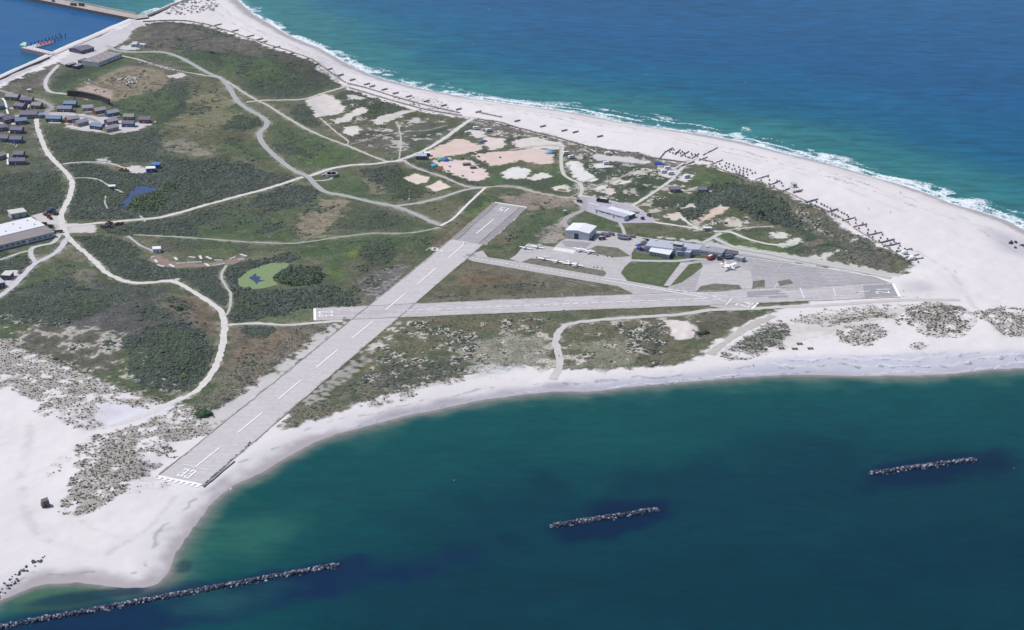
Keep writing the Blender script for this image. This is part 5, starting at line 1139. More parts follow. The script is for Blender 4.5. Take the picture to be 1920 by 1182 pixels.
# retaining bank below the quarry ground, its shade put into the dark colour
wall_along('retaining_wall', 'dark curved retaining wall below the bare quarry ground', 'retaining wall', [(127,180),(145,181),(162,184),(180,188),(195,193),(205,197)], 1.6, -.2, 4.6, mat('shaded_bank', W_(70,64,76), .95, .25, .4), mat('bank_growth', W_(74,78,70), 1, .3, .8))
# ---------------------------------------------------------------- warehouse and yard at the left edge
Z8 = lambda x, y: (x/6.567, 380+y/6.567)
A = np.array(P(*Z8(672,425))); u_ = np.array(P(0,459,3.5))-np.array(P(*Z8(640,362),3.5)); u_ /= np.hypot(*u_); n = np.array(P(*Z8(345,190),5))-np.array(P(*Z8(640,352),3.5)); n -= u_*(n@u_); D = np.hypot(*n); n /= D; L = 62
rz = math.atan2(-u_[1], -u_[0]); t = thing('warehouse', 'big yard warehouse with two white roof bays and a grey lean-to', 'warehouse', (A[0], A[1], 0), rz)
sg = 1.0 if (n@np.array([-math.sin(rz), math.cos(rz)])) > 0 else -1.0
D1 = D*.40; D2 = D*.30
MB().prism([(0,0),(0,sg*D1),(-L,sg*D1),(-L,0)], 0, 3.6, [0,1.0,1.0,0]).build('lean_to_wall', M_LGREY, t)
m = MB(); m.loft([[(x, -.5*sg, 3.62-.05), (x, sg*D1, 4.64), (x, sg*D1, 4.85), (x, -.5*sg, 3.8)] for x in (.5, -L)]); m.build('lean_to_roof', mat('felt_roof', W_(150,142,142), .9, .1, .2), t)
for k in range(2):
    y0, y1 = D1+k*D2, D1+(k+1)*D2; h0, h1 = (4.9, 5.9) if k == 0 else (5.2, 6.2)
    MB().prism([(0,sg*y0),(0,sg*y1),(-L,sg*y1),(-L,sg*y0)], 0, h0, [0,h1-h0,h1-h0,0]).build('hall_wall', M_WHITE, t)
    m = MB(); m.loft([[(x, sg*(y0-.15), h0+.02), (x, sg*(y1-.1), h1+.02), (x, sg*(y1-.1), h1+.22), (x, sg*(y0-.15), h0+.22)] for x in (.4+.01*k, -L)]); rf = m.build('roof', M_ROOFW, t)
    for i in range(5): MB().lathe([(.5,h0+.7),(.5,h0+1.1),(.05,h0+1.4)], 8, (-5-11*i, sg*(y0+D2*.5))).build('roof_vent', M_GREY, rf)
for i in range(14): MB().box((-3-4.1*i, -sg*.04, 1.9), (1.6,.12,1.0)).build('window', M_GLASS, t)
MB().box((-21, -sg*.3, 1.6), (2.6,.6,3.2)).build('entrance', M_WHITE, t)
block(Z8(142,200), Z8(325,170), 7, 3.4, M_LGREY, mat('pale_roof', W_(214,210,206), .8, .06), 'store_building', 'small pale store building behind the warehouse', 'building', .5, doors=((.15,1.4,2.4),(.6,1.4,2.4)), slope=.5)
block(Z8(22,950), Z8(120,955), 8, 3.0, mat('brick_wall', W_(120,96,96), .9, .2), mat('pale_roof', W_(214,210,206), .8, .06), 'utility_building', 'small brick utility building with pale flat roof by the side track', 'building', .4, doors=((.5,1.2,2.1),), wins=((.2,1,1.8,.8),))
block(Z8(-60,1065), Z8(65,1040), 9, 3.2, mat('brick_wall', W_(120,96,96), .9, .2), M_ROOFG, 'service_building', 'low brick service building cut by the picture edge', 'building', .4, doors=((.7,1.2,2.1),), wins=((.4,1.2,1.8,.8),))
# vehicles of the yard
def wheel(t, x, y, r, w=.3):
    o = MB().tube((x, y-w/2, r), (x, y+w/2, r), r, r, 12).build('wheel', M_BLACK, t); MB().tube((x, y-w/2-.02, r), (x, y+w/2+.02, r), r*.5, r*.5, 8).build('rim', M_GREY, o)
def tractor(loc, rz, m, label):
    t = thing('tractor', label, 'tractor', loc, rz)
    MB().loft([[(x, -w, z0), (x, w, z0), (x, w, z1), (x, -w, z1)] for x, w, z0, z1 in ((-.9,.5,.7,1.3),(.2,.5,.7,1.5),(1.9,.42,.75,1.35),(2.1,.36,.8,1.2))]).build('body', m, t)
    MB().prism([(-1.1,-.75),(.3,-.7),(.3,.7),(-1.1,.75)], 1.2, 2.5).build('cab', M_GLASS, t); MB().box((-.4,0,2.58),(1.6,1.6,.14)).build('cab_roof', m, t)
    for y in (-.95,.95): wheel(t, -.7, y, .85, .45)
    for y in (-.75,.75): wheel(t, 1.5, y, .5, .3)
    MB().box((2.3,0,.7),(.3,1.5,.7)).build('front_weight', m, t); return t
tractor(at(*Z8(650,108)), 2.6, M_BLUE, 'blue tractor standing farthest from the orange machine in the yard'); tractor(at(*Z8(612,128)), 2.9, M_BLUE, 'blue tractor parked beside an orange machine in the yard'); tractor(at(*Z8(682,150)), .4, mat('dark_blue_paint', W_(36,56,120), .6, .1), 'dark blue tractor parked nearest the track edge in the yard')
tractor(at(*Z8(560,160)), 2.4, M_ORANGE, 'orange tractor at the yard edge by the scrub'); tractor(at(*Z8(605,190)), -.8, M_RED, 'red orange small tractor in front of the blue ones')
def wagon(loc, rz, label, m=M_DARK, L=4.2):
    t = thing('trailer', label, 'trailer', loc, rz); MB().box((0,0,.85),(L,1.9,.2)).build('bed', m, t); q = MB()
    q.box((0,.9,1.3),(L,.08,.7)).box((0,-.9,1.3),(L,.08,.7)).box((L/2-.05,0,1.3),(.08,1.72,.7)).box((-L/2+.05,0,1.3),(.08,1.72,.7)); q.build('side_boards', m, t)
    for x in (-L*.28, L*.28):
        for y in (-.85,.85): wheel(t, x, y, .42)
    MB().tube((L/2,0,.7),(L/2+1.2,0,.6),.06).build('drawbar', M_GREY, t); return t
wagon(at(*Z8(712,372)), .25, 'dark box trailer parked at the road fork by the warehouse', L=7); wagon(at(*Z8(622,205)), -.9, 'small dark trailer behind the red orange tractor', L=3)
wagon(at(*Z8(545,275)), .2, 'dark trailer at the corner of the white warehouse roof', L=4); wagon(at(*Z8(620,305)), .5, 'short dark trailer at the end of the grey lean-to', L=3)
def loader(loc, rz, m, label, s=1.0):
    t = thing('wheel_loader', label, 'loader', loc, rz); t.scale = (s,)*3
    MB().prism([(-2.6,-1),(1.2,-.9),(1.2,.9),(-2.6,1)], .9, 1.9, [.3,-.1,-.1,.3]).build('body', m, t); MB().prism([(-.6,-.75),(.8,-.7),(.8,.7),(-.6,.75)], 1.7, 3.1).build('cab', M_GLASS, t); MB().box((.1,0,3.2),(1.7,1.6,.16)).build('cab_roof', m, t)
    q = MB()
    for y in (-.6,.6): q.tube((1.0,y,1.8),(2.7,y,1.3),.14); q.tube((2.7,y,1.3),(3.4,y,.6),.14)
    q.build('boom', m, t); MB().loft([[(x, -1.3, z), (x, 1.3, z), (x+.1, 1.3, z+.1), (x+.1, -1.3, z+.1)] for x, z in ((3.3,1.1),(3.3,.3),(4.2,.2))]).build('bucket', M_DARK, t)
    for x in (-1.7, 1.3):
        for y in (-1.05,1.05): wheel(t, x, y, .8, .5)
    return t
M_OCHRE = mat('ochre_paint', W_(150,128,92), .7, .15)
loader(at(*Z8(1338,272)), 1.2, M_OCHRE, 'ochre wheel loader with raised cab at the track side'); loader(at(*Z8(1342,318)), -.3, M_DARK, 'dark machine with bucket in front of the ochre loader', .9)
wagon(at(*Z8(1442,282)), 1.3, 'brown tipping trailer left of a matching one by the hedge', mat('rust_brown', W_(92,68,60), .9, .2), 5); wagon(at(*Z8(1495,282)), 1.3, 'brown tipping trailer right of a matching one by the hedge', mat('rust_brown', W_(92,68,60), .9, .2), 5)
wagon(at(*Z8(1275,318)), -.4, 'low dark trailer beside the machines on the grass', L=4)
# two blue containers and the orange diggers in the scrub clearing
for (p, q_, lb) in ((V(1755,1112),V(1862,1106),'blue shed with broad white roof in the scrub clearing'),(V(1815,1062),V(1905,1066),'blue shed with blue tarpaulin roof behind the white roofed one')):
    block(p, q_, 5.5, 2.9, M_BLUE, M_ROOFW if 'white roof in' in lb else mat('tarpaulin', W_(70,130,196), .6, .1), 'blue_shed', lb, 'shed', .25, doors=((.5,1.4,2.2),))
loader(at(*V(1455,1092)), .3, M_ORANGE, 'rusty orange digger left of another in the scrub clearing', .8); loader(at(*V(1512,1098)), 2.9, M_ORANGE, 'rusty orange digger right of another in the scrub clearing', .8)
t = thing('shelter', 'white roofed bird watching shelter near the blue pond', 'shelter', at(210,354.5), .3)
for x in (-2,2):
    for y in (-1,1): MB().tube((x,y,0),(x,y,2.2),.1).build('post', M_WOOD, t)
MB().box((0,1.1,1.1),(4.2,.08,2)).build('back_wall', M_WOOD, t); MB().prism([(-2.6,-1.5),(2.6,-1.5),(2.6,1.5),(-2.6,1.5)], 2.2, 2.4, [0,0,.4,.4]).build('roof', M_ROOFW, t)
# ---------------------------------------------------------------- hangar
Z3 = lambda x, y: (1040+x/9.6, 350+y/9.6)
FL, FR, BR = [np.array(P(*p)) for p in ((1059.8,445.6),(1103.5,451.8),(1117.2,438))]; u_ = FR-FL; Lw = np.hypot(*u_); u_ /= Lw; dv = BR-FR; n = np.array([-u_[1],u_[0]]); Dp = dv@n; rz = math.atan2(u_[1],u_[0]); HH = 5.2
t = thing('hangar', 'white aircraft hangar with low gable and dark blue door', 'hangar', (FL[0], FL[1], 0), rz)
pr = [(0,0),(Lw,0),(Lw,HH),(Lw*.5,HH+1.0),(0,HH)]
MB().loft([[(x,0,z) for x,z in pr],[(x,Dp,z) for x,z in pr]]).build('wall', mat('hangar_sheet', W_(206,210,218), .6, .05, .4), t)
m = MB()
for s in (0,1):
    x0 = -.3 if s == 0 else Lw+.3
    m.loft([[(x0,y,HH+.0),(Lw*.5,y,HH+1.06),(Lw*.5,y,HH+1.25),(x0,y,HH+.2)] for y in (-.3,Dp+.3)])
m.build('roof', M_ROOFW, t)
o = MB().box((Lw*.475,-.05,2.2),(Lw*.22,.16,4.4)).build('door_frame', M_WHITE, t); MB().box((Lw*.475,-.16,2.05),(Lw*.19,.1,4.1)).build('door', mat('hangar_door', W_(44,60,104), .5, .1), o)
q = MB()
for f in (.12,.28,.68,.84,.93): q.box((Lw*f,-.03,HH/2),(.12,.08,HH))
q.build('wall_seams', M_LGREY, t)
# ---------------------------------------------------------------- washroom building with five roof bays
t, L, D, rf = block(Z3(728,480), Z3(1250,625), 5.6, 3.0, M_WHITE, M_ROOFG, 'facility_building', 'long low white building with grey roof and five white roof bays behind', 'building', .35, doors=((.64,1.2,2.1),(.05,1.0,2.0)), wins=((.25,4,2.2,.5),(.45,4,2.2,.5),(.8,2.5,2.2,.5)), slope=.3)
for i in range(5):
    x = -L/2+L*(.28+.155*i)+(.4 if i > 1 else 0)+(.7 if i > 3 else 0); m = MB(); m.prism([(x-1.9,D/2+.1),(x+1.9,D/2+.1),(x+1.9,D/2+7),(x-1.9,D/2+7)], 0, 2.7); o = m.build('roof_bay', M_DCONC, t)
    MB().prism([(x-2.1,D/2+.1),(x+2.1,D/2+.1),(x+2.1,D/2+7.3),(x-2.1,D/2+7.3)], 2.72, 2.95, [.3,0,0,.3]).build('bay_roof', M_ROOFW, o)
m = MB().box((-L/2+L*.1,D/2+3,1.3),(7,5.6,2.6)); o = m.build('side_room', M_DCONC, t); MB().box((-L/2+L*.1,D/2+3,2.72),(7.4,6,.2)).build('side_roof', M_ROOFG, o)
# ---------------------------------------------------------------- terminal with tower and restaurant
Z2 = lambda x, y: (1180+x/8, 430+y/8)
t = thing('terminal_building', 'long grey roofed airfield terminal with restaurant wing and small control tower', 'building', (*P(1290,478), 0)); org = np.array(P(1290,478))
TR = lambda pts, z: [np.array(P(*Z2(*p), z))-org for p in pts]
main = TR([(235,250),(320,145),(1110,240),(1043,312),(655,300)], 3.9); MB().prism(main, 0, 3.88).build('main_wall', M_LGREY, t); rf = MB().prism([p*1.0 for p in main], 3.9, 4.15).build('main_roof', M_ROOFG, t)
ext = TR([(860,285),(958,305),(910,358),(832,345)], 3.4); MB().prism(ext, 0, 3.38).build('porch_wall', mat('blue_grey_wall', W_(150,160,180), .7, .08), t); MB().prism(ext, 3.4, 3.6).build('porch_roof', M_ROOFG, t)
conn = TR([(660,300),(860,285),(832,345),(720,340)], 3.0); MB().prism(conn, 0, 3.0).build('hall_wall', mat('blue_grey_wall', W_(150,160,180), .7, .08), t)
rb_ = TR([(1112,242),(1457,296),(1392,366),(1047,314)], 3.8); MB().prism(rb_, 0, 3.7).build('garage_wall', M_LGREY, t); rf2 = MB().prism(rb_, 3.72, 4.0).build('garage_roof', mat('garage_roof', W_(160,160,172), .8, .08, .3), t)
dr = TR([(1462,300),(1640,330),(1640,378),(1410,360)], 3.2); MB().prism(dr, 0, 3.1).build('store_wall', mat('store_wall', W_(130,136,150), .7, .1), t); MB().prism(dr, 3.12, 3.3).build('store_roof', mat('store_roof', W_(104,100,108), .9, .12), t)
fw = rb_[3]-rb_[2]; fwl = np.hypot(*fw); ra = math.atan2(fw[1], fw[0]); nf = np.array([fw[1], -fw[0]])/fwl*(1 if (np.array([fw[1], -fw[0]])@(np.mean(rb_,0)-rb_[2])) < 0 else -1)
for f, w, z, h_, nm, mm in ((.86,2.4,2.6,.5,'window',M_GLASS),(.68,2.4,2.6,.5,'window',M_GLASS),(.36,5.0,1.5,3.0,'garage_door',M_GREY),(.12,2.4,2.4,.5,'window',M_GLASS)):
    c = rb_[2]+fw*f+nf*.05; MB().box((c[0],c[1],z),(w,.14,h_),ra).build(nm, mm, t)
mw = main[4]-main[0]
tw = TR([(655,372),(770,390),(800,360),(690,340)], 0); MB().prism(tw, 0, 5.2).build('tower_shaft', M_LGREY, t); c = np.mean(tw, 0); big_ = [c+(p-c)*1.22 for p in tw]; o = MB().prism([c+(p-c)*1.12 for p in tw], 5.21, 7.2).build('tower_cab', M_GLASS, t); MB().prism(big_, 7.21, 7.6).build('tower_roof', M_LGREY, o); MB().prism(big_, 5.0, 5.6).build('tower_sill', M_WHITE, o)
MB().tube((*c,7.6),(*c,10.6),.08).build('aerial', M_GREY, o)
an = TR([(338,262),(657,314),(605,390),(292,333)], 3.0); MB().prism(an, 0, 2.95).build('restaurant_wall', M_GLASS, t); MB().prism(an, 2.97, 3.2).build('restaurant_roof', M_ROOFW, t)
e_ = an[2]-an[3]
for i in range(15):
    c = an[3]+e_*(i+.5)/15; MB().box((c[0],c[1]-.25,1.45),(.28,.3,2.9)).build('pillar', M_WHITE, t)
for (x, y) in ((400,175),(620,212),(1165,275)):
    c = np.array(P(*Z2(x,y),4.0))-org; MB().box((c[0],c[1],4.5),(1.6,1.4,.7)).build('roof_unit', M_WHITE, rf)
# terrace fence and parasols
tf = thing('terrace_fence', 'white post fence around the restaurant terrace', 'fence', (*P(*Z2(60,345)),0)); fo_ = np.array(P(*Z2(60,345))); fp = [np.array(P(*Z2(*p)))-fo_ for p in ((75,315),(58,350),(290,385),(600,430))]; q = MB(); q2 = MB()
for a, b in zip(fp[:-1], fp[1:]):
    k = max(int(np.hypot(*(b-a))/1.3),1)
    for i in range(k): c = a+(b-a)*i/k; q.tube((*c,0),(*c,1.9),.17)
    q2.tube((*a,1.0),(*b,1.0),.06)
q.build('fence_posts', M_WHITE, tf); q2.build('rail', M_WHITE, tf)
def parasol(loc, m, label, r=2.1):
    t = thing('parasol', label, 'parasol', loc, random.random()); MB().tube((0,0,0),(0,0,2.7),.05).build('pole', M_STEEL, t); MB().lathe([(.05,2.95),(r*.55,2.62),(r,2.2),(r*.98,2.12),(.04,2.75)], 8).build('canopy', m, t); MB().lathe([(.4,0),(.4,.12),(.05,.16)],8).build('base', M_DCONC, t)
for x, y, m, lb in ((125,275,M_BLUE,'blue parasol at the outer corner of the terrace'),(155,305,M_BLUE,'blue parasol at the front of the terrace by the fence'),(205,300,mat('red_white_cloth',W_(206,120,112),.8,.1),'faded red parasol between blue ones on the terrace'),(245,315,mat('violet_cloth',W_(84,92,160),.8,.1),'violet blue parasol next to the white roofed restaurant wing'),(170,262,mat('dark_cloth',W_(52,56,84),.8,.1),'dark parasol at the back of the terrace')): parasol((*P(*Z2(x,y+12)),0), m, lb)
t = thing('roof_shelter', 'small silver roofed shelter beside the terminal terrace', 'shelter', (*P(*Z2(205,215)),0), -.1); MB().lathe([(2.4,1.9),(2.3,2.5),(1.5,3.1),(.1,3.4)],10).build('roof', M_STEEL, t); MB().lathe([(2.1,0),(2.1,1.9)],10).build('wall', M_LGREY, t)
# fire engine, vans, containers
def truck(loc, rz, cabm, boxm, label, L=6.5, name='fire_engine', cat='fire engine', white_top=True):
    t = thing(name, label, cat, loc, rz)
    MB().prism([(-L/2,-1.15),(L*.22,-1.15),(L*.22,1.15),(-L/2,1.15)], .7, 2.9).build('body', boxm, t); MB().loft([[(x,-1.1,.6),(x,1.1,.6),(x,1.1,h_),(x,-1.1,h_)] for x,h_ in ((L*.24,2.6),(L*.42,2.6),(L*.5,1.7))]).build('cab', cabm, t)
    MB().box((L*.465,0,2.05),(.3,1.9,.7)).build('windscreen', M_GLASS, t); MB().box((-L*.1,0,2.98),(L*.6,1.7,.14)).build('roof_panel', M_WHITE if white_top else M_GREY, t); MB().box((-L*.12,-1.17,1.7),(L*.7,.05,.35)).build('stripe', M_WHITE, t)
    for x in (-L*.3, L*.34):
        for y in (-1.0,1.0): wheel(t, x, y, .5, .35)
    return t
truck((*P(*Z2(1218,452)),0), .9, M_RED, M_RED, 'red fire engine with white stripe beside the terminal garage')
def car(loc, rz, m, label, group=None, name='parked_car', cat='car'):
    t = thing(name, label, cat, loc, rz, group); MB().loft([[(x,-w,z0),(x,w,z0),(x,w,z1),(x,-w,z1)] for x,w,z0,z1 in ((-2.1,.75,.45,.85),(-1.9,.85,.3,.98),(1.2,.85,.3,.95),(2.0,.78,.35,.75))]).build('body', m, t)
    MB().loft([[(x,-w,.93),(x,w,.93),(x,w*.85,z1),(x,-w*.85,z1)] for x,w,z1 in ((-1.7,.72,1.0),(-1.2,.76,1.45),(.2,.76,1.47),(.9,.74,1.0))]).build('cabin', M_GLASS, t)
    for x in (-1.3,1.3):
        for y in (-.78,.78): wheel(t, x, y, .32, .22)
    for y in (-.55,.55): MB().box((1.98,y,.62),(.1,.3,.16)).build('headlight', M_WHITE, t)
    return t
car((*P(*Z2(1410,432)),0), 1.2, M_WHITE, 'white car parked at the end of the garage wing'); car((*P(*Z2(1445,428)),0), 1.2, M_LGREY, 'silver car parked next to a white one by the garage wing')
truck((*P(*Z2(1492,445)),0), .3, M_GREY, mat('dark_box', W_(72,86,112), .7, .1), 'dark grey box truck between the silver car and the long container', 6, 'box_truck', 'truck', False); truck((*P(*Z2(1345,455)),0), 1.4, M_GREY, mat('dark_box', W_(72,86,112), .7, .1), 'dark grey box truck just right of the red fire engine', 5, 'box_truck', 'truck', False)
block(Z2(1570,470), Z2(1690,500), 4.5, 2.8, mat('container_grey', W_(150,158,170), .6, .08), mat('container_top', W_(176,180,188), .6, .08), 'cargo_container', 'long grey cargo container on the apron behind the propeller plane', 'container', .05, doors=((.5,1.5,2.2),), th=.1)
car((*P(*Z2(1655,415)),0), .5, mat('black_paint',W_(50,52,60),.4,.1), 'black car behind the long cargo container'); car((*P(*Z2(1480,408)),0), .2, M_BLUE, 'dark blue car in the shade of the garage wing')
car((*P(*Z2(225,165)),0), .1, M_BLACK, 'black car parked behind the terminal roof'); car((*P(*Z2(265,172)),0), .1, M_DARK, 'dark brown car next to the black one behind the terminal')
# ---------------------------------------------------------------- aircraft
M_PLANE = mat('aircraft_white', W_(248,248,250,.85), .35, .03, .4, spec=.5)
def aircraft(loc, rz, label, high=False, group='light aircraft on the apron', trim=None):
    """single engined light aircraft, nose along +x"""
    t = thing('light_aircraft', label, 'aircraft', loc, rz, group)
    def ring(x, w, z0, z1): return [(x, w*math.cos(a), (z0+z1)/2+(z1-z0)/2*math.sin(a)) for a in np.linspace(0, 2*math.pi, 10, endpoint=False)]
    MB().loft([ring(2.9,.12,1.05,1.3), ring(2.7,.42,.8,1.55), ring(1.6,.55,.7,1.75), ring(.9,.6,.65,2.1), ring(-.4,.6,.65,2.15), ring(-1.4,.45,.75,1.8), ring(-3.0,.24,.95,1.5), ring(-4.3,.08,1.15,1.45)]).build('fuselage', M_PLANE, t)
    MB().loft([[(1.35,-w,1.65),(1.35,w,1.65),(.75,w*.9,2.14),(.75,-w*.9,2.14)] for w in (.5,)]+[[(1.45,-.5,1.62),(1.45,.5,1.62),(.8,.45,2.2),(.8,-.45,2.2)]]).build('windscreen', M_GLASS, t)
    zw = 2.2 if high else .85; q = MB()
    for s in (-1,1): q.loft([[(x0,y*s,zw+dz),(x0-.45*c,y*s,zw+dz+.12*c/1.6),(x0-c,y*s,zw+dz+.02),(x0-.45*c,y*s,zw+dz-.07)] for x0,y,c,dz in ((1.1,.0,1.7,0),(1.0,2.5,1.6,.08),(.75,5.0,1.1,.25))])
    q.build('wing', M_PLANE, t)
    if high:
        q = MB()
        for s in (-1,1): q.tube((.4,.55*s,.8),(.5,2.3*s,2.2),.05)
        q.build('wing_strut', M_PLANE, t)
    q = MB()
    for s in (-1,1): q.loft([[(x0,y*s,1.4),(x0-.4*c,y*s,1.47),(x0-c,y*s,1.4),(x0-.4*c,y*s,1.35)] for x0,y,c in ((-3.3,.0,1.1),(-3.6,1.7,.75))])
    q.build('tailplane', M_PLANE, t)
    MB().loft([[(x0,-.06,z),(x0-c,-.03,z),(x0-c,.03,z),(x0,.06,z)] for x0,c,z in ((-2.9,1.5,1.4),(-3.6,.9,2.2),(-3.8,.6,2.75))]).build('fin', trim or M_PLANE, t)
    MB().lathe([(.16,0),(.16,.25),(.02,.4)],8).build('spinner', M_GREY, t).matrix_local = Matrix.Translation((2.9,0,1.18)) @ Matrix.Rotation(math.pi/2,4,'Y')
    MB().box((3.05,0,1.18),(.06,.16,1.9)).build('propeller', M_BLACK, t)
    for x, y in ((2.1,0),(.1,-1.1),(.1,1.1)):
        o = MB().tube((x,y-.08,.24),(x,y+.08,.24),.24,.24,10).build('wheel', M_BLACK, t); MB().tube((x,y,.24),(x,y*.5,.85),.05).build('leg', M_STEEL, o)
    return t
hd1 = math.atan2(-7.9, -3.9); zz = lambda x, y: (*P(960+x/9.6, 440+y/9.6), 0.1)
for x, y, dr_, hi, lb in ((246,250,0,False,'white low wing plane at the far corner of the apron, outermost of a pair'),(462,235,0,False,'white low wing plane at the far corner of the apron, next to the outermost'),(1215,300,0,True,'white high wing plane beside the white paver grid, left of a pair'),(1390,335,0,True,'white high wing plane beside the grass strip, right of a pair'),
      (585,450,0,False,'white low wing plane at the end of the row along the grass island'),(815,495,math.pi,False,'white plane with tail towards the taxiway, second in the row on the grass island'),(1030,530,.5,False,'white plane with raised tail standing between two others in the island row'),(1165,560,math.pi,False,'white plane with tail towards the taxiway at the near end of the island row')):
    aircraft(zz(x,y+8), hd1+dr_, lb, hi).scale = (.92,)*3
def twin(loc, rz):
    t = thing('propeller_plane', 'white twin propeller plane with red tail fin and red wingtip on the concrete pad', 'aircraft', loc, rz)
    rr = lambda x,w,z0,z1: [(x,-w,z0),(x,-w*.6,z1),(x,w*.6,z1),(x,w,z0),(x,w*.7,z0-.25),(x,-w*.7,z0-.25)]
    MB().loft([rr(4.6,.25,1.1,1.5), rr(4.2,.5,.95,1.9), rr(3.0,.62,.9,2.4), rr(-1.5,.62,.9,2.4), rr(-3.6,.4,1.2,2.3), rr(-6.0,.15,1.7,2.2)]).build('fuselage', M_PLANE, t)
    q = MB(); q2 = MB()
    for s in (-1,1):
        q.loft([[(x0,y*s,2.5+dz),(x0-.4*c,y*s,2.7+dz),(x0-c,y*s,2.5+dz),(x0-.4*c,y*s,2.42+dz)] for x0,y,c,dz in ((1.4,0,2.0,0),(1.4,6.4,2.0,.15))]); q2.loft([[(x0,y*s,2.5+dz),(x0-.4*c,y*s,2.7+dz),(x0-c,y*s,2.5+dz),(x0-.4*c,y*s,2.42+dz)] for x0,y,c,dz in ((1.42,6.42,2.02,.16),(1.1,7.5,1.5,.2))])
        e = MB().tube((2.2,2.3*s,2.35),(.2,2.3*s,2.4),.42,.3,10).build('engine', M_PLANE, t); MB().box((2.3,2.3*s,2.35),(.06,.18,1.9)).build('propeller', M_BLACK, e)
        for dy in (-.2,.2): MB().tube((.8,2.3*s+dy-.09,.36),(.8,2.3*s+dy+.09,.36),.36,.36,10).build('wheel', M_BLACK, t)
        MB().tube((.8,2.3*s,.4),(.9,2.3*s,2.3),.1).build('landing_leg', M_STEEL, t)
    q.build('wing', M_PLANE, t); q2.build('wingtip', M_RED, t)
    q = MB()
    for s in (-1,1): q.loft([[(x0,y*s,2.35),(x0-.4*c,y*s,2.43),(x0-c,y*s,2.35),(x0-.4*c,y*s,2.3)] for x0,y,c in ((-4.7,0,1.5),(-4.9,3.2,1.2))])
    q.build('tailplane', M_PLANE, t); MB().loft([[(x0,-.08,z),(x0-c,-.04,z),(x0-c,.04,z),(x0,.08,z)] for x0,c,z in ((-4.2,1.9,2.2),(-5.2,1.1,4.0),(-5.4,.9,4.4))]).build('fin', M_RED, t)
    MB().loft([[(3.7,-.5,1.95),(3.7,.5,1.95),(3.1,.42,2.42),(3.1,-.42,2.42)],[(3.8,-.48,1.93),(3.8,.48,1.93),(3.15,.42,2.46),(3.15,-.42,2.46)]]).build('windscreen', M_GLASS, t)
    MB().tube((3.6,-.1,.3),(3.6,.1,.3),.3,.3,10).build('wheel', M_BLACK, t)
twin((*P(*Z2(1500,592)),.12), math.atan2(-.72,.69))
for i, (x, y) in enumerate(((445,425),(1545,385),(1718,402),(1800,415),(1475,598),(1537,605),(1620,622))):
    p = zz(x, y); o = MB().lathe([(.35,0),(.35,.1),(.16,.15),(.06,.8)],8).build('traffic_cone', M_BLACK); o.location = p; o.scale = (1.5,)*3; tag(o, 'small dark marker cone standing on the apron edge', 'marker cone', 'marker cones along the apron')
# luggage carts by the hangar and truck on the forecourt
def cart(loc, rz, label, group):
    t = thing('luggage_cart', label, 'luggage cart', loc, rz, group); MB().box((0,0,.55),(2.3,1.2,.14)).build('bed', M_GREY, t); q = MB()
    for x in (-1.1,1.1): q.box((x,0,1.1),(.08,1.2,1.0))
    q.box((0,0,1.62),(2.3,1.2,.06)); q.build('frame', mat('cart_frame', W_(132,136,150), .6, .15), t); MB().box((0,0,.95),(1.7,.9,.6)).build('load', mat('cart_load', W_(112,116,132), .8, .3), t)
    for x in (-.8,.8):
        for y in (-.5,.5): MB().tube((x,y-.06,.2),(x,y+.06,.2),.2,.2,8).build('wheel', M_BLACK, t)
    return t
c0 = None
for gi, (lb, gp, lst) in enumerate((('grey luggage cart parked in the slanting row next to the hangar','luggage carts in the row by the hangar',[(845,880),(870,868),(893,890),(915,872),(925,910),(950,880),(970,900),(985,862),(1020,870),(1050,882)]),('grey luggage cart parked in the dense block between hangar and terminal','luggage carts in the dense block',[(1150,890),(1185,900),(1215,910),(1245,918),(1275,915),(1305,920),(1340,925),(1160,945),(1200,955),(1240,960),(1275,962),(1315,965),(1350,950),(1400,915),(1425,920)]))):
    for x, y in lst:
        p = (*P(*Z3(x,y)), .1); rz = .95+random.uniform(-.15,.15)
        if c0 is None: c0 = cart(p, rz, lb, gp)
        else: dup(c0, p, rz, lb, gp)
wagon((*P(*Z3(850,960)),.1), .3, 'dark trailer standing alone beside the hangar shadow', L=5)
truck((*P(*Z3(860,285)),.1), math.radians(160), M_BLACK, mat('truck_dark', W_(70,62,66), .7, .2), 'long dark lorry with white load on the forecourt', 9, 'lorry', 'lorry')
wagon((*P(*Z3(445,285)),.1), -.6, 'pair of dark bike stands on the small paved triangle', L=4); wagon((*P(*Z3(1580,595)),.1), .9, 'small dark cart on the bare forecourt tip', L=2.4); wagon((*P(*Z3(1700,540)),.1), -.9, 'dark cart at the edge of the scrub on the forecourt', L=3.2)
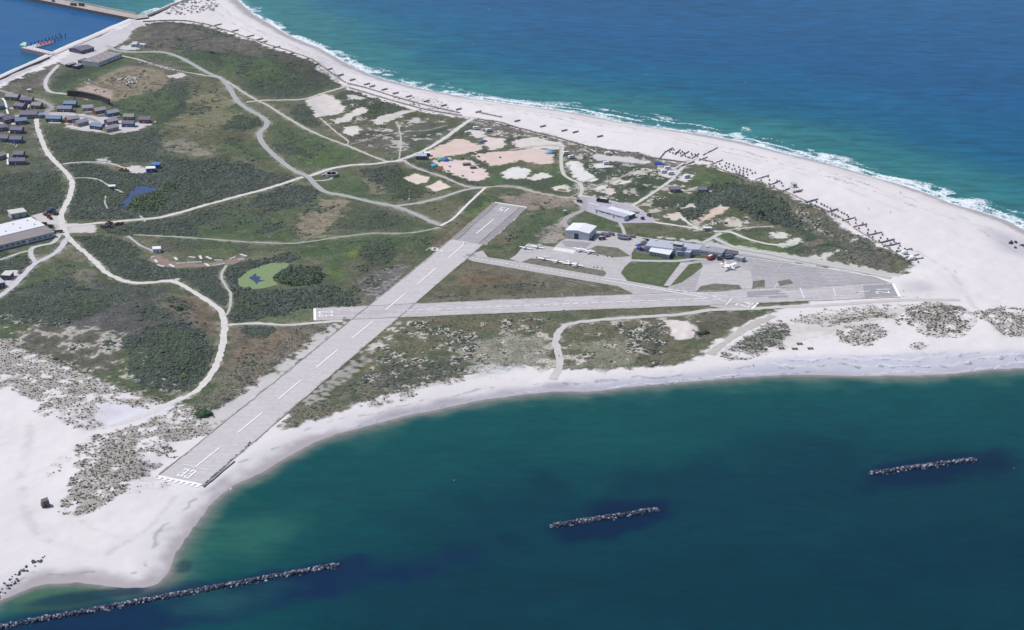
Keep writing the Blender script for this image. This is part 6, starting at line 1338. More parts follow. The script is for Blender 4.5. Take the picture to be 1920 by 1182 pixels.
# ---------------------------------------------------------------- campsite, beach and the rest
def tent(loc, m, label, r=2.2, h=1.7, rz=0., m2=None):
    t = thing('dome_tent', label, 'tent', loc, rz); MB().loft([[(r*k*math.cos(a)*1.25, r*k*math.sin(a), z) for a in np.linspace(0,6.2832,12,endpoint=False)] for k,z in ((1,0),(.93,h*.45),(.66,h*.8),(.3,h*.97),(.03,h))]).build('canopy', m, t)
    MB().prism([(r*1.1,-.6),(r*1.75,-.5),(r*1.75,.5),(r*1.1,.6)],0,h*.7,[0,-.5,-.5,0]).build('porch', m2 or m, t); q = MB()
    for s in (-1,1): q.tube((-r*1.4,s*r*.9,0),(-r*.4,s*r*.3,h*.8),.03)
    q.build('guy_line', M_WHITE, t); return t
def ridge_tent(loc, m, label, L=4, w=3, h=2, rz=0.):
    t = thing('ridge_tent', label, 'tent', loc, rz); MB().loft([[(x,-w/2,0),(x,w/2,0),(x,0,h)] for x in (-L/2,L/2)]).build('canopy', m, t); MB().loft([[(L/2+.02,-.5,0),(L/2+.02,.5,0),(L/2+.02,0,h*.8)],[(L/2+.06,-.5,0),(L/2+.06,.5,0),(L/2+.06,0,h*.8)]]).build('door', M_WHITE, t); return t
Z9 = lambda x, y: (760+x/9.6, 270+y/9.6)
cl = lambda n, r, g, b: mat(n, W_(r,g,b), .7, .08)
tent(at(*Z9(645,300)), cl('green_cloth',70,178,140), 'turquoise green pavilion tent next to a violet one', 2.6, 2.3, .2, cl('pale_green_cloth',170,220,200)); tent(at(*Z9(725,305)), cl('violet_tent_cloth',92,104,186), 'violet blue dome tent between a green tent and a pale one', 2.6, 2.3, .3); tent(at(*Z9(790,295)), cl('pale_cloth',196,214,206), 'pale grey green dome tent at the end of the tent row', 2.4, 2., 2.8)
tent(at(*Z9(525,405)), cl('sky_cloth',96,172,206), 'sky blue dome tent beside the orange tent', 2.5, 2.1, 3.4, cl('blue_cloth2',70,120,180)); ridge_tent(at(*Z9(625,455)), cl('orange_cloth',206,132,72), 'orange ridge tent at the edge of the hedge', 4.5, 3.6, 2.2, .4); tent(at(*Z9(560,290)), cl('pink_cloth',196,120,150), 'small pink tent beside the hedge near the green tent', 1.4, 1.2)
tent(at(1030,287.5), cl('light_blue_cloth',140,180,214), 'light blue tunnel tent by the hedge at the sand field corner', 3.0, 2.2, .3); ridge_tent(at(1235,309), M_BLUE, 'bright blue tarpaulin tent at the edge of the dune path', 6, 4.4, 2., .1)
tent(at(903,266), cl('slate_cloth',110,120,138), 'slate grey tent on the upper sand field', 2.6, 1.8, .2)
for x, y, w, lb in ((1105,385,6,'long grey brown wooden crate on the pink sand'),(1220,440,4.6,'grey green wooden crate near the campsite edge'),):
    t = thing('tool_crate', lb, 'crate', at(*Z9(x,y)), .25); MB().box((0,0,.75),(w,2.4,1.5)).build('body', mat('crate_wood', W_(120,112,102), .9, .18), t); MB().prism([(-w/2-.1,-1.3),(w/2+.1,-1.3),(w/2+.1,1.3),(-w/2-.1,1.3)],1.52,1.7,[0,0,.3,.3]).build('lid', mat('crate_lid', W_(150,146,142), .9, .1), t)
for x, y in ((605,325),(800,415),(1030,582),(1210,520),(1320,238),(1430,322),(1705,252),(1345,430),(1030,270),(775,495)):
    t = thing('picnic_table', 'small dark picnic table standing on the campsite sand', 'picnic table', at(*Z9(x,y)), random.random()*3, 'picnic tables on the campsite'); MB().box((0,0,.74),(1.8,.8,.08)).build('table_top', M_DARK, t)
    for s in (-1,1): MB().box((0,s*.75,.45),(1.8,.28,.06)).build('seat', M_DARK, t); MB().box((s*.6,0,.37),(.1,1.5,.7)).build('leg', M_DARK, t)
block(Z9(195,285), Z9(375,285), 6.5, 2.8, M_DARK, M_ROOFG, 'washhouse', 'dark campsite washhouse with flat grey roof', 'building', .4, doors=((.3,1,2),), wins=((.6,1.5,1.6,.7),)); block(Z9(340,225), Z9(440,228), 4, 2.5, M_DARK, M_ROOFW, 'campsite_hut', 'small dark hut with white roof behind the washhouse', 'hut', .3, doors=((.5,1,2),))
for (bl, br, lb, m) in (((1257,361.5),(1275,361),'black timber hut in the dunes, left of two',M_DARK),((1311,362),(1325,362),'dark slate hut in the dunes, right of two',mat('slate_hut',W_(74,76,90),.8,.1))):
    house(bl, br, 5.5, 'brown' if m is M_DARK else 'navy', 'd', lb, (6,1,3,4), 2.4, 1.2, None, 'dune_hut', 'hut')
for (px, py, lb) in ((917,247,'white caravan on the upper campsite, farthest back'),(878,252,'white caravan by the hedge of the upper campsite'),(893,243,'white caravan between dark bushes of the upper campsite'),(1252,318,'white camper caravan beside the dune path'),(1258,328,'white caravan nearest the dune path corner'),(1246,325,'white awning caravan on the sandy plot'),(1137,309,'white caravan on the pale lot amid hedges'),(1140,291,'grey white caravan on the upper paved lot'),(1288,334,'white caravan with dark windows below the dune path'),(1072,297,'white caravan among rocks beside the campsite path'),(1062,290,'small white caravan at the head of the campsite path')):
    t = thing('caravan', lb, 'caravan', at(px,py), .3+random.uniform(-.2,.2)); MB().loft([[(x,-1.05,z0),(x,1.05,z0),(x,1.0,z1),(x,-1.0,z1)] for x,z0,z1 in ((-2.6,.8,2.1),(-2.2,.5,2.5),(1.8,.5,2.5),(2.4,.8,1.8))]).build('body', M_WHITE, t)
    for x in (-1.2,.6): MB().box((x,-1.06,1.7),(1.0,.06,.6)).build('window', M_GLASS, t)
    for y in (-.95,.95): MB().tube((0,y-.1,.3),(0,y+.1,.3),.3,.3,10).build('wheel', M_BLACK, t)
t = thing('lifeguard_tower', 'white lifeguard tower on stilts standing on the open beach', 'lifeguard tower', at(1488,359), .4)
for x in (-1.5,1.5):
    for y in (-1.5,1.5): MB().tube((x,y,-.2),(x,y,3.4),.16).build('leg', M_WHITE, t)
MB().box((0,0,3.5),(5,5,.25)).build('platform', M_WOOD, t); MB().box((0,.3,4.8),(3.2,3,2.4)).build('cabin', M_WHITE, t); MB().prism([(-2,-1.8),(2,-1.8),(2,2.2),(-2,2.2)],6.02,6.2,[0,0,.5,.5]).build('roof', M_LGREY, t); MB().box((0,-1.22,5),(2.4,.08,1)).build('window', M_GLASS, t); q = MB()
for a, b in (((-2.4,-2.4),(2.4,-2.4)),((2.4,-2.4),(2.4,2.4)),((-2.4,2.4),(-2.4,-2.4))): q.tube((*a,4.5),(*b,4.5),.06); q.tube((*a,3.6),(*a,4.5),.06)
q.build('railing', M_WHITE, t); MB().loft([[(x,-.5,z),(x,.5,z),(x,.5,z+.12),(x,-.5,z+.12)] for x,z in ((2.5,3.4),(5.5,0))]).build('ramp', M_WOOD, t)
# hooded beach chairs
def beach_chair(loc, rz, label, group):
    t = thing('beach_chair', label, 'beach chair', loc, rz, group); wk = mat('wicker', W_(168,160,162), .9, .2); st = mat('striped_cloth', W_(150,144,150), .8, .1)
    MB().box((0,0,.3),(1.25,.9,.6)).build('base', wk, t); MB().box((0,-.1,.66),(1.1,.7,.12)).build('seat', st, t)
    MB().loft([[(x,.38,.6),(x,.55,1.2),(x,.5,1.7),(x,-.25,1.75),(x,-.15,1.62),(x,.35,1.55),(x,.4,1.15),(x,.25,.62)] for x in (-.62,.62)]).build('hood', wk, t); q = MB()
    for s in (-1,1): q.loft([[(s*(.63+k),.5,.6),(s*(.63+k),.5,1.6),(s*(.63+k),-.25,1.7),(s*(.63+k),-.45,.7)] for k in (0,.05)])
    q.build('side_panel', wk, t); MB().box((0,-.7,.18),(1.0,.45,.12)).build('footrest', wk, t); return t
Z4 = lambda x, y: (1240+x/6, 260+y/6); Z5 = lambda x, y: (1500+x/7.385, 360+y/7.385)
CH = [('hooded beach chair in the crowded block between the first groynes left of the beach path','beach chairs between the first groynes',Z4,[(95,150),(140,124),(130,165),(165,162),(190,150),(215,168),(235,150),(255,165),(300,213),(340,172),(345,187),(320,215),(380,180),(405,200),(270,200),(115,127)]),
 ('hooded beach chair in the wide grid of rows right of the beach path','beach chairs in the wide grid',Z4,[(730,278),(762,288),(812,303),(870,322),(925,335),(965,347),(1000,358),(1055,385),(718,310),(757,322),(825,342),(885,353),(920,365),(958,375),(1022,393),(680,322),(730,340),(795,350),(840,370),(878,380),(920,395),(970,410),(615,308),(655,285)]),
 ('hooded beach chair between the groynes left of the white lifeguard tower','beach chairs left of the lifeguard tower',Z4,[(1200,430),(1215,468),(1120,470),(1300,475),(1350,500),(1365,535),(1265,535),(1210,512)]),
 ('hooded beach chair in the double row right of the lifeguard tower','beach chairs in the first double row',Z4,[(1745,715),(1800,740),(1830,755),(1865,770),(1675,735),(1730,755),(1765,775),(1795,795)]),
 ('hooded beach chair in the double row at the middle groynes','beach chairs at the middle groynes',Z5,[(290,170),(335,190),(375,210),(420,235),(225,140),(145,170),(210,190),(255,215),(290,235),(330,265),(575,290),(610,305),(650,325),(668,350),(525,262),(440,320),(485,340),(525,355)]),
 ('hooded beach chair scattered among the last groynes at the island tip','beach chairs among the last groynes',Z5,[(770,390),(665,425),(770,437),(868,440),(912,475),(815,508),(940,528),(935,575),(1040,552),(1140,595),(1005,630),(1115,640),(1210,655),(1095,680),(1300,690),(1255,720),(1325,715),(1380,750),(1240,785),(1180,745),(1360,785),(1450,795),(1545,800),(1340,825),(1635,975)])]
b0 = None
for lb, gp, zf_, lst in CH:
    for x, y in lst:
        p = at(*zf_(x, y+8)); rz = .55+random.uniform(-.3,.3)
        if b0 is None: b0 = beach_chair(p, rz, lb, gp); b0.scale = (.8,)*3
        else: b0_ = dup(b0, p, rz, lb, gp)
for x, y, lb in ((1445,850,'round white domed kiosk tent between two groynes'),(1555,925,'round white domed kiosk tent by the last groyne')):
    t = thing('dome_kiosk', lb, 'tent', at(*Z5(x,y+12))); MB().lathe([(2.2,0),(2.2,1.5)],12).build('wall', M_WHITE, t); MB().lathe([(2.4,1.5),(1.9,2.4),(1.,2.9),(.05,3.1)],12).build('roof', M_ROOFW, t); MB().box((0,-2.2,.8),(.9,.1,1.6)).build('door', M_GREY, t)
# groynes and dune foot fences
M_GROY = mat('groyne_timber', W_(172,160,160), .95, .2, .8)
def groyne(a, b, label, group, h=1.2, th=.45):
    a, b = at(*a), at(*b); p, q_ = np.array(a[:2]), np.array(b[:2]); d = q_-p; L = np.hypot(*d)
    t = thing('timber_groyne', label, 'groyne', a, math.atan2(d[1], d[0]), group); m = MB(); k = max(int(L/1.1), 2); r_ = random.Random(int(a[0]*7))
    dz = b[2]-a[2]
    for i in range(k):
        x = L*(i+.5)/k; z = dz*x/L; m.box((x, 0, z+h/2-.3), (L/k*.98, th, h+.6+r_.uniform(-.2,.1)))
    m.build('planks', M_GROY, t); c = MB()
    for f in (0.02,.5,.98): x = L*f; c.tube((x,-th*.7,dz*f-.4),(x,-th*.7,dz*f+h+.35),.16)
    c.build('posts', M_DARK, t)
UP = [(405,48),(437,59),(466,69),(483,75),(491,80),(515,90),(543,102),(569,113),(590,122),(615,131),(636,142),(658,151),(685,159),(695,163),(718,169),(739,176),(764,182),(797,191),(829,199),(857,206),(894,211),(967,228),(1015,238),(1055,246),(1076,249),(1122,257)]
for i, (x, y) in enumerate(UP):
    s = 1.0 if i < 8 else .8
    groyne((x-3*s, y+1.2), (x+10*s, y-1.6*s), 'short dark timber groyne poking out of the dune foot along the upper beach', 'short groynes of the upper beach', 1.2, .5)
RG = [(Z4,(45,155),(125,110)),(Z4,(150,185),(210,130)),(Z4,(215,205),(310,150)),(Z4,(340,230),(420,175)),(Z4,(420,250),(515,215)),(Z4,(555,300),(690,245)),(Z4,(1060,468),(1210,418)),(Z4,(1215,530),(1335,480)),(Z4,(1365,597),(1440,565)),(Z4,(1480,617),(1590,582)),(Z4,(1610,725),(1760,685)),
      (Z5,(335,295),(520,240)),(Z5,(580,405),(765,362)),(Z5,(740,490),(925,450)),(Z5,(920,610),(1135,565)),(Z5,(1080,715),(1305,660)),(Z5,(1150,765),(1385,715)),(Z5,(1320,840),(1540,795)),(Z5,(1460,915),(1645,875)),(Z5,(1515,955),(1705,920))]
for f, a, b in RG: groyne(f(*a), f(*b), 'dark timber groyne reaching from the dune foot onto the beach among the beach chairs', 'groynes among the beach chairs', .85, .4)
groyne(Z4(430,240), Z4(580,272), 'long dark groyne bent along the entrance of the beach path', None, 1.2, .6)
def fence(pts, label, h=1.15, th=.55, m=None, name='dune_fence'):
    L = smooth_line(PP(pts), 3); o0 = at(*pts[0]); t = thing(name, label, 'fence', o0); mb = MB(); r_ = random.Random(len(pts)); ps = MB()
    d = np.vstack([[0,0], np.diff(L, axis=0)]); s = np.cumsum(np.hypot(d[:,0], d[:,1])); n = int(s[-1]/2.0); X = np.interp(np.linspace(0,s[-1],n), s, L[:,0]); Y = np.interp(np.linspace(0,s[-1],n), s, L[:,1]); Zt = hz(X, Y)
    for i in range(n-1):
        a = np.array([X[i],Y[i]])-o0[:2]; b = np.array([X[i+1],Y[i+1]])-o0[:2]; dd = (b-a)/np.hypot(*(b-a)); nn_ = np.array([-dd[1],dd[0]])*th/2; z = Zt[i]-o0[2]
        mb.prism([a+nn_, b*1.03-a*.03+nn_, b*1.03-a*.03-nn_, a-nn_], z-.4, z+h+r_.uniform(-.2,.2))
        if i % 2 == 0: ps.tube((*(a-nn_*2), z-.4), (*(a-nn_*2), z+h+.3), .12)
    mb.v, k_ = mb.v+ps.v, len(mb.v); mb.f += [tuple(i+k_ for i in f) for f in ps.f]; mb.build('palisade', m or M_GROY, t); return t
fence([(268,41),(300,40),(340,40),(370,43),(402,50)], 'low dark palisade bending around the head of the dune'); fence([(402,50),(437,63),(480,83),(520,99),(560,114),(600,132),(648,156)], 'dark palisade along the upper beach from the dune head to the first beach path')
fence([(652,158),(690,167),(740,183),(800,199),(862,213)], 'dark palisade on the beach side of the promenade, second stretch'); fence([(655,166),(690,176),(740,191),(800,207),(866,218)], 'inner dark palisade running parallel behind the second stretch')
fence([(896,212),(920,217),(941,222)], 'short dark palisade standing alone on the sand below the white path'); fence([(897,224),(950,237),(1010,252),(1080,269),(1150,284),(1220,297),(1286,306)], 'long dark palisade behind the sandy strip between the two beach paths')
fence([(1332,309),(1370,324),(1410,342)], 'dark palisade behind the grid of beach chairs', .95, .4); fence([(1412,338),(1440,352),(1468,364)], 'dark palisade left of the lifeguard tower', .95, .4); fence([(1468,361),(1500,377),(1512,382)], 'short dark palisade right of the lifeguard tower', .9, .4)
fence([(1510,381),(1545,401),(1575,413)], 'dark palisade behind the double row of chairs', 1.0, .45); fence([(1578,415),(1594,424)], 'short dark palisade at the sandy gap in the dune', .9, .4); fence([(1600,428),(1620,440),(1648,457)], 'dark palisade at the start of the last groynes', .9, .4); fence([(1655,462),(1680,477),(1704,490)], 'low dark palisade at the tip behind the last groynes', .8, .35)
fence([(1236,299),(1247,286)], 'short dark palisade at the left side of the beach path', .9, .4); fence([(1277,313),(1302,304)], 'short dark palisade across the dune path', .9, .35)
fence([(1318,292),(1346,277)], 'thin grey sand fence running out onto the open beach', .7, .12, M_GREY, 'sand_fence')
# ---------------------------------------------------------------- rocks
def rock_mesh(seed, m):
    r = np.random.default_rng(seed); bm = bmesh.new(); bmesh.ops.create_icosphere(bm, subdivisions=1, radius=1)
    pl = r.normal(size=(7,3)); pl /= np.linalg.norm(pl, axis=1)[:, None]; off = r.uniform(.55,.85,7)
    for v in bm.verts:
        c = np.array(v.co)*r.uniform(.95,1.12)
        for p_, o_ in zip(pl, off):
            k = c@p_
            if k > o_: c = c-p_*(k-o_)
        v.co = c*np.array([1.15,.9,.8])
    me = bpy.data.meshes.new('rock'); bm.to_mesh(me); bm.free(); me.materials.append(m); return me
R_L = mat('pale_rock', W_(176,178,190), .9, .25, .9); R_M = mat('grey_rock', W_(84,88,108), .9, .3, .9); R_D = mat('dark_wet_rock', W_(48,54,78), .6, .3, .9, spec=.4)
RK = [rock_mesh(i, (R_L, R_M, R_D, R_M)[i % 4]) for i in range(12)]
R_W = mat('bleached_rock', W_(216,208,206), .95, .14, .8); R_W2 = mat('weathered_rock', W_(160,152,150), .95, .2, .8); RW_ = [rock_mesh(40+i, R_W if i % 3 else R_W2) for i in range(8)]
def breakwater(a, b, width, label, seed, top=1.7, dens=3.6, rmin=.65, rmax=1.35):
    r = random.Random(seed); p, q_ = np.array(P(*a, WL)), np.array(P(*b, WL)); d = q_-p; L = np.hypot(*d); t = thing('breakwater', label, 'breakwater', (p[0], p[1], WL), math.atan2(d[1], d[0]))
    items = []
    for i in range(int(L*dens)):
        x = r.uniform(0, L); y = r.gauss(0, .42); y = max(-1, min(1, y)); taper = min(1, .45+min(x, L-x)/6)
        s = r.uniform(rmin, rmax); items.append((s, x, y*width/2*taper, top*(1-abs(y)**1.5)*taper*.75-.25+r.uniform(-.25,.25)))
    view = [to_px(np.array(p[0]+d[0]/L*i[1]), np.array(p[1]+d[1]/L*i[1]))[0] for i in items]; order = sorted(range(len(items)), key=lambda k: -(items[k][0]+items[k][3]*.5+(0 if 0 < view[k] < 1920 else -9)))
    rest = []
    for c, k in enumerate(order):
        s, x, y, z = items[k]; me = RK[r.randrange(12)]; M_ = Matrix.Translation((x,y,z)) @ Matrix.Rotation(r.uniform(0,6.28),4,(r.gauss(0,1),r.gauss(0,1),r.gauss(0,1))) @ Matrix.Scale(s,4)
        if c < 98: o = link_mesh('rock', me, None, t); o.matrix_local = M_
        else: rest.append((me, M_))
    bm = bmesh.new()
    for me, M_ in rest:
        k = len(bm.verts); bm.from_mesh(me); bm.verts.ensure_lookup_table(); mi = (0, 1, 2, 1)[RK.index(me) % 4]
        for v in bm.verts[k:]: v.co = M_ @ v.co
        bm.faces.ensure_lookup_table()
        for f in bm.faces[-len(me.polygons):]: f.material_index = mi
    me = bpy.data.meshes.new('rubble'); bm.to_mesh(me); bm.free()
    for m in (R_L, R_M, R_D): me.materials.append(m)
    o = link_mesh('rubble', me, None, t); o['kind'] = 'stuff'
breakwater((-70,1190), (636,1060), 5.6, 'longest rock breakwater, nearest the sandy point', 3, 1.35, 6.0, .42, .95); breakwater((1030,988), (1238,955), 5.4, 'middle rock breakwater alone in the dark bay', 5, 1.25, 6.5, .4, .88); breakwater((1630,889), (1830,862), 5.8, 'farthest rock breakwater towards the right of the bay', 8, 1.3, 6.5, .42, .9)
def rocks(pts, rng_, meshes, label, group, name='boulder'):
    for x, y in pts:
        p = at(x, y); o = link_mesh(name, meshes[random.randrange(len(meshes))]); s = random.uniform(*rng_); o.location = (p[0], p[1], p[2]+s*.25); o.scale = (s,s,s*random.uniform(.7,1.1)); o.rotation_euler = (random.uniform(-.4,.4),random.uniform(-.4,.4),random.uniform(0,6.28)); tag(o, label, 'boulder', group)
def inside(poly, n, seed):
    r = random.Random(seed); xs_ = [p[0] for p in poly]; ys_ = [p[1] for p in poly]; out = []
    while len(out) < n:
        x, y = r.uniform(min(xs_), max(xs_)), r.uniform(min(ys_), max(ys_)); c = False
        for (x1,y1),(x2,y2) in zip(poly, poly[1:]+poly[:1]):
            if (y1 > y) != (y2 > y) and x < (x2-x1)*(y-y1)/(y2-y1)+x1: c = not c
        if c: out.append((x,y))
    return out
rocks(inside([(305,27),(340,4),(360,0),(405,0),(412,10),(400,20),(350,29)], 110, 1), (1.0,2.0), RW_, 'pale weathered boulder in the field of stones at the head of the island', 'boulders at the island head')
rocks(inside([(218,155),(222,147),(240,145),(256,148),(258,156),(240,161)], 46, 2), (.9,1.8), RW_, 'pale boulder in the round heap on the bare quarry ground', 'boulders of the round heap'); rocks(inside([(155,160),(165,150),(175,152),(168,160)], 8, 3), (.7,1.4), RW_, 'grey stone on the slope left of the round heap', 'stones left of the heap')
rocks(inside([(258,115),(285,119),(330,130),(350,136),(348,139),(300,128),(262,119)], 30, 4), (.7,1.4), RW_, 'whitish stone in the row along the narrow quarry path', 'stones along the quarry path')
rocks(inside([(-6,1118),(10,1090),(35,1072),(60,1052),(84,1042),(86,1048),(50,1075),(30,1095),(0,1125)], 62, 5), (.35,.85), RK, 'dark stone of the ragged line crossing the sand at the lower beach corner', 'stones of the lower beach corner'); rocks(inside([(178,306),(180,295),(198,293),(206,300),(204,307)], 12, 6), (.5,1.0), RW_, 'white stone at the overgrown plot beside the narrow track', 'stones at the overgrown plot')
rocks(inside([(1890,455),(1905,452),(1935,462),(1935,475),(1905,470)], 9, 7), (.8,1.8), RK[2::4], 'dark rock on the wet sand at the far right beach', 'dark rocks on the wet sand'); rocks([(x+random.uniform(-4,4), y+random.uniform(-1.2,1.2)) for x, y in inside([(500,48),(640,98),(648,96),(610,82)], 8, 9)], (1,1.6), RK[2::4], 'dark rock awash in the surf', 'rocks awash')
rocks(inside([(0,268),(36,266),(38,276),(0,278)], 10, 10), (.6,1.1), RW_, 'stone in the rocky bank below the lowest blue house', 'stones of the rocky bank')
wall_along('revetment_wall', 'low dark revetment wall beside the seaward edge of the lower runway', 'wall', [(382,914),(400,900),(418,884),(440,866)], .5, -.6, .45, M_DCONC)
rocks([(384+i*2.6+random.uniform(-1,1), 908-i*2.32+random.uniform(-.8,.8)) for i in range(34)], (.3,.75), RK, 'dark stone in the line along the seaward edge of the lower runway', 'stones along the runway edge')
# ---------------------------------------------------------------- masts, tank, bunker, minigolf, benches
def lattice(loc, h, w, label, cat='mast', rungs=10, base=True):
    t = thing('radio_mast', label, cat, loc, .3); q = MB()
    for i in range(4):
        a = math.pi/4+i*math.pi/2; q.tube((w*math.cos(a),w*math.sin(a),0),(w*.25*math.cos(a),w*.25*math.sin(a),h),.13)
    for k in range(rungs):
        z0, z1 = h*k/rungs, h*(k+1)/rungs; w0, w1 = w*(1-.75*k/rungs), w*(1-.75*(k+1)/rungs)
        for i in range(4): a, b = math.pi/4+i*math.pi/2, math.pi/4+(i+1)*math.pi/2; q.tube((w0*math.cos(a),w0*math.sin(a),z0),(w1*math.cos(b),w1*math.sin(b),z1),.07)
    q.build('lattice', M_STEEL, t); MB().tube((0,0,h),(0,0,h+2),.06).build('aerial', M_STEEL, t)
    if base: MB().box((0,0,.5),(3,3,1)).build('base', M_DARK, t)
lattice(at(394,98), 20, 1.1, 'tall slim lattice radio mast standing in the heath'); lattice(at(518.5,186), 7, .35, 'thin short mast beside the narrow path fork', rungs=5, base=False)
t = thing('windsock_mast', 'slim mast with white instrument box near the grey road', 'mast', at(767,378)); MB().tube((0,0,0),(0,0,9),.12).build('pole', M_WHITE, t); MB().box((0,0,1),(1.4,1.2,2)).build('cabinet', M_WHITE, t); MB().tube((0,0,8.6),(1.8,0,8.3),.3,.15).build('windsock', M_ORANGE, t)
t = thing('weather_station', 'white weather station box with dark panel on the grass by the hangar track', 'weather station', at(1059,400)); MB().box((0,0,1.4),(2,1.6,1.4)).build('screen_box', M_WHITE, t); MB().box((.3,-.85,1.5),(1,.1,.9)).build('panel', M_BLACK, t)
for x in (-.8,.8): MB().tube((x,0,0),(x,0,.8),.1).build('leg', M_WHITE, t)
t = thing('viewing_platform', 'round grey viewing platform with parapet and central post', 'platform', at(621.8,330)); MB().lathe([(4.4,0),(4.4,1.9),(4.0,1.9),(4.0,1.2),(.05,1.2)],24).build('drum', mat('platform_wall', W_(150,146,158), .8, .1), t); MB().lathe([(4.55,1.9),(4.55,2.15),(3.9,2.15),(3.9,1.9)],24).build('coping', M_LGREY, t); MB().tube((0,.5,1.2),(0,.5,4.4),.5,.42,10).build('post', M_ROOFW, t); MB().loft([[(x,-1,z),(x,1,z),(x,1,z+.15),(x,-1,z+.15)] for x,z in ((-4.2,1.7),(-7.5,0))]).build('ramp', M_CONCW, t)
t = thing('bunker', 'weathered concrete bunker block tilted at the end of the marram dune', 'bunker', at(85,949), .5); MB().loft([[(-2.0,-1.9,-.3),(2.2,-1.7,-.3),(2.0,1.8,-.3),(-1.9,2.0,-.3)],[(-1.7,-1.5,3.2),(1.5,-1.6,3.6),(1.7,1.4,3.9),(-1.5,1.6,3.3)]]).build('block', mat('bunker_concrete', W_(112,106,104), .95, .25, .6), t); MB().box((-.2,-1.85,.9),(1.0,.2,1.3)).build('opening', M_BLACK, t)
Z7 = lambda x, y: (240+x/8, 440+y/8)
for i, ab in enumerate((((345,350),(400,330)),((402,380),(435,420)),((435,458),(540,485)),((620,450),(690,490)),((730,440),(862,430)),((880,428),(1110,415)),((1075,320),(1100,370)),((1170,335),(1250,370)),((1290,388),(1420,390)),((1155,438),(1215,478)),((1280,470),(1455,440)),((1530,370),(1615,340)),((1680,298),(1780,330)),((1650,380),(1750,375)),((910,335),(1005,352)),((700,345),(735,385)))):
    a, b = at(*Z7(*ab[0])), at(*Z7(*ab[1])); d = np.array(b[:2])-a[:2]; L = np.hypot(*d); t = thing('minigolf_lane', 'white edged concrete minigolf lane in the garden course', 'minigolf lane', a, math.atan2(d[1],d[0]), 'lanes of the minigolf course'); MB().prism([(0,-.6),(L,-.6),(L,.6),(0,.6)],-.1,.16).build('surface', mat('lane_white', W_(226,220,220), .8, .06), t); q = MB()
    q.prism([(0,.6),(L,.6),(L,.75),(0,.75)],-.1,.4); q.prism([(0,-.75),(L,-.75),(L,-.6),(0,-.6)],-.1,.4); q.build('edging', M_ROOFW, t)
block(Z7(375,280), Z7(490,275), 5, 2.7, M_WHITE, M_ROOFW, 'minigolf_hut', 'small white ticket hut of the minigolf course', 'hut', .3, doors=((.6,1,2),), wins=((.25,1.2,1.5,.7),))
for i, (x, y, lb) in enumerate(((365,538,'dark picnic bench on the bay beach, farthest from the water'),(240,570,'dark picnic bench on the bay beach, leftmost of the front three'),(332,573,'dark picnic bench on the bay beach, middle of the front three'),(440,571,'dark picnic bench on the bay beach, rightmost of the front three'))):
    t = thing('beach_bench', lb, 'bench', at(1400+x/3.692, 500+y/3.692), .1, 'benches on the bay beach'); MB().box((0,0,.75),(3.4,1.0,.14)).build('table_top', M_DARK, t)
    for s in (-1,1): MB().box((0,s*.95,.45),(3.4,.4,.1)).build('seat', M_DARK, t); MB().box((s*1.3,0,.35),(.2,1.9,.7)).build('leg', M_DARK, t)
def board(loc, label, rz=0., w=1.6, h=1.1):
    t = thing('sign_board', label, 'sign', loc, rz); MB().box((0,0,1.1+h/2),(w,.12,h)).build('panel', M_WHITE, t)
    for s in (-1,1): MB().tube((s*w*.4,.1,0),(s*w*.4,.1,1.4),.07).build('post', M_GREY, t)
for px, py, lb in ((1053,557,'white board beside the cross runway on its far side'),(646,601,'white board between the track and the cross runway end'),(1057,587,'white board on the near verge of the cross runway'),(731,618,'white board on the edge of the long runway'),(439,541,'white board where the pond path bends'),(267,459,'white board beside the steps to the minigolf'),(735,302,'white board at the campsite path junction'),(505,449,'white board on the narrow grass track')): board(at(px,py), lb)
t = thing('shuttle_shelter', 'white roofed shelter beside the sandy path above the airfield', 'shelter', at(1326,433), .1); MB().box((0,0,2.4),(6,3,.2)).build('roof', M_ROOFW, t)
for x in (-2.7,2.7):
    for y in (-1.3,1.3): MB().tube((x,y,0),(x,y,2.3),.1).build('post', M_WOOD, t)
MB().box((0,1.2,1.1),(5.4,.08,1.8)).build('back_wall', M_WOOD, t)
# single bushes
for k, (px, py, r_, h_, c, lb) in enumerate(((381,778,5.2,3.4,(70,96,62),'round dense green bush standing alone beside the lower runway'),(335,580,3.0,1.8,(64,82,58),'dark low bush alone in the dry grass'),(322,575,1.6,1.0,(70,84,62),'small bush near the dark low bush in the dry grass'),(345,566,1.6,.9,(84,92,68),'flat olive bush in the dry grass below the track'),(1322,625,3.0,1.8,(60,78,60),'dark spreading bush at the lower rim of the dry meadow'),(1312,627,2.0,1.4,(58,76,58),'small dark bush left of the spreading one'),(985,265,0,0,0,''),(345,705,2.2,1.6,(110,130,70),'yellow green bush among the dark scrub by the track'),(398,100,2.2,1.4,(62,80,60),'dark bush at the foot of the radio mast'),(1423,402,4,3.6,(62,84,64),'tall dark bush at the clearing rim in the eastern scrub'))):
    if not lb: continue
    r = np.random.default_rng(k+900); bm = bmesh.new(); CV = clump_variants(3,1,930+k,.9,.35,-.6)
    for i in range(26):
        a = r.uniform(0,6.28); q = r.uniform(0,1)**.6; V_, F_ = CV[i%3]; s = r_*r.uniform(.24,.42); z = h_*(1-q*q)*r.uniform(.45,.8); vs = [bm.verts.new((v[0]*s+math.cos(a)*q*r_*.8, v[1]*s+math.sin(a)*q*r_*.8, v[2]*s*h_/r_*1.1+z)) for v in V_]
        for f in F_: bm.faces.new([vs[j] for j in f])
    me = bpy.data.meshes.new('bush'); bm.to_mesh(me); bm.free(); me.materials.append(mat('bush_leaves_%d_%d_%d' % c, alb(*c), .9, .45, 1.3)); t = thing('bush', lb, 'bush', at(px,py)); link_mesh('foliage', me, None, t); MB().tube((0,0,-.2),(0,0,h_*.5),.15).build('stem', M_DARK, t)
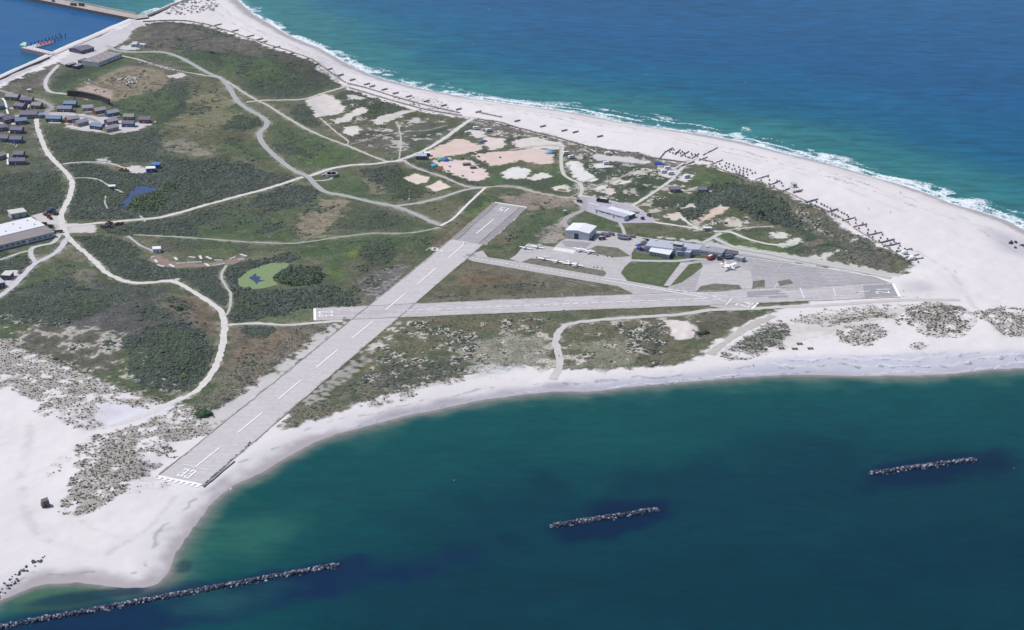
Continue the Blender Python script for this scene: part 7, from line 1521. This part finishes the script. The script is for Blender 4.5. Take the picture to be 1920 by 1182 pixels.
# ---------------------------------------------------------------- people
def person_mesh(pose, seed):
    me = bpy.data.meshes.new('person'); sw = .25 if pose else .06
    J = [(0,0,.93),(0,0,1.12),(0,0,1.36),(0,0,1.5),(0,-.01,1.62),(0,-.01,1.74), (.1,0,.9),(.12,-sw,.5),(.12,-sw*.6,.08),(.12,-sw*.6-.14,.03), (-.1,0,.9),(-.12,sw,.5),(-.12,sw*1.4,.08),(-.12,sw*1.4-.14,.03),
         (.19,0,1.4),(.27,sw*.5,1.14),(.29,sw*.2-.08,.9),(.29,sw*.2-.12,.8), (-.19,0,1.4),(-.27,-sw*.5,1.14),(-.29,-sw*.6-.08,.9),(-.29,-sw*.6-.12,.8)]
    E = [(0,1),(1,2),(2,3),(3,4),(4,5),(0,6),(6,7),(7,8),(8,9),(0,10),(10,11),(11,12),(12,13),(2,14),(14,15),(15,16),(16,17),(2,18),(18,19),(19,20),(20,21)]
    Rr = [.15,.14,.16,.06,.1,.085,.095,.065,.045,.04,.095,.065,.045,.04,.065,.045,.035,.03,.065,.045,.035,.03]
    me.from_pydata(J, E, []); o = bpy.data.objects.new('person_base', me); COL.objects.link(o); md = o.modifiers.new('skin', 'SKIN'); 
    for sv, rr in zip(me.skin_vertices[0].data if me.skin_vertices else [], Rr): sv.radius = (rr, rr*.8)
    if not me.skin_vertices:
        bm = bmesh.new(); bm.from_mesh(me); ly = bm.verts.layers.skin.verify(); bm.verts.ensure_lookup_table()
        for v, rr in zip(bm.verts, Rr): v[ly].radius = (rr, rr*.8)
        bm.verts[0][ly].use_root = True; bm.to_mesh(me); bm.free()
    o.modifiers.new('sub', 'SUBSURF').levels = 1; o.modifiers['sub'].render_levels = 1
    dg = bpy.context.evaluated_depsgraph_get(); out = bpy.data.meshes.new_from_object(o.evaluated_get(dg)); bpy.data.objects.remove(o); out.name = 'person'; out.materials.clear(); out.materials.append(mat('skin', W_(206,160,136), .6, .05)); return out
PM = [person_mesh(0, 1), person_mesh(1, 2)]
el_ = lambda rx, ry, z, n=10: [(rx*math.cos(a), ry*math.sin(a), z) for a in np.linspace(0,6.2832,n,endpoint=False)]
for i, (px, py, top, bot, lb) in enumerate(((1230,239,'red','dark','person in red shirt walking on the wet sand by the surf'),(1300,250,'dark','blue','person in dark shirt on the wet sand right of the one in red'),(1669,401,'white','dark','person in white shirt alone on the open sand'),(1628,393,'blue','dark','person in blue shirt beside the dark rows on the open sand'),(1688,363,'dark','dark','person in dark clothes near the surf of the upper beach'),(1790,511,'white','blue','person in white top on the broad sand tip'),(1412,688,'dark','dark','person in dark clothes standing at the bay beach'),(1374,710,'red','dark','person in red top at the bay waterline'),(1048,670,'blue','dark','person in blue top on the curved bay path'),(107,427,'dark','blue','person in dark shirt crossing the yard by the warehouse'),(1904,676,'red','blue','person in red top farthest along the bay beach'),(1385,262,'white','dark','person in pale top on the upper wet sand'),(1155,388,'white','blue','person in white shirt on the forecourt behind the roof bays'),(247,44,'dark','dark','person in dark clothes at the corner of the quay'))):
    p = at(px, py); t = thing('person', lb, 'person', p, random.uniform(0,6.28), None); b = link_mesh('body', PM[i % 2], None, t)
    cm = {'red': M_RED, 'dark': mat('dark_cloth2', W_(52,52,60), .8, .1), 'white': M_WHITE, 'blue': M_BLUE}
    MB().loft([el_(.19,.16,.98),el_(.19,.155,1.15),el_(.24,.16,1.36),el_(.2,.13,1.45),el_(.08,.08,1.49)]).build('shirt', cm[top], t); MB().loft([el_(.2,.17,1.0),el_(.235,.19,.86),el_(.245,.2,.66)]).build('shorts', cm[bot], t); MB().lathe([(.115,1.68),(.12,1.75),(.085,1.83),(.02,1.86)],10).build('hair', mat('hair', W_(70,54,44), .8, .1), t)

# ---------------------------------------------------------------- air between the camera and the island
m = bpy.data.materials.new('haze_air'); m.use_nodes = True; t_ = m.node_tree; t_.nodes.remove(t_.nodes['Principled BSDF']); pv = t_.nodes.new('ShaderNodeVolumePrincipled')
pv.inputs['Color'].default_value = (.84, .90, 1.0, 1); pv.inputs['Density'].default_value = HAZE; pv.inputs['Anisotropy'].default_value = .2; t_.links.new(pv.outputs[0], t_.nodes['Material Output'].inputs['Volume'])
hzb = MB().box((0, 0, 225), (56000, 60000, 470)).build('haze', m); tag(hzb, kind='stuff')
